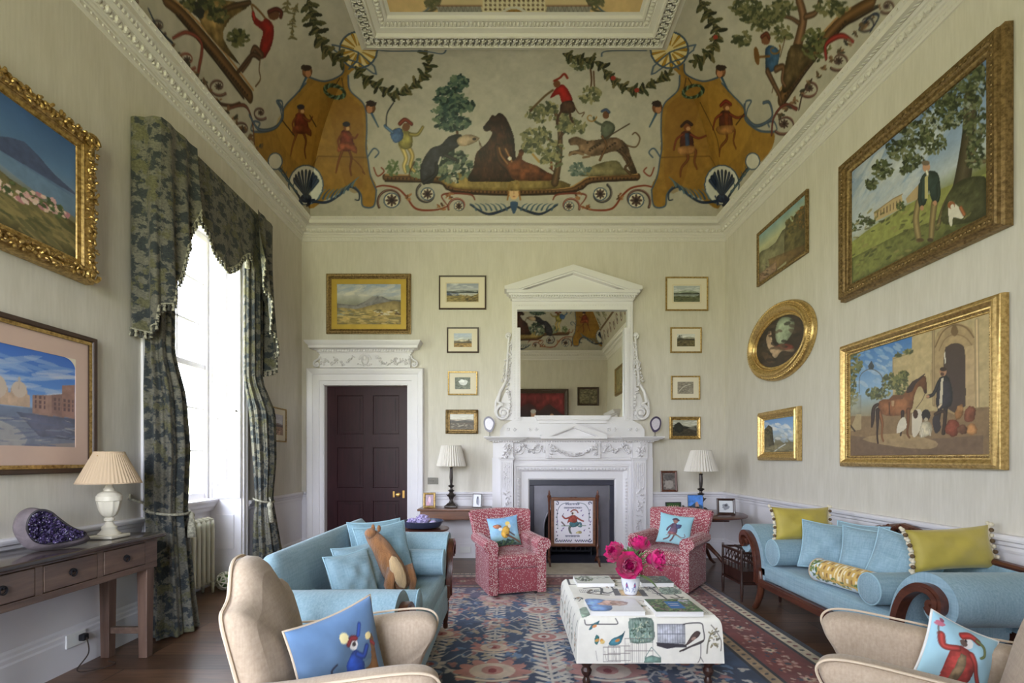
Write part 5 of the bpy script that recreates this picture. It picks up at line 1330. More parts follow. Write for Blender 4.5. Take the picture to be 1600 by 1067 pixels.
# canterbury
cb = thing('magazine_rack', 'dark slatted wooden magazine rack at the far end of the right sofa', 'magazine rack', (2.50, 5.035, 0))
for x in (-.19, .19):
    for y in (-.21, .21):
        MB().tube([(x,y,0),(x,y,.05),(x,y,.16),(x,y,.18),(x,y,.32),(x,y,.34),(x,y,.5),(x,y,.52)], [.010,.015,.017,.013,.013,.016,.013,.011], 8).build('post', m['darkwood'], cb, smooth=True)
MB().box(-.2, .2, -.22, .22, .17, .19).build('shelf', m['darkwood'], cb)
MB().box(-.185, .185, -.205, .205, .19, .30).build('drawer', m['darkwood'], cb, bevel=.003)
for x in (-.19, -.06, .06, .19):
    b = MB(); b.box(x-.01, x+.01, -.21, .21, .475, .50); b.box(x-.009, x+.009, -.21, .21, .365, .385)
    for k in range(1, 6): y = -.21+.07*k; b.tube([(x,y,.3),(x,y,.48)], .006, 6)
    for k in range(5): b.tube([(x,-.2+.07*k,.48),(x,-.165+.07*k,.42),(x,-.13+.07*k,.385)], .005, 5)
    b.build('slatted_divider', m['darkwood'], cb)
for y in (-.21, .21): MB().box(-.19, .19, y-.009, y+.009, .475, .495).build('end_rail', m['darkwood'], cb)
# agate slices on the mantelshelf
for x, lab in ((-.268, 'agate slice on a pin stand at the left end of the mantelshelf'), (2.05, 'agate slice on a pin stand at the right end of the mantelshelf')):
    o = thing('agate_slice', lab, 'ornament', (x, 6.82, 1.7325))
    oc = spline(np.array([(-.06,.10),(-.085,.18),(-.075,.25),(-.02,.285),(.035,.26),(.07,.20),(.055,.12),(.01,.06)]), 5, True)
    if x > 0: oc = oc*np.array([-1,1])
    ce_ = oc.mean(0); n = len(oc); b = MB(); i1 = ce_+(oc-ce_)*.72
    b.add([(p[0],-.006,p[1]) for p in oc]+[(p[0],-.006,p[1]) for p in i1]+[(p[0],.006,p[1]) for p in oc]+[(p[0],.006,p[1]) for p in i1], [(k, (k+1) % n, n+(k+1) % n, n+k) for k in range(n)]+[(2*n+k, 2*n+(k+1) % n, 3*n+(k+1) % n, 3*n+k) for k in range(n)]+[(k, (k+1) % n, 2*n+(k+1) % n, 2*n+k) for k in range(n)])
    b.build('rim', m['agate_rim'], o)
    i2 = ce_+(oc-ce_)*.735
    MB().prism([tuple(p) for p in i2], 'y', -.0075, .0075).build('crystal_centre', m['agate_in'], o)
    MB().tube([(0,0,.07),(0,0,.005)], .004, 6).lathe([(.03,0),(.03,.006),(.005,.01)], 14).build('stand', m['iron'], o)
# fire screen
fs_ = thing('fire_screen', 'needlework fire screen in a turned mahogany frame in front of the fire', 'fire screen', (.865, 6.52, 0))
def post_prof(): return [(.012,.06),(.02,.075),(.016,.1),(.022,.12),(.016,.14),(.014,.2),(.02,.22),(.024,.25),(.016,.27),(.014,.30),(.013,.6),(.014,.84),(.02,.86),(.02,.90),(.026,.91),(.026,.93),(.012,.945),(.016,.965),(.010,.985),(.003,1.005)]
for x in (-.325, .325):
    MB().lathe(post_prof(), 14, (x,0,0)).build('post', m['mahog_z'], fs_, smooth=True)
    b = MB()
    for sg in (-1, 1): b.tube([(x,0,.10),(x,sg*.07,.085),(x,sg*.13,.05),(x,sg*.16,.012),(x,sg*.175,.012)], [.022,.02,.016,.012,.014], 8)
    b.build('foot', m['mahog_z'], fs_, smooth='all')
for z in (.895, .255):
    MB().tube([(-.325,0,z),(-.25,0,z),(-.06,0,z),(-.03,0,z),(0,0,z),(.03,0,z),(.06,0,z),(.25,0,z),(.325,0,z)], [.010,.013,.011,.017,.012,.017,.011,.013,.010], 10).build('cross_rail', m['mahog'], fs_, smooth='all')
f = MB(); f.loop([(0,.004),(0,.012),(.01,.016),(.035,.016),(.04,.008),(.04,-.012)], .52, .575); f.xf(Mt(0,0,.575)); f.build('panel_frame', m['walnut'], fs_)
MB().box(-.29, .29, .004, .010, .28, .87).build('backing', m['darkwood'], fs_)
# ---------------------------------------------------------------- left side: console, curtains, radiator
def P(fn_list): pass
ct = thing('console_table', 'long oak console table with three drawers against the left wall', 'console table', (XL+.035, 2.865, 0))
t = MB(); t.rbox(.42, 1.46, .03, .008, (.205,0,.865), 2, 2); t.build('table_top', m['oak_top'], ct, smooth=True)
t = MB(); t.box(.03, .375, -.69, .69, .635, .675); t.box(.03, .375, -.69, .69, .832, .85); t.box(.03, .05, -.69, .69, .675, .832)
yy = [-.625,-.225,-.18,.175,.22,.57]
for a, b in ((-.69,-.58),(-.225,-.18),(.175,.22),(.575,.69)): t.box(.03, .375, a, b, .675, .832)
t.box(.03,.36,-.69,-.66,.635,.85); t.box(.03,.36,.66,.69,.635,.85)
t.build('apron', m['oak'], ct, bevel=.003)
for a, b in ((-.58,-.225),(-.18,.175),(.22,.575)):
    d = MB(); d.box(.06, .377, a+.004, b-.004, .680, .828); dr = d.build('drawer', m['oak'], ct, bevel=.003)
    k = MB(); yc = (a+b)/2
    k.lathe([(.012,0),(.012,.004),(.006,.01),(.006,.016),(.0,.018)], 10); k.xf(Mt(.377, yc, .765) @ Ry(PI/2))
    k.tube([(.388, yc+.019*math.cos(q*PI/8), .752+.021*math.sin(q*PI/8)) for q in range(16)], .0035, 6, closed=True)
    k.tube([(.379, yc+.022*math.cos(q*PI/8), .757+.02*math.sin(q*PI/8)) for q in range(16)], .002, 5, closed=True)
    tag(k.build('ring_handle', m['iron'], dr), 'dark iron ring handle')
for x in (.065, .335):
    for y in (-.63, .63):
        MB().frustum(x, y, 0, .64, .03, .03, .036, .036).build('leg', m['oak_z'], ct, bevel=.004)
for y in (-.63, .63): MB().box(.09, .31, y-.017, y+.017, .17, .215).build('stretcher', m['oak'], ct, bevel=.003)
# amethyst geode
ge = thing('amethyst_geode', 'large purple amethyst geode lying on the oak console table', 'geode', (-2.72, 2.90, .8835), -.62)
OUT = [(a*.76, b) for a, b in [(-.215,.14),(-.19,.215),(-.13,.25),(-.06,.235),(.0,.185),(.06,.135),(.13,.09),(.19,.065),(.215,.045),(.19,.022),(.12,.008),(.03,.002),(-.06,.0),(-.14,.02),(-.19,.07)]]
op = spline(np.array(OUT), 4, True); n = len(op); cc = np.array((-.02,.10)); op2 = cc+(op-cc)*.80+np.array((.012,.022))
sh = MB()
def shell(u, v):
    i = int(round(u*n)) % n; j = int(round(v*5)); q = op[i] if j else op2[i]; k = [1.0,1.03,1.0,.86,.6,.3][j]; x = [.060,.030,-.03,-.08,-.11,-.125][j]
    p = cc+(q-cc)*k; dn = max(0, p[1]); return (x*(.5+.9*min(1, q[1]*5+.2)), p[0], dn)
sh.grid(shell, n, 6, cu=True); b0 = len(sh.v)
sh.build('shell', m['rock'], ge, smooth='all')
rm = MB().tube([(.055*(.5+.9*min(1, q[1]*5+.2)), *q) for q in op2], .007, 6, closed=True); rm.build('dark_rim', m['rim'], ge, smooth='all')
cr = MB(); rg = random.Random(5)
def inner(u, v):
    i = int(round(u*n)) % n; q = op2[i]; k = 1-v; p = cc+(q-cc)*k*.97
    x = .055*(.5+.9*min(1, q[1]*5+.2))*k+.055*(1-k)-.02*(1-k*k)
    return (x, p[0], max(.002, p[1]))
cr.grid(inner, n, 8, cu=True, flip=True)
for _ in range(420):
    i = rg.randrange(n); v = 1-rg.random()**.5*.97; q = inner(i/n, v)
    c = MB().lathe([(.011,0),(.010,.010),(.0,.021)], 6); s = rg.uniform(.6, 1.2)
    cr.join(c, Mt(*q) @ Ry(PI/2+rg.uniform(-.5,.5)) @ Rx(rg.uniform(-.5,.5)) @ Matrix.Scale(s, 4))
tag(cr.build('crystals', m['crystal'], ge), 'dark purple crystal points')
# cream urn lamp
lp = thing('table_lamp', 'cream urn table lamp with pleated tan shade on the oak console table', 'lamp', (-2.735, 3.33, .8815))
b = MB(); b.rbox(.165, .165, .022, .006, (0,0,.011), 2, 2); b.lathe([(.065,.022),(.066,.03),(.05,.045),(.042,.055),(.045,.075),(.028,.09),(.02,.11),(.03,.118),(.03,.13),(.02,.14)], 24)
b.build('base', m['alabaster'], lp, smooth=True)
b = MB(); b.lathe([(.02,.14),(.04,.155),(.056,.19),(.068,.25)], 40, flute=lambda a, z: 1+.05*math.cos(10*a)); b.lathe([(.068,.25),(.073,.255),(.073,.285),(.068,.29),(.064,.3),(.045,.315),(.032,.32),(.032,.335),(.024,.345),(.02,.36),(.018,.40)], 32)
b.build('urn', m['alabaster'], lp, smooth=True)
s = lamp_shade(.180, .085, .375, .585, 50, .010).build('shade', m['shade_b'], lp); 
MB().tube([(-.1,0,.56),(.1,0,.56)], .003, 5).tube([(0,-.1,.56),(0,.1,.56)], .003, 5).tube([(0,0,.40),(0,0,.565)], .006, 6).build('harp', m['brass'], lp)
# wall socket with the lamp flex behind the table leg
so = thing('wall_socket', 'white wall socket low behind the far legs of the oak console', 'socket', (XL+.036, 3.30, .20), PI/2)
MB().rbox(.15, .012, .09, .004, (0,-.006,0), 2, 2).build('plate', m['plug'], so); MB().rbox(.045, .04, .045, .008, (.035,-.03,0), 2, 2).build('plug', m['iron'], so)
tag(MB().tube(spline(np.array([(-2.89,3.33,.2),(-2.86,3.31,.1),(-2.84,3.2,.03),(-2.78,3.25,.008),(-2.72,3.36,.008),(-2.80,3.40,.008)]), 8), .004, 6).build('lamp_cable', m['cable']), 'thin brown lamp cable looping to the floor under the console', 'cable')

# radiator in the window recess
ra = thing('radiator', 'cream cast iron column radiator standing in the window recess', 'radiator', (-3.205, 4.68, 0))
for k in range(14):
    y = -.50+k*1.0/13; b = MB()
    for x in (-.05, 0, .05): b.tube([(x,y,.10),(x,y,.14),(x,y,.72),(x,y,.77)], [.014,.02,.02,.016], 8)
    b.tube([(-.05,y,.765),(0,y,.785),(.05,y,.765)], .022, 8); b.tube([(-.05,y,.115),(.05,y,.115)], .02, 8)
    if k in (0, 13): b.tube([(.05,y,.11),(.055,y,0)], [.02,.014], 8); b.tube([(-.05,y,.11),(-.055,y,0)], [.02,.014], 8)
    b.build('column', m['rad'], ra, smooth='all')
b = MB(); b.tube([(0,-.5,.14),(0,.5,.14)], .018, 8).tube([(0,-.5,.73),(0,.5,.73)], .018, 8).build('header_pipe', m['rad'], ra)
bl = thing('lattice_ball', 'pierced cream lattice ball on the floor beside the radiator', 'ornament', (-3.07, 5.27, .10))
b = MB()
for k in range(12):
    ax = Vector((math.sin(k*2.4)*math.sqrt(1-((k+.5)/12)**2), math.cos(k*2.4)*math.sqrt(1-((k+.5)/12)**2), (k+.5)/12)); q = ax.to_track_quat('Z', 'Y').to_matrix()
    b.tube([q @ Vector((.093*math.cos(2*PI*i/28), .093*math.sin(2*PI*i/28), .0)) for i in range(28)], .007, 5, closed=True)
b.build('lattice', m['rad'], bl, smooth='all'); MB().ball((0,0,0), .075, seg=16).build('core', m['leaf'], bl, smooth='all')

# ---- curtains with valance
def fold_section(u, nf, ph): 
    a = 2*PI*u; return 1+.16*math.sin(nf*a+ph)+.07*math.sin((nf*2+1)*a+2*ph)
def make_curtain(label, cx, cy, zs, mirror=1):
    """zs: (z, rx, ry, dx, dy) sections from the top down"""
    o = thing('curtain', label, 'curtain', (cx, cy, 0), 0, None)
    Z = np.array(zs); b = MB(); nv = 46
    def fn(u, v):
        z = Z[0,0]+(Z[-1,0]-Z[0,0])*v; g = [np.interp(-z, -Z[:,0], Z[:,i]) for i in range(1, 5)]
        r = fold_section(u, 9, .6+v*.8); a = 2*PI*u
        return (g[2]+g[0]*r*math.cos(a), g[3]+g[1]*r*math.sin(a)*mirror, z)
    b.grid(fn, 150, nv, cu=True, flip=mirror > 0); b.build('drape', m['camo'], o, smooth='all')
    return o, fn
# fringe of little tassels
def fringe(mb, pts, sp=.03, s=1.0):
    p = np.asarray(pts, float); L_ = np.r_[0, np.cumsum(np.linalg.norm(np.diff(p, axis=0), axis=1))]
    mb.tube([tuple(q) for q in p], .007*s, 5)
    n = int(L_[-1]/sp)
    for k in range(n):
        q = [np.interp((k+.5)*sp, L_, p[:,i]) for i in range(3)]
        mb.ball((q[0]+.004, q[1], q[2]-.016*s), .013*s, seg=6, rings=5, mat=k % 2); mb.lathe([(.006*s,-.022*s),(.012*s,-.045*s),(.013*s,-.058*s),(.001,-.058*s)], 6, (q[0]+.004, q[1], q[2]), k % 2)
cn, fn1 = make_curtain('patterned green curtain at the near side of the window, tied back by a rope', -2.79, 3.99, [(4.05,.07,.115,-.08,.02),(2.3,.07,.115,-.08,.02),(1.95,.11,.15,-.02,-.01),(1.5,.115,.165,.005,-.01),(1.02,.11,.15,.0,-.02),(.75,.115,.15,.01,-.01),(.3,.135,.165,.02,0),(.012,.155,.19,.03,.0)])
cf_, fn2 = make_curtain('patterned green curtain at the far side of the window, with rope tieback and hanging tassel', -2.785, 5.55, [(4.05,.07,.115,-.085,-.09),(2.3,.07,.115,-.085,-.09),(1.95,.11,.145,-.02,-.02),(1.4,.10,.13,-.02,.03),(.95,.075,.10,-.04,.06),(.7,.10,.13,-.02,.04),(.3,.13,.16,.02,.02),(.012,.145,.18,.04,.02)], -1)
for o, cx, cy, z, rr, hy in ((cn, -2.79, 3.99, 1.0, (.138,.178), -.17), (cf_, -2.785, 5.55, .95, (.10,.13), .2)):
    b = MB(); dx, dy = ((0,-.01) if o is cn else (-.04,.06))
    pts = [(dx+rr[0]*math.cos(a), dy+rr[1]*math.sin(a), z-.03*math.cos(a)) for a in np.linspace(0, 2*PI, 36, endpoint=False)]
    b.tube(pts, .011, 8, closed=True); b.tube([(-.175,hy,z+.10),(-.10,hy*.8,z+.07),(dx-.02,dy+math.copysign(rr[1], hy),z)], .010, 8)
    b.lathe([(.02,0),(.02,.01),(.008,.014),(.008,.03),(.014,.04),(.0,.046)], 10, (-.187,hy,z+.10)) 
    tb = b.build('tieback_rope', m['fringe'], o, smooth='all')
    t_ = MB()
    if o is cf_: t_.lathe([(.012,.0),(.03,-.02),(.034,-.05),(.02,-.075),(.026,-.085),(.034,-.13),(.042,-.22),(.042,-.235),(.002,-.235)], 16, (dx+.10, dy-.06, z-.02)); t_.tube([(dx+.09,dy-.05,z+.03),(dx+.12,dy-.08,z-.01),(dx+.10,dy-.06,z-.03)], .009, 6)
    else: tassel(t_, dx+.15, dy+.07, z-.02, 1.4)
    t_.build('tassel', m['fringe'], tb, smooth='all')
va = thing('valance', 'patterned green curtain valance with tails and tasselled edge above the window', 'valance', (XL+.006, 4.733, 0))
FX = .214; HW = .888; ZT = 4.11
def zb_front(y):                                # lower edge of the front, local y
    a = abs(y)
    return np.interp(a, [0,.06,.12,.22,.30,.36,.42,.46,.52,.60,.9], [3.29,3.30,3.335,3.42,3.50,3.555,3.60,3.605,3.56,3.46,3.1])
vb = MB(); edge = []
def val(u, v):
    if u < .14: s = u/.14; x, y = FX*s, -HW; zb = 2.9
    elif u > .86: s = (1-u)/.14; x, y = FX*s, HW; zb = 2.9
    else: y = -HW+2*HW*(u-.14)/.72; x = FX; zb = zb_front(y)
    x += .012*v*math.sin(26*y+3*v)*(1 if .14 < u < .86 else 0)+.018*v*v*math.cos(PI*y/HW)*(1 if .14 < u < .86 else 0)
    return (x, y, ZT+(zb-ZT)*v)
vb.grid(val, 130, 22); vb.grid(lambda a, b: (FX*b, -HW+2*HW*a, ZT), 2, 2)
vb.build('pelmet', m['camo'], va, smooth=True)
f1 = MB()
fringe(f1, [val(u, 1.0) for u in np.linspace(.30, .70, 90)])
tl = []
for sg in (-1, 1):
    def tail(u, v, sg=sg):
        # u from the outer wall edge round the return to the front inner edge; long outside, stepped up to the inside
        zb = np.interp(u, [0,.18,.30,.34,.52,.58,.70,.76,.88,1.0], [2.44,2.42,2.46,2.62,2.66,2.84,2.90,3.2,3.3,3.58])
        if u < .42: s = u/.42; x, y = (FX+.03)*s, sg*(HW+.02)
        else: s = (u-.42)/.58; x, y = FX+.03+.02*s, sg*(HW+.02-.40*s)
        fl = (.2+.8*v)*.028*math.sin(2*PI*4.2*u)
        out = (.06*v*v if sg > 0 else .02*v*v)
        return (x+(fl if u > .3 else 0)+(out if u > .2 else out*u*5), y+(sg*fl*1.2 if u < .42 else 0), ZT+.004+(zb-ZT)*v)
    b = MB(); b.grid(tail, 90, 26, flip=sg > 0); b.build('tail', m['camo'], va, smooth=True)
    fringe(f1, [tail(u, 1.0) for u in np.linspace(0, 1, 80)])
f1.build('fringe', [m['fringe'], m['fringe_d']], va, smooth='all')
for y in (-.44, .44):
    t_ = MB(); tassel(t_, FX-.02, y, 3.60, 1.0); t_.build('tassel', m['fringe'], va, smooth='all')
# ---------------------------------------------------------------- sofas
def arm_curve(L, k=1.0):
    h = L/2
    return spline(np.array([(h-.20,.30),(h-.205,.42),(h-.185,.56),(h-.13,.68),(h-.04,.755),(h+.05,.765),(h+.105,.72),(h+.105,.655),(h+.06,.63),(h+.035,.66)])*np.array([1, k]), 6)
def make_sofa(o, L, style):
    D0, D1 = -.36, .36
    wood = m['mahog']
    s = MB(); s.rbox(L-.34, .66, .15, .05, (0,-.01,.385), 4, 8, fn=lambda x, y, z: (x, y, z+(.02*(1-(2*x/L)**2) if z > 0 else 0)))
    st = s.build('seat', m['blue'], o, smooth='all')
    r = MB()
    if style == 'wood':
        r.box(-L/2+.16, L/2-.16, D0-.005, D0+.03, .25, .32); r.box(-L/2+.16, L/2-.16, .28, .31, .25, .32); r.box(-L/2+.18, -L/2+.22, D0, .3, .25, .32); r.box(L/2-.22, L/2-.18, D0, .3, .25, .32)
        r.tube([(-L/2+.18,D0-.006,.30),(L/2-.18,D0-.006,.30)], .008, 6)
        r.build('seat_rail', wood, o, bevel=.006)
    else:
        r.rbox(L-.36, .69, .24, .03, (0,-.012,.25), 3, 4); r.build('seat_skirt', m['blue'], o, smooth='all')
    for sg in (-1, 1):
        c = arm_curve(L, (.93 if style == 'wood' else .90)); c = np.stack([sg*c[:,0], c[:,1]], 1)
        u = MB(); poly = ribbon(c, .075, sg)
        if sg < 0: poly = poly
        u.prism(poly, 'y', D0+.02, D1-.05)
        a = u.build('arm', m['blue'], o, smooth=True, angle=50)
        f = MB(); poly2 = ribbon(c, -.03, sg); f.prism(poly2, 'y', D0-.03, D0+.03); poly3 = ribbon(c, .02, sg); f.prism(poly3, 'y', D0-.022, D0+.02)
        e = c[-1]; f.lathe([(.034,-.034),(.036,-.026),(.03,.03)], 16); 
        g = MB().lathe([(.0,-.05),(.018,-.048),(.03,-.04),(.034,-.03),(.034,.0)], 16).xf(Mt(e[0], D0, e[1]) @ Rx(-PI/2) @ Matrix.Scale(-1, 4, (0,0,1)))
        f.v = f.v[:-48]; f.f = [q for q in f.f if max(q) < len(f.v)]; f.m = f.m[:len(f.f)]
        f.join(g)
        tag(f.build('arm_facing', wood, a, smooth=True), 'dark carved mahogany scroll')
        p = MB().tube([(x, D0+.022, z) for x, z in c+np.array([0,.0])], .006, 6); p.build('piping', m['bluepipe'], a)
    b = MB()
    if style == 'wood':
        def zt(x): return .80+.0*x+.05*math.exp(-(x/.30)**2)-.06*max(0, abs(x)/(L/2)-.55)
        def bk(a, c):
            x = (-L/2+.14)+(L-.28)*a; return (x, .27+.07*c, .40+(zt(x)-.43)*c)
        b.grid(bk, 30, 8); b.grid(lambda a, c: (lambda q: (q[0], q[1]+.035, q[2]))(bk(a, c)), 30, 8, flip=True)
        b.build('back', m['blue'], o, smooth='all')
        xs = np.linspace(-L/2+.12, L/2-.12, 50)
        w = MB().tube([(x, .355, zt(x)-.012) for x in xs], .027, 8, flat=.8); w.box(-L/2+.12, L/2-.12, .375, .385, .3, .78)
        t = w.build('top_rail', wood, o, smooth=True)
        c2 = MB(); carve(c2, [(-.26,.345,.845),(-.12,.345,.875),(0,.345,.885),(.12,.345,.875),(.26,.345,.845)], 60, .026, .018, 301, lift=.02)
        c2.tube([(-.28,.35,.84),(-.14,.35,.885),(0,.35,.905),(.14,.35,.885),(.28,.35,.84)], [.012,.024,.028,.024,.012], 8)
        tag(c2.build('carved_crest', wood, t, smooth=True), 'carved foliage crest')
    else:
        def bk(a, c):
            x = (-L/2+.10)+(L-.2)*a
            prof = [(.29,.42),(.30,.6),(.32,.8),(.34,.88),(.37,.915),(.42,.90),(.44,.84),(.42,.7),(.40,.3)]
            t = c*(len(prof)-1); i = min(int(t), len(prof)-2); f = t-i
            y = prof[i][0]*(1-f)+prof[i+1][0]*f; z = prof[i][1]*(1-f)+prof[i+1][1]*f
            e = min(1, (L/2-.10-abs(x))/.09+.0); z2 = z-(.055*(1-e)**2 if z > .75 else 0)
            return (x, y, z2)
        b.grid(bk, 44, 26); n0 = len(b.v)
        for k, a in ((0, 0.), (1, 1.)):
            pts = [bk(a, c/25) for c in range(26)]; b.add(pts, [tuple(range(26)) if k else tuple(range(25, -1, -1))])
        b.build('back', m['blue'], o, smooth=True, angle=50)
        for q in (0., 1.): MB().tube([bk(q, c/25) for c in range(26)], .006, 6).build('piping', m['bluepipe'], o)
def bolster(label, L, r, loc, rz, mat, pipe, group=None, cv=None, name='bolster_cushion'):
    """round cushion lying along local x"""
    o = thing(name, label, 'cushion', loc, rz, group)
    prof = [(0,-L/2),(r*.8,-L/2-.004),(r*.97,-L/2+.004),(r,-L/2+.02),(r*1.01,-L/4),(r*1.03,0),(r*1.01,L/4),(r,L/2-.02),(r*.97,L/2-.004),(r*.8,L/2+.004),(0,L/2)]
    if cv is None: MB().lathe(prof, 28).xf(Ry(PI/2)).build('cover', mat, o, smooth='all')
    else:
        def fn(U, V):
            a = (V-.17)*2*PI; rr = r*(1-.0*U); return (U*L, -rr*np.cos(a)*1.0, rr*np.sin(a))
        np_obj('cover', [canvas_mesh(cv, fn)], m['print'], o)
        e = MB()
        for sg in (-1, 1): e.lathe([(0,.012),(r*.7,.008),(r,0)], 28, caps=False).v; 
        e = MB()
        for sg in (-1, 1): e.join(MB().lathe([(r,0),(r*.7,.008),(0,.012)], 28, caps=False), Mt(sg*L/2) @ Ry(sg*PI/2))
        e.build('end_cap', mat, o, smooth='all')
    for sg in (-1, 1):
        MB().tube([(sg*(L/2-.006), r*math.cos(q*PI/16), r*math.sin(q*PI/16)) for q in range(32)], .005, 5, closed=True).build('piping', pipe, o)
    return o
def turned_leg(h, r, mat_name='mahog_z', blk=.0):
    b = MB(); z = h-blk
    if blk: b.box(-r*1.25, r*1.25, -r*1.25, r*1.25, z, h)
    b.lathe([(r*.45,0),(r*.6,.01),(r*.62,.03),(r*.5,.045),(r*.62,.07),(r*.75,z*.5),(r*.95,z-.05),(r*.7,z-.035),(r*1.05,z-.02),(r*.8,z-.008),(r*1.05,z)], 20, flute=lambda a, zz: 1+.06*math.cos(10*a) if .06 < zz < z-.05 else 1)
    return b
# right sofa: faces -X, local +x is towards the camera
SR = (2.665, 3.70); LR = 2.0
sr = thing('scroll_arm_sofa', 'pale blue sofa with mahogany scroll arms and carved crest along the right wall', 'sofa', (SR[0], SR[1], 0), -PI/2)
make_sofa(sr, LR, 'wood')
def sabre(x, y, sg, z1=.33):
    pts = spline(np.array([(x,y,z1+.06),(x-sg*.02,y,z1-.05),(x-sg*.0,y,.17),(x+sg*.05,y,.08),(x+sg*.09,y,.03),(x+sg*.11,y,.022)]), 6)
    return MB().tube([tuple(p) for p in pts], np.linspace(.036,.022,len(pts)), 8)
for x, y in ((-.80,-.34), (.80,-.34)): sabre(x, y, math.copysign(1, x)).build('leg', m['mahog_z'], sr, smooth='all')
for x in (-.80, .80): MB().tube([(x,.28,.3),(x,.31,.15),(x,.35,.0)], [.03,.026,.02], 8).build('leg', m['mahog_z'], sr, smooth='all')
turned_leg(.345, .034, blk=.09).xf(Mt(.365,-.335,0)).build('leg', m['mahog_z'], sr, smooth=True)
# left sofa: faces +X, local +x is away from the camera
SL = (-.865, 3.325); LL = 1.88
sl_ = thing('scroll_arm_sofa', 'grey-blue fully upholstered sofa with rolled back in front of the window and door', 'sofa', (SL[0], SL[1], .0085), PI/2)
make_sofa(sl_, LL, 'soft')
for x in (-.74, .74):
    turned_leg(.36, .034, blk=.10).xf(Mt(x,-.335,0)).build('leg', m['mahog_z'], sl_, smooth=True)
    MB().tube([(x,.26,.3),(x,.28,.15),(x,.31,.0)], [.03,.026,.02], 8).build('leg', m['mahog_z'], sl_, smooth='all')
# bolsters
bolster('blue bolster at the far arm of the sofa along the right wall',   .62, .112, (2.62, 4.275, .598), 0, m['blue'], m['bluepipe'])
bolster('blue bolster at the near arm of the sofa along the right wall',   .62, .10, (2.62, 3.125, .587), 0, m['blue'], m['bluepipe'])
bolster('grey-blue bolster at the far arm of the rolled-back sofa', .62, .10, (-.82, 3.855, .602), 0, m['blue'], m['bluepipe'])
bolster('grey-blue bolster at the near arm of the rolled-back sofa', .62, .09, (-.82, 2.785, .58), 0, m['blue'], m['bluepipe'])

# ---------------------------------------------------------------- beige wing armchairs
def wing_chair(label, loc, rz, dp=0):
    o = thing('wing_armchair', label, 'armchair', loc, rz)
    W = .60
    MB().rbox(W-.04, .56, .15, .03, (0,-.01,.245), 3, 4).build('seat_frame', m['beige'], o, smooth='all')
    MB().rbox(W-.20, .56, .13, .045, (0,-.065,.385), 4, 5, fn=lambda x, y, z: (x, y, z+(.025*(1-(x/.25)**2) if z > 0 else 0))).build('seat_cushion', m['beige'], o, smooth='all')
    pr = [(.27,.18),(-.27,.18),(-.28,.36),(-.295,.46),(-.335,.57),(-.375,.64),(-.385,.69),(-.35,.725),(-.26,.735),(-.08,.722),(.10,.705),(.27,.70)]
    sm = spline(np.array(pr[2:]), 5); poly = [pr[0], pr[1]]+[tuple(q) for q in sm]
    for sg in (-1, 1):
        b = MB(); n = len(poly); lay = []
        xs = [0,.018,.045,.075,.10,.118,.128]; ins = [.030,.010,.0,.0,.004,.016,.040]
        c = np.array([0.0,.45]); vs = []
        for x, i in zip(xs, ins):
            for y, z in poly:
                d = np.array([y, z])-c; Ld = np.linalg.norm(d); q = np.array([y, z])-d/Ld*i
                fl = .035*max(0, (z-.5)/.23)**2
                vs.append((sg*(W/2-.115+x+fl), q[0], q[1]))
        fs = [(a*n+k, a*n+(k+1) % n, (a+1)*n+(k+1) % n, (a+1)*n+k) for a in range(len(xs)-1) for k in range(n)]
        if sg < 0: fs = [f[::-1] for f in fs]
        fs += [tuple(range(n))[::-1 if sg > 0 else 1], tuple((len(xs)-1)*n+k for k in range(n))[::1 if sg > 0 else -1]]
        b.add(vs, fs); a = b.build('arm', m['beige'], o, smooth=True, angle=55)
        e = [(sg*(W/2-.115+.10+.035*max(0, (z-.5)/.23)**2+.016), y-.004, z+.003) for y, z in poly[1:]]
        MB().tube(e, .005, 6).build('piping', m['piping'], a)
    hp = [(.245,.20),(.25,.55),(.252,.80),(.25,.88),(.235,.918),(.20,.932),(.16,.95),(.125,.985),(.085,1.03),(.045,1.052)]; out = [(-x, z) for x, z in hp]+[(0,1.057)]+hp[::-1]
    op_ = [tuple(q) for q in spline(np.array(out), 4)]
    b = MB(); n = len(op_); c = np.array([0,.62]); vs = []
    ys = [0,.015,.035,.065,.09,.105]; ins = [.055,.022,.004,.0,.012,.04]
    for y, i in zip(ys, ins):
        for x, z in op_:
            d = np.array([x, z])-c; q = np.array([x, z])-d/np.linalg.norm(d)*i
            vs.append((q[0], .19-dp+y+.25*(q[1]-.4), q[1]))
    fs = [(a*n+k, (a+1)*n+k, (a+1)*n+(k+1) % n, a*n+(k+1) % n) for a in range(len(ys)-1) for k in range(n)]
    b.add(vs, fs)
    # softly domed front and flat rear
    def dome(a, cc):
        k = cc; i = int(round(a*(n-1))); x, z = op_[i]; q = np.array([x, z]); d = q-c; q = q-d/np.linalg.norm(d)*.055; q = c+(q-c)*k
        return (q[0], .19-dp-.045*(1-k*k)+.25*(q[1]-.4), q[1])
    b.grid(dome, n, 7, flip=False)
    b.add([vs[(len(ys)-1)*n+k] for k in range(n)], [tuple(range(n))[::-1]])
    bo = b.build('back', m['beige'], o, smooth=True, angle=60)
    MB().tube([(x, .19-dp+.085+.25*(z-.4), z) for x, z in op_], .006, 6).build('piping', m['piping'], bo)
    for x in (-.24, .24):
        turned_leg(.19, .03, blk=.05).xf(Mt(x,-.25,0)).build('leg', m['mahog_z'], o, smooth=True)
        MB().tube([(x,.17,.2),(x,.20,.1),(x,.26,.0)], [.03,.026,.02], 8).build('leg', m['mahog_z'], o, smooth='all')
    return o
th = R(9)
fcx, fcy = -.275, 1.875                                      # centre of the arm fronts
wl_ = wing_chair('beige wing armchair at the front left with its back to the window', (fcx-.385*math.cos(th), fcy-.385*math.sin(th), .0085), PI/2+th, .11)
th2 = R(34)
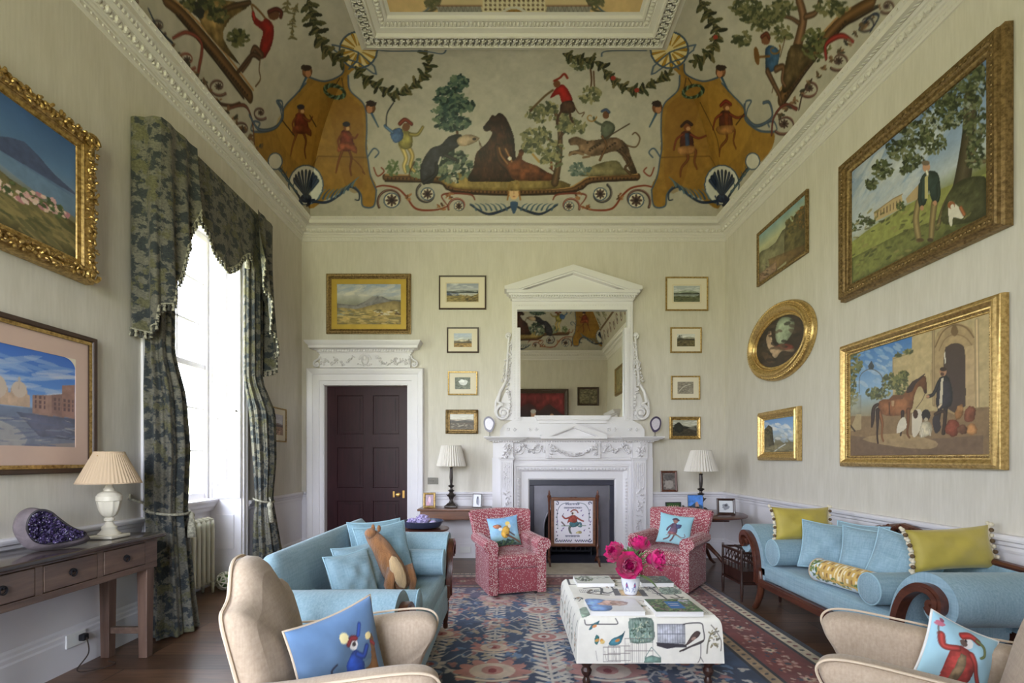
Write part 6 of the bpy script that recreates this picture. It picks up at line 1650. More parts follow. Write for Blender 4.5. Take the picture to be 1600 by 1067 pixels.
wr_ = wing_chair('beige armchair at the front right corner, turned towards the ottoman', (1.25+.385*math.cos(th2), 1.95-.385*math.sin(th2), .0085), -PI/2-th2, .06)

# ---------------------------------------------------------------- pink spotted armchairs
def pink_chair(label, loc, rz):
    o = thing('tub_armchair', label, 'armchair', loc, rz)
    MB().rbox(.56, .60, .27, .025, (0,.0,.17), 3, 4).build('skirt', m['spots'], o, smooth='all')
    MB().rbox(.50, .60, .14, .04, (0,-.03,.365), 4, 5, fn=lambda x, y, z: (x, y, z+(.03*(1-(x/.26)**2)*(1-(y/.32)**2) if z > 0 else 0))).build('seat_cushion', m['spots'], o, smooth='all')
    for sg in (-1, 1):
        c = [(.245,.04),(.245,.50)]
        prf = [(.235,.04),(.235,.48),(.225,.53),(.235,.575),(.265,.60),(.305,.613),(.35,.605),(.38,.575),(.385,.535),(.365,.505),(.335,.49),(.325,.46),(.325,.04)]
        pf = [(sg*x, z) for x, z in prf]
        if sg > 0: pf = pf[::-1]
        b = MB(); n = len(pf)
        ys = [-.345,-.335,-.15,.1,.30]; k = [.93,1,1,1,1]; cen = (sg*.30,.53)
        vs = [(cen[0]+(x-cen[0])*kk if z > .45 else x, y, (cen[1]+(z-cen[1])*kk if z > .45 else z)+(.02*max(0, y) if z > .45 else 0)) for y, kk in zip(ys, k) for x, z in pf]
        fs = [(a*n+q, a*n+(q+1) % n, (a+1)*n+(q+1) % n, (a+1)*n+q) for a in range(len(ys)-1) for q in range(n)]+[tuple(range(n))[::-1], tuple((len(ys)-1)*n+q for q in range(n))]
        b.add(vs, fs); a = b.build('arm', m['spots'], o, smooth=True, angle=40)
        MB().tube([(x, -.34, z) for x, z in pf], .006, 6, closed=True).build('piping', m['spots'], a)
    def bk(u, v):
        x = 2*u-1; hw = .30+.08*v
        y = .16+.20*v-.05*(x*x)*(1-.3*v); z = .30+.555*v-.02*x*x*v
        return (x*hw, y, z)
    b = MB(); b.grid(bk, 18, 14, flip=False); b.grid(lambda u, v: (lambda q: (q[0], q[1]+.12-.03*v, q[2]-.0))(bk(u, v)), 18, 14, flip=True)
    b.grid(lambda u, v: (lambda q: (q[0], q[1]+(.09)*v, q[2]+.022*math.sin(PI*v)))(bk(u, 1)), 18, 7)
    for sgn in (0, 1): b.grid(lambda u, v: (lambda q: (q[0]+(.018 if sgn else -.018)*math.sin(PI*u), q[1]+(.12-.03*v)*u, q[2]))(bk(sgn, v)), 7, 14, flip=not sgn)
    b.build('back', m['spots'], o, smooth='all')
    MB().rbox(.60, .12, .42, .03, (0,.29,.24), 3, 4).build('back_skirt', m['spots'], o, smooth='all')
    for x in (-.24, .24):
        for y in (-.25, .25):
            c = MB(); c.ball((x,y,.018), .02, .012, .018, 10); c.tube([(x,y,.02),(x,y,.05)], .008, 6); c.build('caster', m['bronze'], o)
    return o
pink_chair('pink white-spotted armchair left of the fireplace', (0.0, 5.26, .0085), R(17)).scale = (.93,.94,.968)
pink_chair('pink white-spotted armchair right of the fireplace behind the peonies', (1.80, 5.42, .0085), R(-38)).scale = (.93,.94,.968)
# ---------------------------------------------------------------- rug, ottoman, books, peonies, cushions
RX0, RX1, RY0, RY1 = -1.45, 2.26, .75, 5.96
rc = Cv(RX0, RX1, RY0, RY1, 412, 600, (44,56,84))
g = rc.rng
def rect(x0, x1, y0, y1, col, tex=.12): rc.poly([(x0,y0),(x1,y0),(x1,y1),(x0,y1)], col, tex=tex)
CREAM, NAVY, RED, PINK, TAN, SKYB = (214,200,176), (38,46,70), (124,58,56), (196,140,136), (168,142,112), (86,112,150)
rect(RX0, RX1, RY0, RY1, (36,40,54))
B = .62
def ring_rect(i0, i1, col):
    rect(RX0+i0, RX1-i0, RY0+i0, RY0+i1, col); rect(RX0+i0, RX1-i0, RY1-i1, RY1-i0, col); rect(RX0+i0, RX0+i1, RY0+i0, RY1-i0, col); rect(RX1-i1, RX1-i0, RY0+i0, RY1-i0, col)
ring_rect(.02, .05, (46,48,58)); ring_rect(.05, .14, CREAM); ring_rect(.14, .17, (44,44,52)); ring_rect(.17, .50, RED); ring_rect(.50, .53, (40,40,48)); ring_rect(.53, .60, TAN); ring_rect(.60, .63, (40,42,52))
rect(RX0+.63, RX1-.63, RY0+.63, RY1-.63, NAVY, .18)
# the far half of the field is a brighter blue, the near end darker with brown (abrash bands)
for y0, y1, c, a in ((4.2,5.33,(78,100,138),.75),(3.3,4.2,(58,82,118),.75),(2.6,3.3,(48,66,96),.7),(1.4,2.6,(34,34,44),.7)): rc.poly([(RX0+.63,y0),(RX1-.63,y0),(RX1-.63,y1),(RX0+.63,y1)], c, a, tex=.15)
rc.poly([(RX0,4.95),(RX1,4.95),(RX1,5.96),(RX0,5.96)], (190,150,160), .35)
def flower(x, y, r, c1, c2, c3, n=8):
    for k in range(n):
        a = 2*PI*k/n+.2; rc.ell(x+r*.62*math.cos(a), y+r*.62*math.sin(a), r*.36, r*.24, c1, a)
    rc.ell(x, y, r*.55, r*.5, c2); rc.ell(x, y, r*.28, r*.24, c3)
def palmette(x, y, r, s=1, c1=(196,150,140), c2=(222,204,184), c3=(150,60,62)):
    for k in range(9):
        a = PI*(k/8.)*1.3-.47; rc.ell(x+r*.75*math.cos(a), y+s*r*.6*math.sin(a), r*.3, r*.17, c1, s*a)
    rc.ell(x, y+s*r*.1, r*.62, r*.48, c2); rc.ell(x, y+s*r*.14, r*.3, r*.26, c1); rc.ell(x, y+s*r*.1, r*.12, r*.14, c3); rc.line([(x-r*.9,y-s*r*.25),(x,y-s*r*.5),(x+r*.9,y-s*r*.25)], r*.16, c2)
fx = .33; dx, dy = .44, .56
for i in range(-4, 5):
    for j in range(0, 9):
        x, y = fx+i*dx, RY1-.63-.30-j*dy+(dy/2 if i % 2 else 0)
        if not (RX0+.75 < x < RX1-.75 and RY0+.7 < y < RY1-.75): continue
        far = y > 3.9
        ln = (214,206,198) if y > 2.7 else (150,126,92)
        for sx, sy in ((1,1),(-1,1),(1,-1),(-1,-1)):
            rc.line([(x,y),(x+sx*.12,y+sy*.05),(x+sx*.2,y+sy*.16),(x+sx*dx/2,y+sy*dy/4)], .014, ln, .9)
        rc.line([(x,y-.28),(x,y+.28)], .016, ln, .9)
        for k in range(-4, 5):
            if abs(k) > 1:
                for sx in (-1, 1): rc.ell(x+sx*.045, y+k*.062, .048, .016, ln, sx*.5*math.copysign(1, k), n=8)
        t = (i*3+j) % 4
        if t == 0: palmette(x, y, .17, 1, (190,128,120), (218,196,176))
        elif t == 1: flower(x, y, .12, (206,196,190), (110,130,166), (170,90,90))
        elif t == 2: palmette(x, y, .15, -1, (206,176,160), (186,120,116), (60,70,100))
        else: flower(x, y, .13, (190,140,136), (222,210,196), (64,74,104))
for _ in range(1100):
    x = RX0+.68+g.random()*(RX1-RX0-1.36); y = RY0+.68+g.random()*(RY1-RY0-1.36)
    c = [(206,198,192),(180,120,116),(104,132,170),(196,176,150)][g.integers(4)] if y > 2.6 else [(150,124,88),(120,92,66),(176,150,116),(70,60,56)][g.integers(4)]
    a = g.random()*PI; r = .012+.02*g.random()
    rc.ell(x, y, r*1.6, r*.7, c, a, .85, n=8); rc.ell(x+.03*math.cos(a+1), y+.03*math.sin(a+1), r, r*.6, c, a+1, .85, n=8)
for _ in range(200):
    x = RX0+.7+g.random()*(RX1-RX0-1.4); y = RY0+.7+g.random()*(RY1-RY0-1.4); a = g.random()*6.3
    rc.line([(x,y),(x+.06*math.cos(a),y+.06*math.sin(a)),(x+.1*math.cos(a+.8),y+.1*math.sin(a+.8)),(x+.09*math.cos(a+1.6),y+.12*math.sin(a+1.6))], .010, (190,182,176) if y > 2.6 else (140,116,84), .8)
for x in (-.11, .66): palmette(x, 3.22, .25, 1, (200,140,130), (226,206,188)); palmette(x, 4.95, .2, -1, (206,160,156), (226,206,196))
for y in np.arange(2.6, 5.2, .075):
    for sx in (-1, 1): rc.ell(.28+sx*.06, y, .062, .02, (216,208,198), sx*.6, n=8)
rc.line([(.28,2.5),(.28,5.2)], .02, (216,208,198), curve=0)
for y in (3.85, 4.55): palmette(.28, y, .16, 1, (216,208,198), (190,128,120))
# borders
for edge in ('l','r','t','b'):
    Lg = (RX1-RX0) if edge in 'tb' else (RY1-RY0); n = int(Lg/.24)
    for k in range(n):
        s_ = .1+(Lg-.2)*(k+.5)/n
        def pos(i, s_=s_): return {'l':(RX0+i,RY0+s_),'r':(RX1-i,RY0+s_),'t':(RX0+s_,RY1-i),'b':(RX0+s_,RY0+i)}[edge]
        x, y = pos(.335); flower(x, y, .062 if k % 2 else .08, (196,150,140), (216,196,172) if k % 2 else (150,92,86), (60,60,76), 6)
        for q in range(15):
            x2, y2 = x+(g.random()-.5)*.26, y+(g.random()-.5)*.26; rc.ell(x2, y2, .020, .010, [(206,176,160),(176,120,110),(60,66,86)][g.integers(3)], g.random()*3, n=7)
        for q in range(3):
            s2 = s_+(q-1)*.08
            x, y = {'l':(RX0+.095,RY0+s2),'r':(RX1-.095,RY0+s2),'t':(RX0+s2,RY1-.095),'b':(RX0+s2,RY0+.095)}[edge]; rc.ell(x, y, .022, .016, (70,66,70) if q % 2 else (120,60,60), 0, n=8)
            x, y = {'l':(RX0+.565,RY0+s2),'r':(RX1-.565,RY0+s2),'t':(RX0+s2,RY1-.565),'b':(RX0+s2,RY0+.565)}[edge]; rc.ell(x, y, .020, .012, (70,66,70), .7, n=8)
rc.mottle(.12, 60, 5); rc.mottle(.10, 6, 9)
rug = thing('rug', 'large old oriental rug with blue field and red border under the ottoman', 'rug', (0,0,0))
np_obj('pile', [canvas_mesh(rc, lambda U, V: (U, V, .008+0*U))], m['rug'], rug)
f = MB(); rg = random.Random(3)
for k in range(240):
    x = RX0+.02+(RX1-RX0-.04)*k/239; f.add([(x-.006,RY1-.004,.006),(x+.006,RY1-.004,.006),(x+.004+rg.uniform(-.01,.01),RY1+.055,.003),(x-.004+rg.uniform(-.01,.01),RY1+.055,.003)], [(0,1,2,3)])
tag(f.build('fringe', m['mount'], rug), 'cream fringe at the far end', kind='stuff')
MB().box(RX0, RX1, RY0, RY1, 0, .006).build('backing', m['darkwood'], rug)

# ---- ottoman covered in bird-cage print
OX, OY, HX, HYY, OT, OH = .865, 3.46, .44, .48, .45, .275
oc = Cv(-HX-OH, HX+OH, -HYY-OH, HYY+OH, 400, 420, (230,226,216))
def T_ott(p):
    d = p[:,1]-HY; Yt = (EYE-OT)*FP/d; Xt = (p[:,0]-CX)*Yt/FP
    Yf = OY-HYY; Xf = (p[:,0]-CX)*Yf/FP; Zf = EYE-d*Yf/FP
    top = Yt >= Yf
    return np.stack([np.where(top, Xt, Xf)-OX, np.where(top, Yt-OY, -HYY-(OT-Zf))], 1)
oc.T = T_ott; D = (58,54,58)
def z5(*pts): return [(680+x/2.667, 820+y/2.667) for x, y in pts]
def z7(*pts): return [(880+x/5.927, 820+y/5.927) for x, y in pts]
# front: perches, round cage, square cage, birds, wire boxes, lantern
oc.line(z7((200,880),(215,920),(300,915),(440,915),(505,910),(490,870)), 1.4, D)
def cage(x0, x1, y0, y1, col, n=7, fill=None, al=.6):
    if fill: oc.poly([(x0,y0),(x1,y0),(x1,y1),(x0,y1)], fill, al, tex=.3)
    for k in range(n): x = x0+(x1-x0)*k/(n-1); oc.line([(x,y0),(x,y1)], .55, col, curve=0)
    for y in (y0, (y0+y1)/2, y1): oc.line([(x0,y),(x1,y)], .8, col, curve=0)
def z5r(x0, x1, y0, y1): return (680+x0/2.667, 680+x1/2.667, 820+y0/2.667, 820+y1/2.667)
oc.poly(z5((812,395),(900,390),(912,430),(905,480),(820,488),(808,440)), (104,128,118), .8, tex=.4, curve=4)
a = z5r(812, 905, 392, 485); cage(*a, (58,78,70), 9)
oc.leaves(680+858/2.667, 820+440/2.667, 17, 17, 60, [(84,112,96),(120,140,120),(60,74,66),(180,184,160)], 2.2)
a = z5r(926, 1040, 412, 490); cage(*a, (78,80,92), 12, (170,172,184), .8)
oc.poly(z5((920,486),(1048,494),(1046,506),(1000,506),(965,512),(922,500)), (60,56,62))
oc.line(z5((1035,412),(1060,408),(1108,408),(1116,430),(1116,480),(1060,505),(1030,520)), 1.6, D); oc.line(z5((1018,522),(1116,478)), 2.4, (70,62,60)); oc.line(z5((1105,488),(1103,545),(1092,568)), .9, D); oc.line(z5((1103,545),(1114,566)), .9, D)
def bird(pts, col, belly, leg=None):
    oc.poly(pts, col, 1, tex=.2, curve=4)
    p = np.array(pts); c = p.mean(0); oc.ell(c[0]+.5, c[1]+1.2, 4.0, 2.2, belly, -.4)
bird(z5((1098,440),(1085,440),(1068,455),(1052,480),(1040,498),(1050,496),(1075,478),(1096,462),(1104,448)), (92,74,70), (160,130,116))
bird(z5((790,440),(778,452),(760,462),(738,470),(722,490),(730,498),(752,498),(770,490),(780,470)), (66,118,132), (196,126,62))
bird(z5((672,455),(665,466),(664,488),(674,494),(682,478),(682,462)), (58,112,112), (200,150,80)); bird(z5((692,470),(686,482),(698,492),(706,482)), (206,150,70), (220,190,120))
bird(z5((686,398),(672,404),(655,412),(640,432),(648,434),(662,420),(678,412)), (70,124,136), (206,140,90))
for x0, x1, y0, y1 in ((700,770,505,565),(790,905,470,570),(720,810,500,560)): cage(*z5r(x0, x1, y0, y1), (110,100,98), 5)
for x0, x1 in ((795, 880),): 
    for k in range(11): oc.line(z5((x0+k*8.5, 490),(x0+k*8.5, 566)), .4, (120,110,106), curve=0)
oc.poly(z5((872,548),(900,538),(938,548),(940,568),(868,568)), (92,122,112), .85, tex=.3); oc.line(z5((872,548),(900,505),(938,548)), .8, (84,110,104), curve=0); oc.line(z5((1180,440),(1150,450),(1135,490),(1130,530)), 2.2, (120,116,104)); oc.line(z5((1150,415),(1170,440),(1190,480),(1188,520)), 1.4, (110,104,96))
oc.leaves(680+1160/2.667, 820+470/2.667, 8, 18, 22, [(140,130,100),(110,104,90),(160,150,120)], 3)
for x in (668, 705, 745): oc.line(z5((x,520),(x+6,560)), .6, (120,110,104))
# top
for q in ([(60,560),(170,560),(340,545),(420,560),(460,600)],[(90,700),(140,680),(180,690)],[(250,640),(330,625),(420,640),(500,610)],[(30,480),(60,560)],[(700,560),(800,600),(860,580)],[(760,560),(960,700)],[(900,590),(1100,690)],[(190,600),(340,590),(350,650)],[(360,600),(370,640),(440,650)],[(560,540),(480,540),(470,520)],[(830,640),(900,650)]): oc.line(z7(*q), 1.6, D)
oc.poly(z7((450,600),(500,600),(540,665),(480,665)), (70,66,66)); oc.poly(z7((510,610),(690,610),(740,668),(540,668)), (196,166,120), tex=.2); oc.poly(z7((690,610),(740,610),(790,672),(735,672)), (76,72,72))
oc.poly(z7((890,600),(1010,590),(1100,640),(1000,655),(920,650)), (122,144,128), .85, tex=.4, curve=4); oc.leaves(880+1000/5.927, 820+625/5.927, 15, 4, 30, [(84,104,92),(150,164,140)], 2, .4)
oc.poly(z7((130,800),(200,770),(245,800),(240,850),(150,860)), (118,140,122), .85, tex=.4, curve=4)
for q in ([(1000,680),(1040,690),(1110,680)],[(260,610),(230,640),(290,650),(420,660)]): oc.line(z7(*q), 2.2, (96,84,70))
# left skirt and right skirt: twigs, leaves and small cages in surface coordinates
oc.T = None
for sgn in (-1, 1):
    for k in range(7):
        v = -.44+k*.14; u = sgn*(HX+.03); oc.line([(u,v),(sgn*(HX+.10),v+.04),(sgn*(HX+.18),v+.02),(sgn*(HX+.25),v+.07)], .007, (74,68,68))
        oc.leaves(sgn*(HX+.15), v+.05, .06, .05, 9, [(120,140,122),(96,110,100),(170,130,90)], .018)
for k in range(26):
    u, v = (g.random()-.5)*.8, (g.random()-.5)*.9
    oc.line([(u,v),(u+.05*(g.random()-.5),v+.06),(u+.12*(g.random()-.5),v+.10)], .006, D); oc.leaves(u, v+.06, .035, .03, 7, [(96,120,104),(70,84,76),(150,120,84)], .014)
for k in range(10):
    u, v = (g.random()-.5)*.8, (g.random()-.5)*.85; x0 = .05+.03*g.random()
    for q in range(6): oc.line([(u+x0*q/5,v),(u+x0*q/5,v+.07)], .003, (96,92,92), curve=0)
    for q in (0, 1): oc.line([(u,v+.07*q),(u+x0,v+.07*q)], .005, (96,92,92), curve=0)
oc.mottle(.03, 40, 4)
ot = thing('ottoman', 'large square ottoman in white bird cage print on dark turned legs, on the rug', 'ottoman', (OX, OY, .0085))
def ofn(U, V):
    du = np.maximum(np.abs(U)-HX, 0); dv = np.maximum(np.abs(V)-HYY, 0)
    X = np.clip(U, -HX, HX); Y = np.clip(V, -HYY, HYY); dd = np.maximum(du, dv)
    r = .025; k = np.clip(dd/.04, 0, 1)
    ins = r*np.exp(-dd/.018)
    X = X-np.sign(X)*ins*np.clip((np.abs(X)-HX+.03)/.03, 0, 1); Y = Y-np.sign(Y)*ins*np.clip((np.abs(Y)-HYY+.03)/.03, 0, 1)
    e = np.minimum(HX-np.abs(np.clip(U,-HX,HX)), HYY-np.abs(np.clip(V,-HYY,HYY)))
    Z = OT-dd-.012*np.exp(-e/.03)*(dd <= 0)-.012*(dd > 0)*np.exp(-dd*0)
    fl = .012*(dd/OH)
    X = X+np.where(du > 0, np.sign(U)*fl, 0); Y = Y+np.where(dv > 0, np.sign(V)*fl, 0)
    return X, Y, Z
np_obj('cover', [canvas_mesh(oc, ofn)], m['print'], ot)
for x in (-.38, .38):
    for y in (-.42, .42):
        MB().lathe([(.016,0),(.022,.01),(.026,.03),(.018,.045),(.016,.055),(.030,.075),(.034,.095),(.022,.115),(.036,.135),(.036,.20)], 18, (x,y,0)).build('leg', m['darkwood'], ot, smooth=True)
# books
def book(label, x0, x1, y0, y1, th, cvb, rz=0, z=OT+.001):
    cx, cy_ = (x0+x1)/2, (y0+y1)/2; w, d = x1-x0, y1-y0
    o = thing('book', label, 'book', (cx, cy_, z), rz)
    MB().box(-w/2+.003, w/2-.003, -d/2+.004, d/2-.004, .003, th-.003).build('pages', m['pages'], o)
    b = MB(); b.box(-w/2, w/2, -d/2, d/2, 0, .003); b.box(-w/2, -w/2+.003, -d/2, d/2, .003, th-.003); b.box(-w/2, w/2, -d/2, d/2, th-.003, th-.0006); b.build('binding', m['paper'], o)
    np_obj('cover', [canvas_mesh(cvb, lambda U, V: (U*w, V*d, th+0*U))], m['gloss'], o)
cb_ = PCv(70, 56, (232,230,232)); cb_.poly([(-.48,-.45),(-.15,-.45),(-.05,-.1),(-.12,.4),(-.48,.45)], (110,150,214), .9, tex=.35, curve=4); cb_.ell(.0,.12,.26,.22,(206,170,160),.4,tex=.3,wob=.4); cb_.ell(.12,.15,.16,.18,(186,150,140),.2,tex=.3,wob=.4); cb_.leaves(.05,.12,.22,.2,40,[(150,110,100),(220,200,190),(200,170,160)],.05,al=.6); cb_.poly([(.1,-.45),(.48,-.45),(.48,-.05),(.2,-.1)], (238,236,238))
book('white coffee table book with blue and pink cover at the front left of the ottoman', .505, .845, 3.0, 3.27, .030, cb_)
cb_ = PCv(70, 56, (70,104,72)); cb_.leaves(0,0,.5,.5,240,[(60,96,60),(100,140,84),(44,70,56),(150,160,120),(130,100,110)],.05); cb_.poly([(-.12,-.25),(.2,-.25),(.2,.3),(-.12,.3)], (40,110,180)); cb_.line([(-.06,.12),(.14,.12)], .03, (220,226,232)); cb_.line([(-.06,-.02),(.12,-.02)], .03, (220,226,232)); cb_.leaves(.35,.3,.12,.15,20,[(206,206,220),(180,180,200)],.05)
book('garden coffee table book with green and blue cover at the front right of the ottoman', .905, 1.20, 2.985, 3.255, .032, cb_)
cb_ = PCv(60, 40, (214,214,206)); cb_.leaves(-.25,.1,.25,.35,60,[(70,90,64),(110,130,90),(50,56,50)],.06); cb_.leaves(.2,.2,.25,.2,20,[(120,130,116),(190,190,180)],.06)
book('pale book with dark leaves on its cover at the back left of the ottoman', .515, .80, 3.66, 3.90, .034, cb_)
cb_ = PCv(60, 40, (60,72,70)); cb_.leaves(0,.1,.5,.4,120,[(50,64,60),(96,110,100),(140,150,140),(40,44,50)],.06)
book('dark covered book with white pages at the back right of the ottoman', 1.0, 1.245, 3.66, 3.88, .036, cb_)
# vase of peonies
VX, VY, VZ = .868, 3.47, OT+.001
vc = Cv(0, 2*PI, 0, 1, 160, 60, (226,228,234))
for k in range(7):
    u = .45+k*.9
    vc.line([(u-.3,.2),(u-.1,.45),(u,.7),(u+.15,.5),(u+.3,.25)], .03, (92,110,168)); vc.ell(u,.55,.12,.12,(104,84,140)); vc.ell(u,.55,.06,.06,(190,90,120)); vc.leaves(u,.35,.28,.2,12,[(84,100,160),(120,134,180),(110,120,150)],.05)
for y in (.06,.93): vc.line([(0,y),(2*PI,y)], .04, (90,104,164))
vs = thing('vase', 'small blue and white patterned vase on the ottoman', 'vase', (VX, VY, VZ))
vp = np.array([(.0,.038),(.04,.042),(.2,.05),(.5,.062),(.75,.066),(.9,.063),(1.0,.066)])
np_obj('body', [canvas_mesh(vc, lambda U, V: (np.interp(V, vp[:,0], vp[:,1])*np.cos(U), np.interp(V, vp[:,0], vp[:,1])*np.sin(U), V*.145))], m['ceramic'], vs)
MB().lathe([(.066,.145),(.062,.147),(.058,.14),(.055,.08),(0,.075)], 40, caps=False).build('rim', m['alabaster'], vs, smooth=True)
rg = random.Random(12)
def petal(l, w, cup, roll):
    b = MB()
    def fn(a, c):
        s = 2*a-1; ww = w*math.sin(min(1, c*1.12+.12)*PI*.62)**.8; x = s*ww; y = l*c; z = cup*c*c+roll*s*s*c-.25*cup*max(0, c-.75)*4*math.cos(5*s)*.5
        return (x, y, z)
    b.grid(fn, 7, 6); return b
def peony(label, c, r, d):
    o = thing('peony', label, 'flower', c, 0); q = Vector(d).to_track_quat('Z', 'Y').to_matrix().to_4x4()
    a, b = MB(), MB()
    for lay, (n, tl, k) in enumerate(((8,1.45,.95),(10,1.1,.95),(10,.8,.9),(9,.52,.8),(8,.3,.68),(6,.1,.55))):
        for i in range(n):
            p = petal(r*k*rg.uniform(.9,1.1), r*.48*k, r*.42*k*rg.uniform(.7,1.4), r*.22)
            M4 = q @ Rz(2*PI*i/n+lay*.5+rg.uniform(-.15,.15)) @ Rx(PI/2-tl*rg.uniform(.85,1.1)) @ Mt(0, r*.06, -r*.05)
            (a if lay < 3 else b).join(p, M4)
    b.ball((0,0,r*.1), r*.5, seg=12)
    for _ in range(26): b.join(petal(r*.5, r*.24, r*.3, r*.16), q @ Rz(rg.uniform(0, 6.3)) @ Rx(PI/2-rg.uniform(.0,.7)) @ Mt(0, r*.15, 0))
    a.build('outer_petals', m['petal'], o, smooth='all'); b.build('inner_petals', m['petal_d'], o, smooth='all')
    base = Vector((VX-c[0], VY-c[1], VZ+.10-c[2])); mid = base*.45+Vector((0,0,.015))-Vector(d).normalized()*.03
    MB().tube(spline(np.array([tuple(-Vector(d).normalized()*r*.3), tuple(mid), tuple(base)]), 6), .0042, 6).build('stem', m['stem'], o, smooth='all')
for lab, px, py, Y, r, d in (('magenta peony at the left of the vase', 967, 866, 3.44, .085, (-.8,-.6,.45)), ('magenta peony at the top of the bunch at the back', 998, 859, 3.54, .085, (0,-.2,1)),
                            ('largest magenta peony low at the front of the vase', 981, 884, 3.36, .095, (-.1,-1,.25)), ('magenta peony at the right of the vase', 1018, 875, 3.44, .082, (.9,-.5,.25))):
    p = at(px, py, Y); peony(lab, (p.x, p.y, p.z), r, d)
lv = MB()
for k in range(44):
    a = 2*PI*k/44+rg.uniform(-.1,.1); up = rg.uniform(.03,.22); ro = rg.uniform(.04,.14)
    p0 = Vector((VX, VY, VZ+.13)); p2 = p0+Vector((ro*math.cos(a), ro*math.sin(a), up)); p1 = p0+Vector((ro*.45*math.cos(a), ro*.45*math.sin(a), up*.75+.02))
    sd = Vector((-math.sin(a), math.cos(a), .2)).normalized()
    def lfn(u, v, p0=p0, p1=p1, p2=p2, sd=sd): q = p0*(1-v)**2+p1*2*v*(1-v)+p2*v*v; w = .019*math.sin(PI*min(1, v*.9+.08)); s = 2*u-1; q = q+sd*(s*w)+Vector((0,0,.006*s*s)); return tuple(q)
    lv.grid(lfn, 5, 9)
def lfn2(u, v): p0, p1, p2 = Vector((VX+.04,VY-.03,VZ+.15)), Vector((VX+.14,VY-.06,VZ+.14)), Vector((VX+.19,VY-.08,VZ+.03)); q = p0*(1-v)**2+p1*2*v*(1-v)+p2*v*v; return (q.x, q.y+(2*u-1)*.016*math.sin(PI*(v*.9+.08)), q.z+(2*u-1)*.010*math.sin(PI*(v*.9+.08)))
lv.grid(lfn2, 5, 10)
for px, py, Yl in ((1003,862,3.40),(1008,872,3.38),(998,874,3.34),(1003,880,3.33),(990,866,3.42),(1012,884,3.36),(1006,890,3.35),(1000,866,3.36),(986,856,3.5),(1013,866,3.42),(976,878,3.38)):
    t_ = at(px, py, Yl); p0 = Vector((VX, VY, VZ+.13)); p1 = (p0+t_)/2+Vector((0,-.02,.01)); lv.grid(lambda u, v: lfn(u, v, p0, p1, t_, Vector((.8,0,.5))), 5, 9)
lo = lv.build('leaves', m['leaf'], smooth='all'); lo.parent = vs; lo.location = (-VX, -VY, -VZ)
tag(lo, 'green peony leaves', kind='stuff')

# ---- cushions
BL, PI2 = m['blue'], m['bluepipe']
cushion('cushion', 'mustard cushion with pompom edges on the far end of the right sofa', .50, .30, .14, m['mustard'], (2.61, 4.33, .845), (-.28, 0, R(-4)), poms=True)
cushion('cushion', 'long mustard cushion with pompom edges at the near end of the right sofa', .50, .27, .13, m['mustard'], (2.81, 3.09, .85), (-.22, -.08, R(-6)), poms=True)
cushion('cushion', 'pale blue cushion leaning on the front of the far mustard cushion', .44, .40, .15, BL, (2.63, 3.97, .70), (-.35, .10, R(-30)), pipe=PI2)
cushion('cushion', 'pale blue cushion at the middle of the right sofa back, behind the two in front', .42, .40, .13, BL, (2.78, 3.86, .71), (-.2, 0, R(-72)), pipe=PI2)
cushion('cushion', 'pale blue cushion behind the far half of the painted house bolster', .44, .40, .15, BL, (2.70, 3.60, .705), (-.35, .05, R(-48)), pipe=PI2)
cushion('cushion', 'pale blue cushion tucked behind the long mustard cushion', .42, .40, .14, BL, (2.69, 3.30, .71), (-.3, .2, R(-55)), pipe=PI2)
bc = Cv(-.5, .5, 0, 1, 130, 110, (214,224,230)); bc.mottle(.08, 8, 3)
# v runs round the bolster: .25..0.5 is the visible upper front
bc.poly([(-.36,.05),(.30,.05),(.30,.40),(-.36,.40)], (206,170,96), tex=.15); bc.poly([(-.10,.38),(.06,.38),(-.02,.46)], (214,180,110)); bc.poly([(-.36,.39),(.30,.39),(.30,.415),(-.36,.415)], (236,214,160))
for r_ in range(3):
    for k in range(11): bc.poly([(-.34+k*.06,.10+r_*.1),(-.315+k*.06,.10+r_*.1),(-.315+k*.06,.16+r_*.1),(-.34+k*.06,.16+r_*.1)], (236,226,200) if (k+r_) % 2 else (150,112,64))
for k in range(4): bc.poly([(-.10+k*.045,.10),(-.085+k*.045,.10),(-.085+k*.045,.37),(-.10+k*.045,.37)], (240,222,176))
bc.leaves(-.42,.22,.08,.14,40,[(70,100,64),(110,130,70),(210,180,90)],.03); bc.leaves(.42,.2,.08,.14,40,[(70,100,64),(110,130,70),(220,190,110)],.03); bc.leaves(0,.06,.5,.05,40,[(110,130,70),(214,186,110),(90,110,80)],.03); bc.ell(-.42,.42,.03,.05,(60,80,90)); bc.line([(.36,.3),(.40,.42),(.46,.36)], .014, (80,90,100))
o = bolster('bolster printed with a golden country house, lying on the right sofa seat', .58, .085, (2.42, 3.44, .575), R(-84), m['print'], m['piping'], cv=bc)
o.rotation_euler = (R(-12), 0, R(-80))
BD = m['blue_d']
cushion('cushion', 'big grey-blue cushion at the far end of the rolled-back sofa, in front of another', .44, .44, .15, BD, (-.91, 3.585, .725), (-.30, -.04, R(48)), pipe=PI2)
cushion('cushion', 'big grey-blue cushion mostly hidden behind another at the far end of the rolled-back sofa', .44, .44, .14, BD, (-1.0, 3.71, .735), (-.26, 0, R(42)), pipe=PI2)
cushion('cushion', 'small pale blue cushion nearest the camera on the rolled-back sofa', .36, .34, .13, BL, (-.97, 3.02, .675), (-.35, 0, R(62)), pipe=PI2)
cushion('cushion', 'small pale blue cushion between the near small cushion and the brown animal cushion', .38, .36, .13, BL, (-.97, 3.19, .685), (-.35, 0, R(60)), pipe=PI2)
fo_ = thing('soft_toy', 'brown furry animal cushion among the blue cushions on the rolled-back sofa', 'cushion', (-.83, 3.31, .49), R(20))
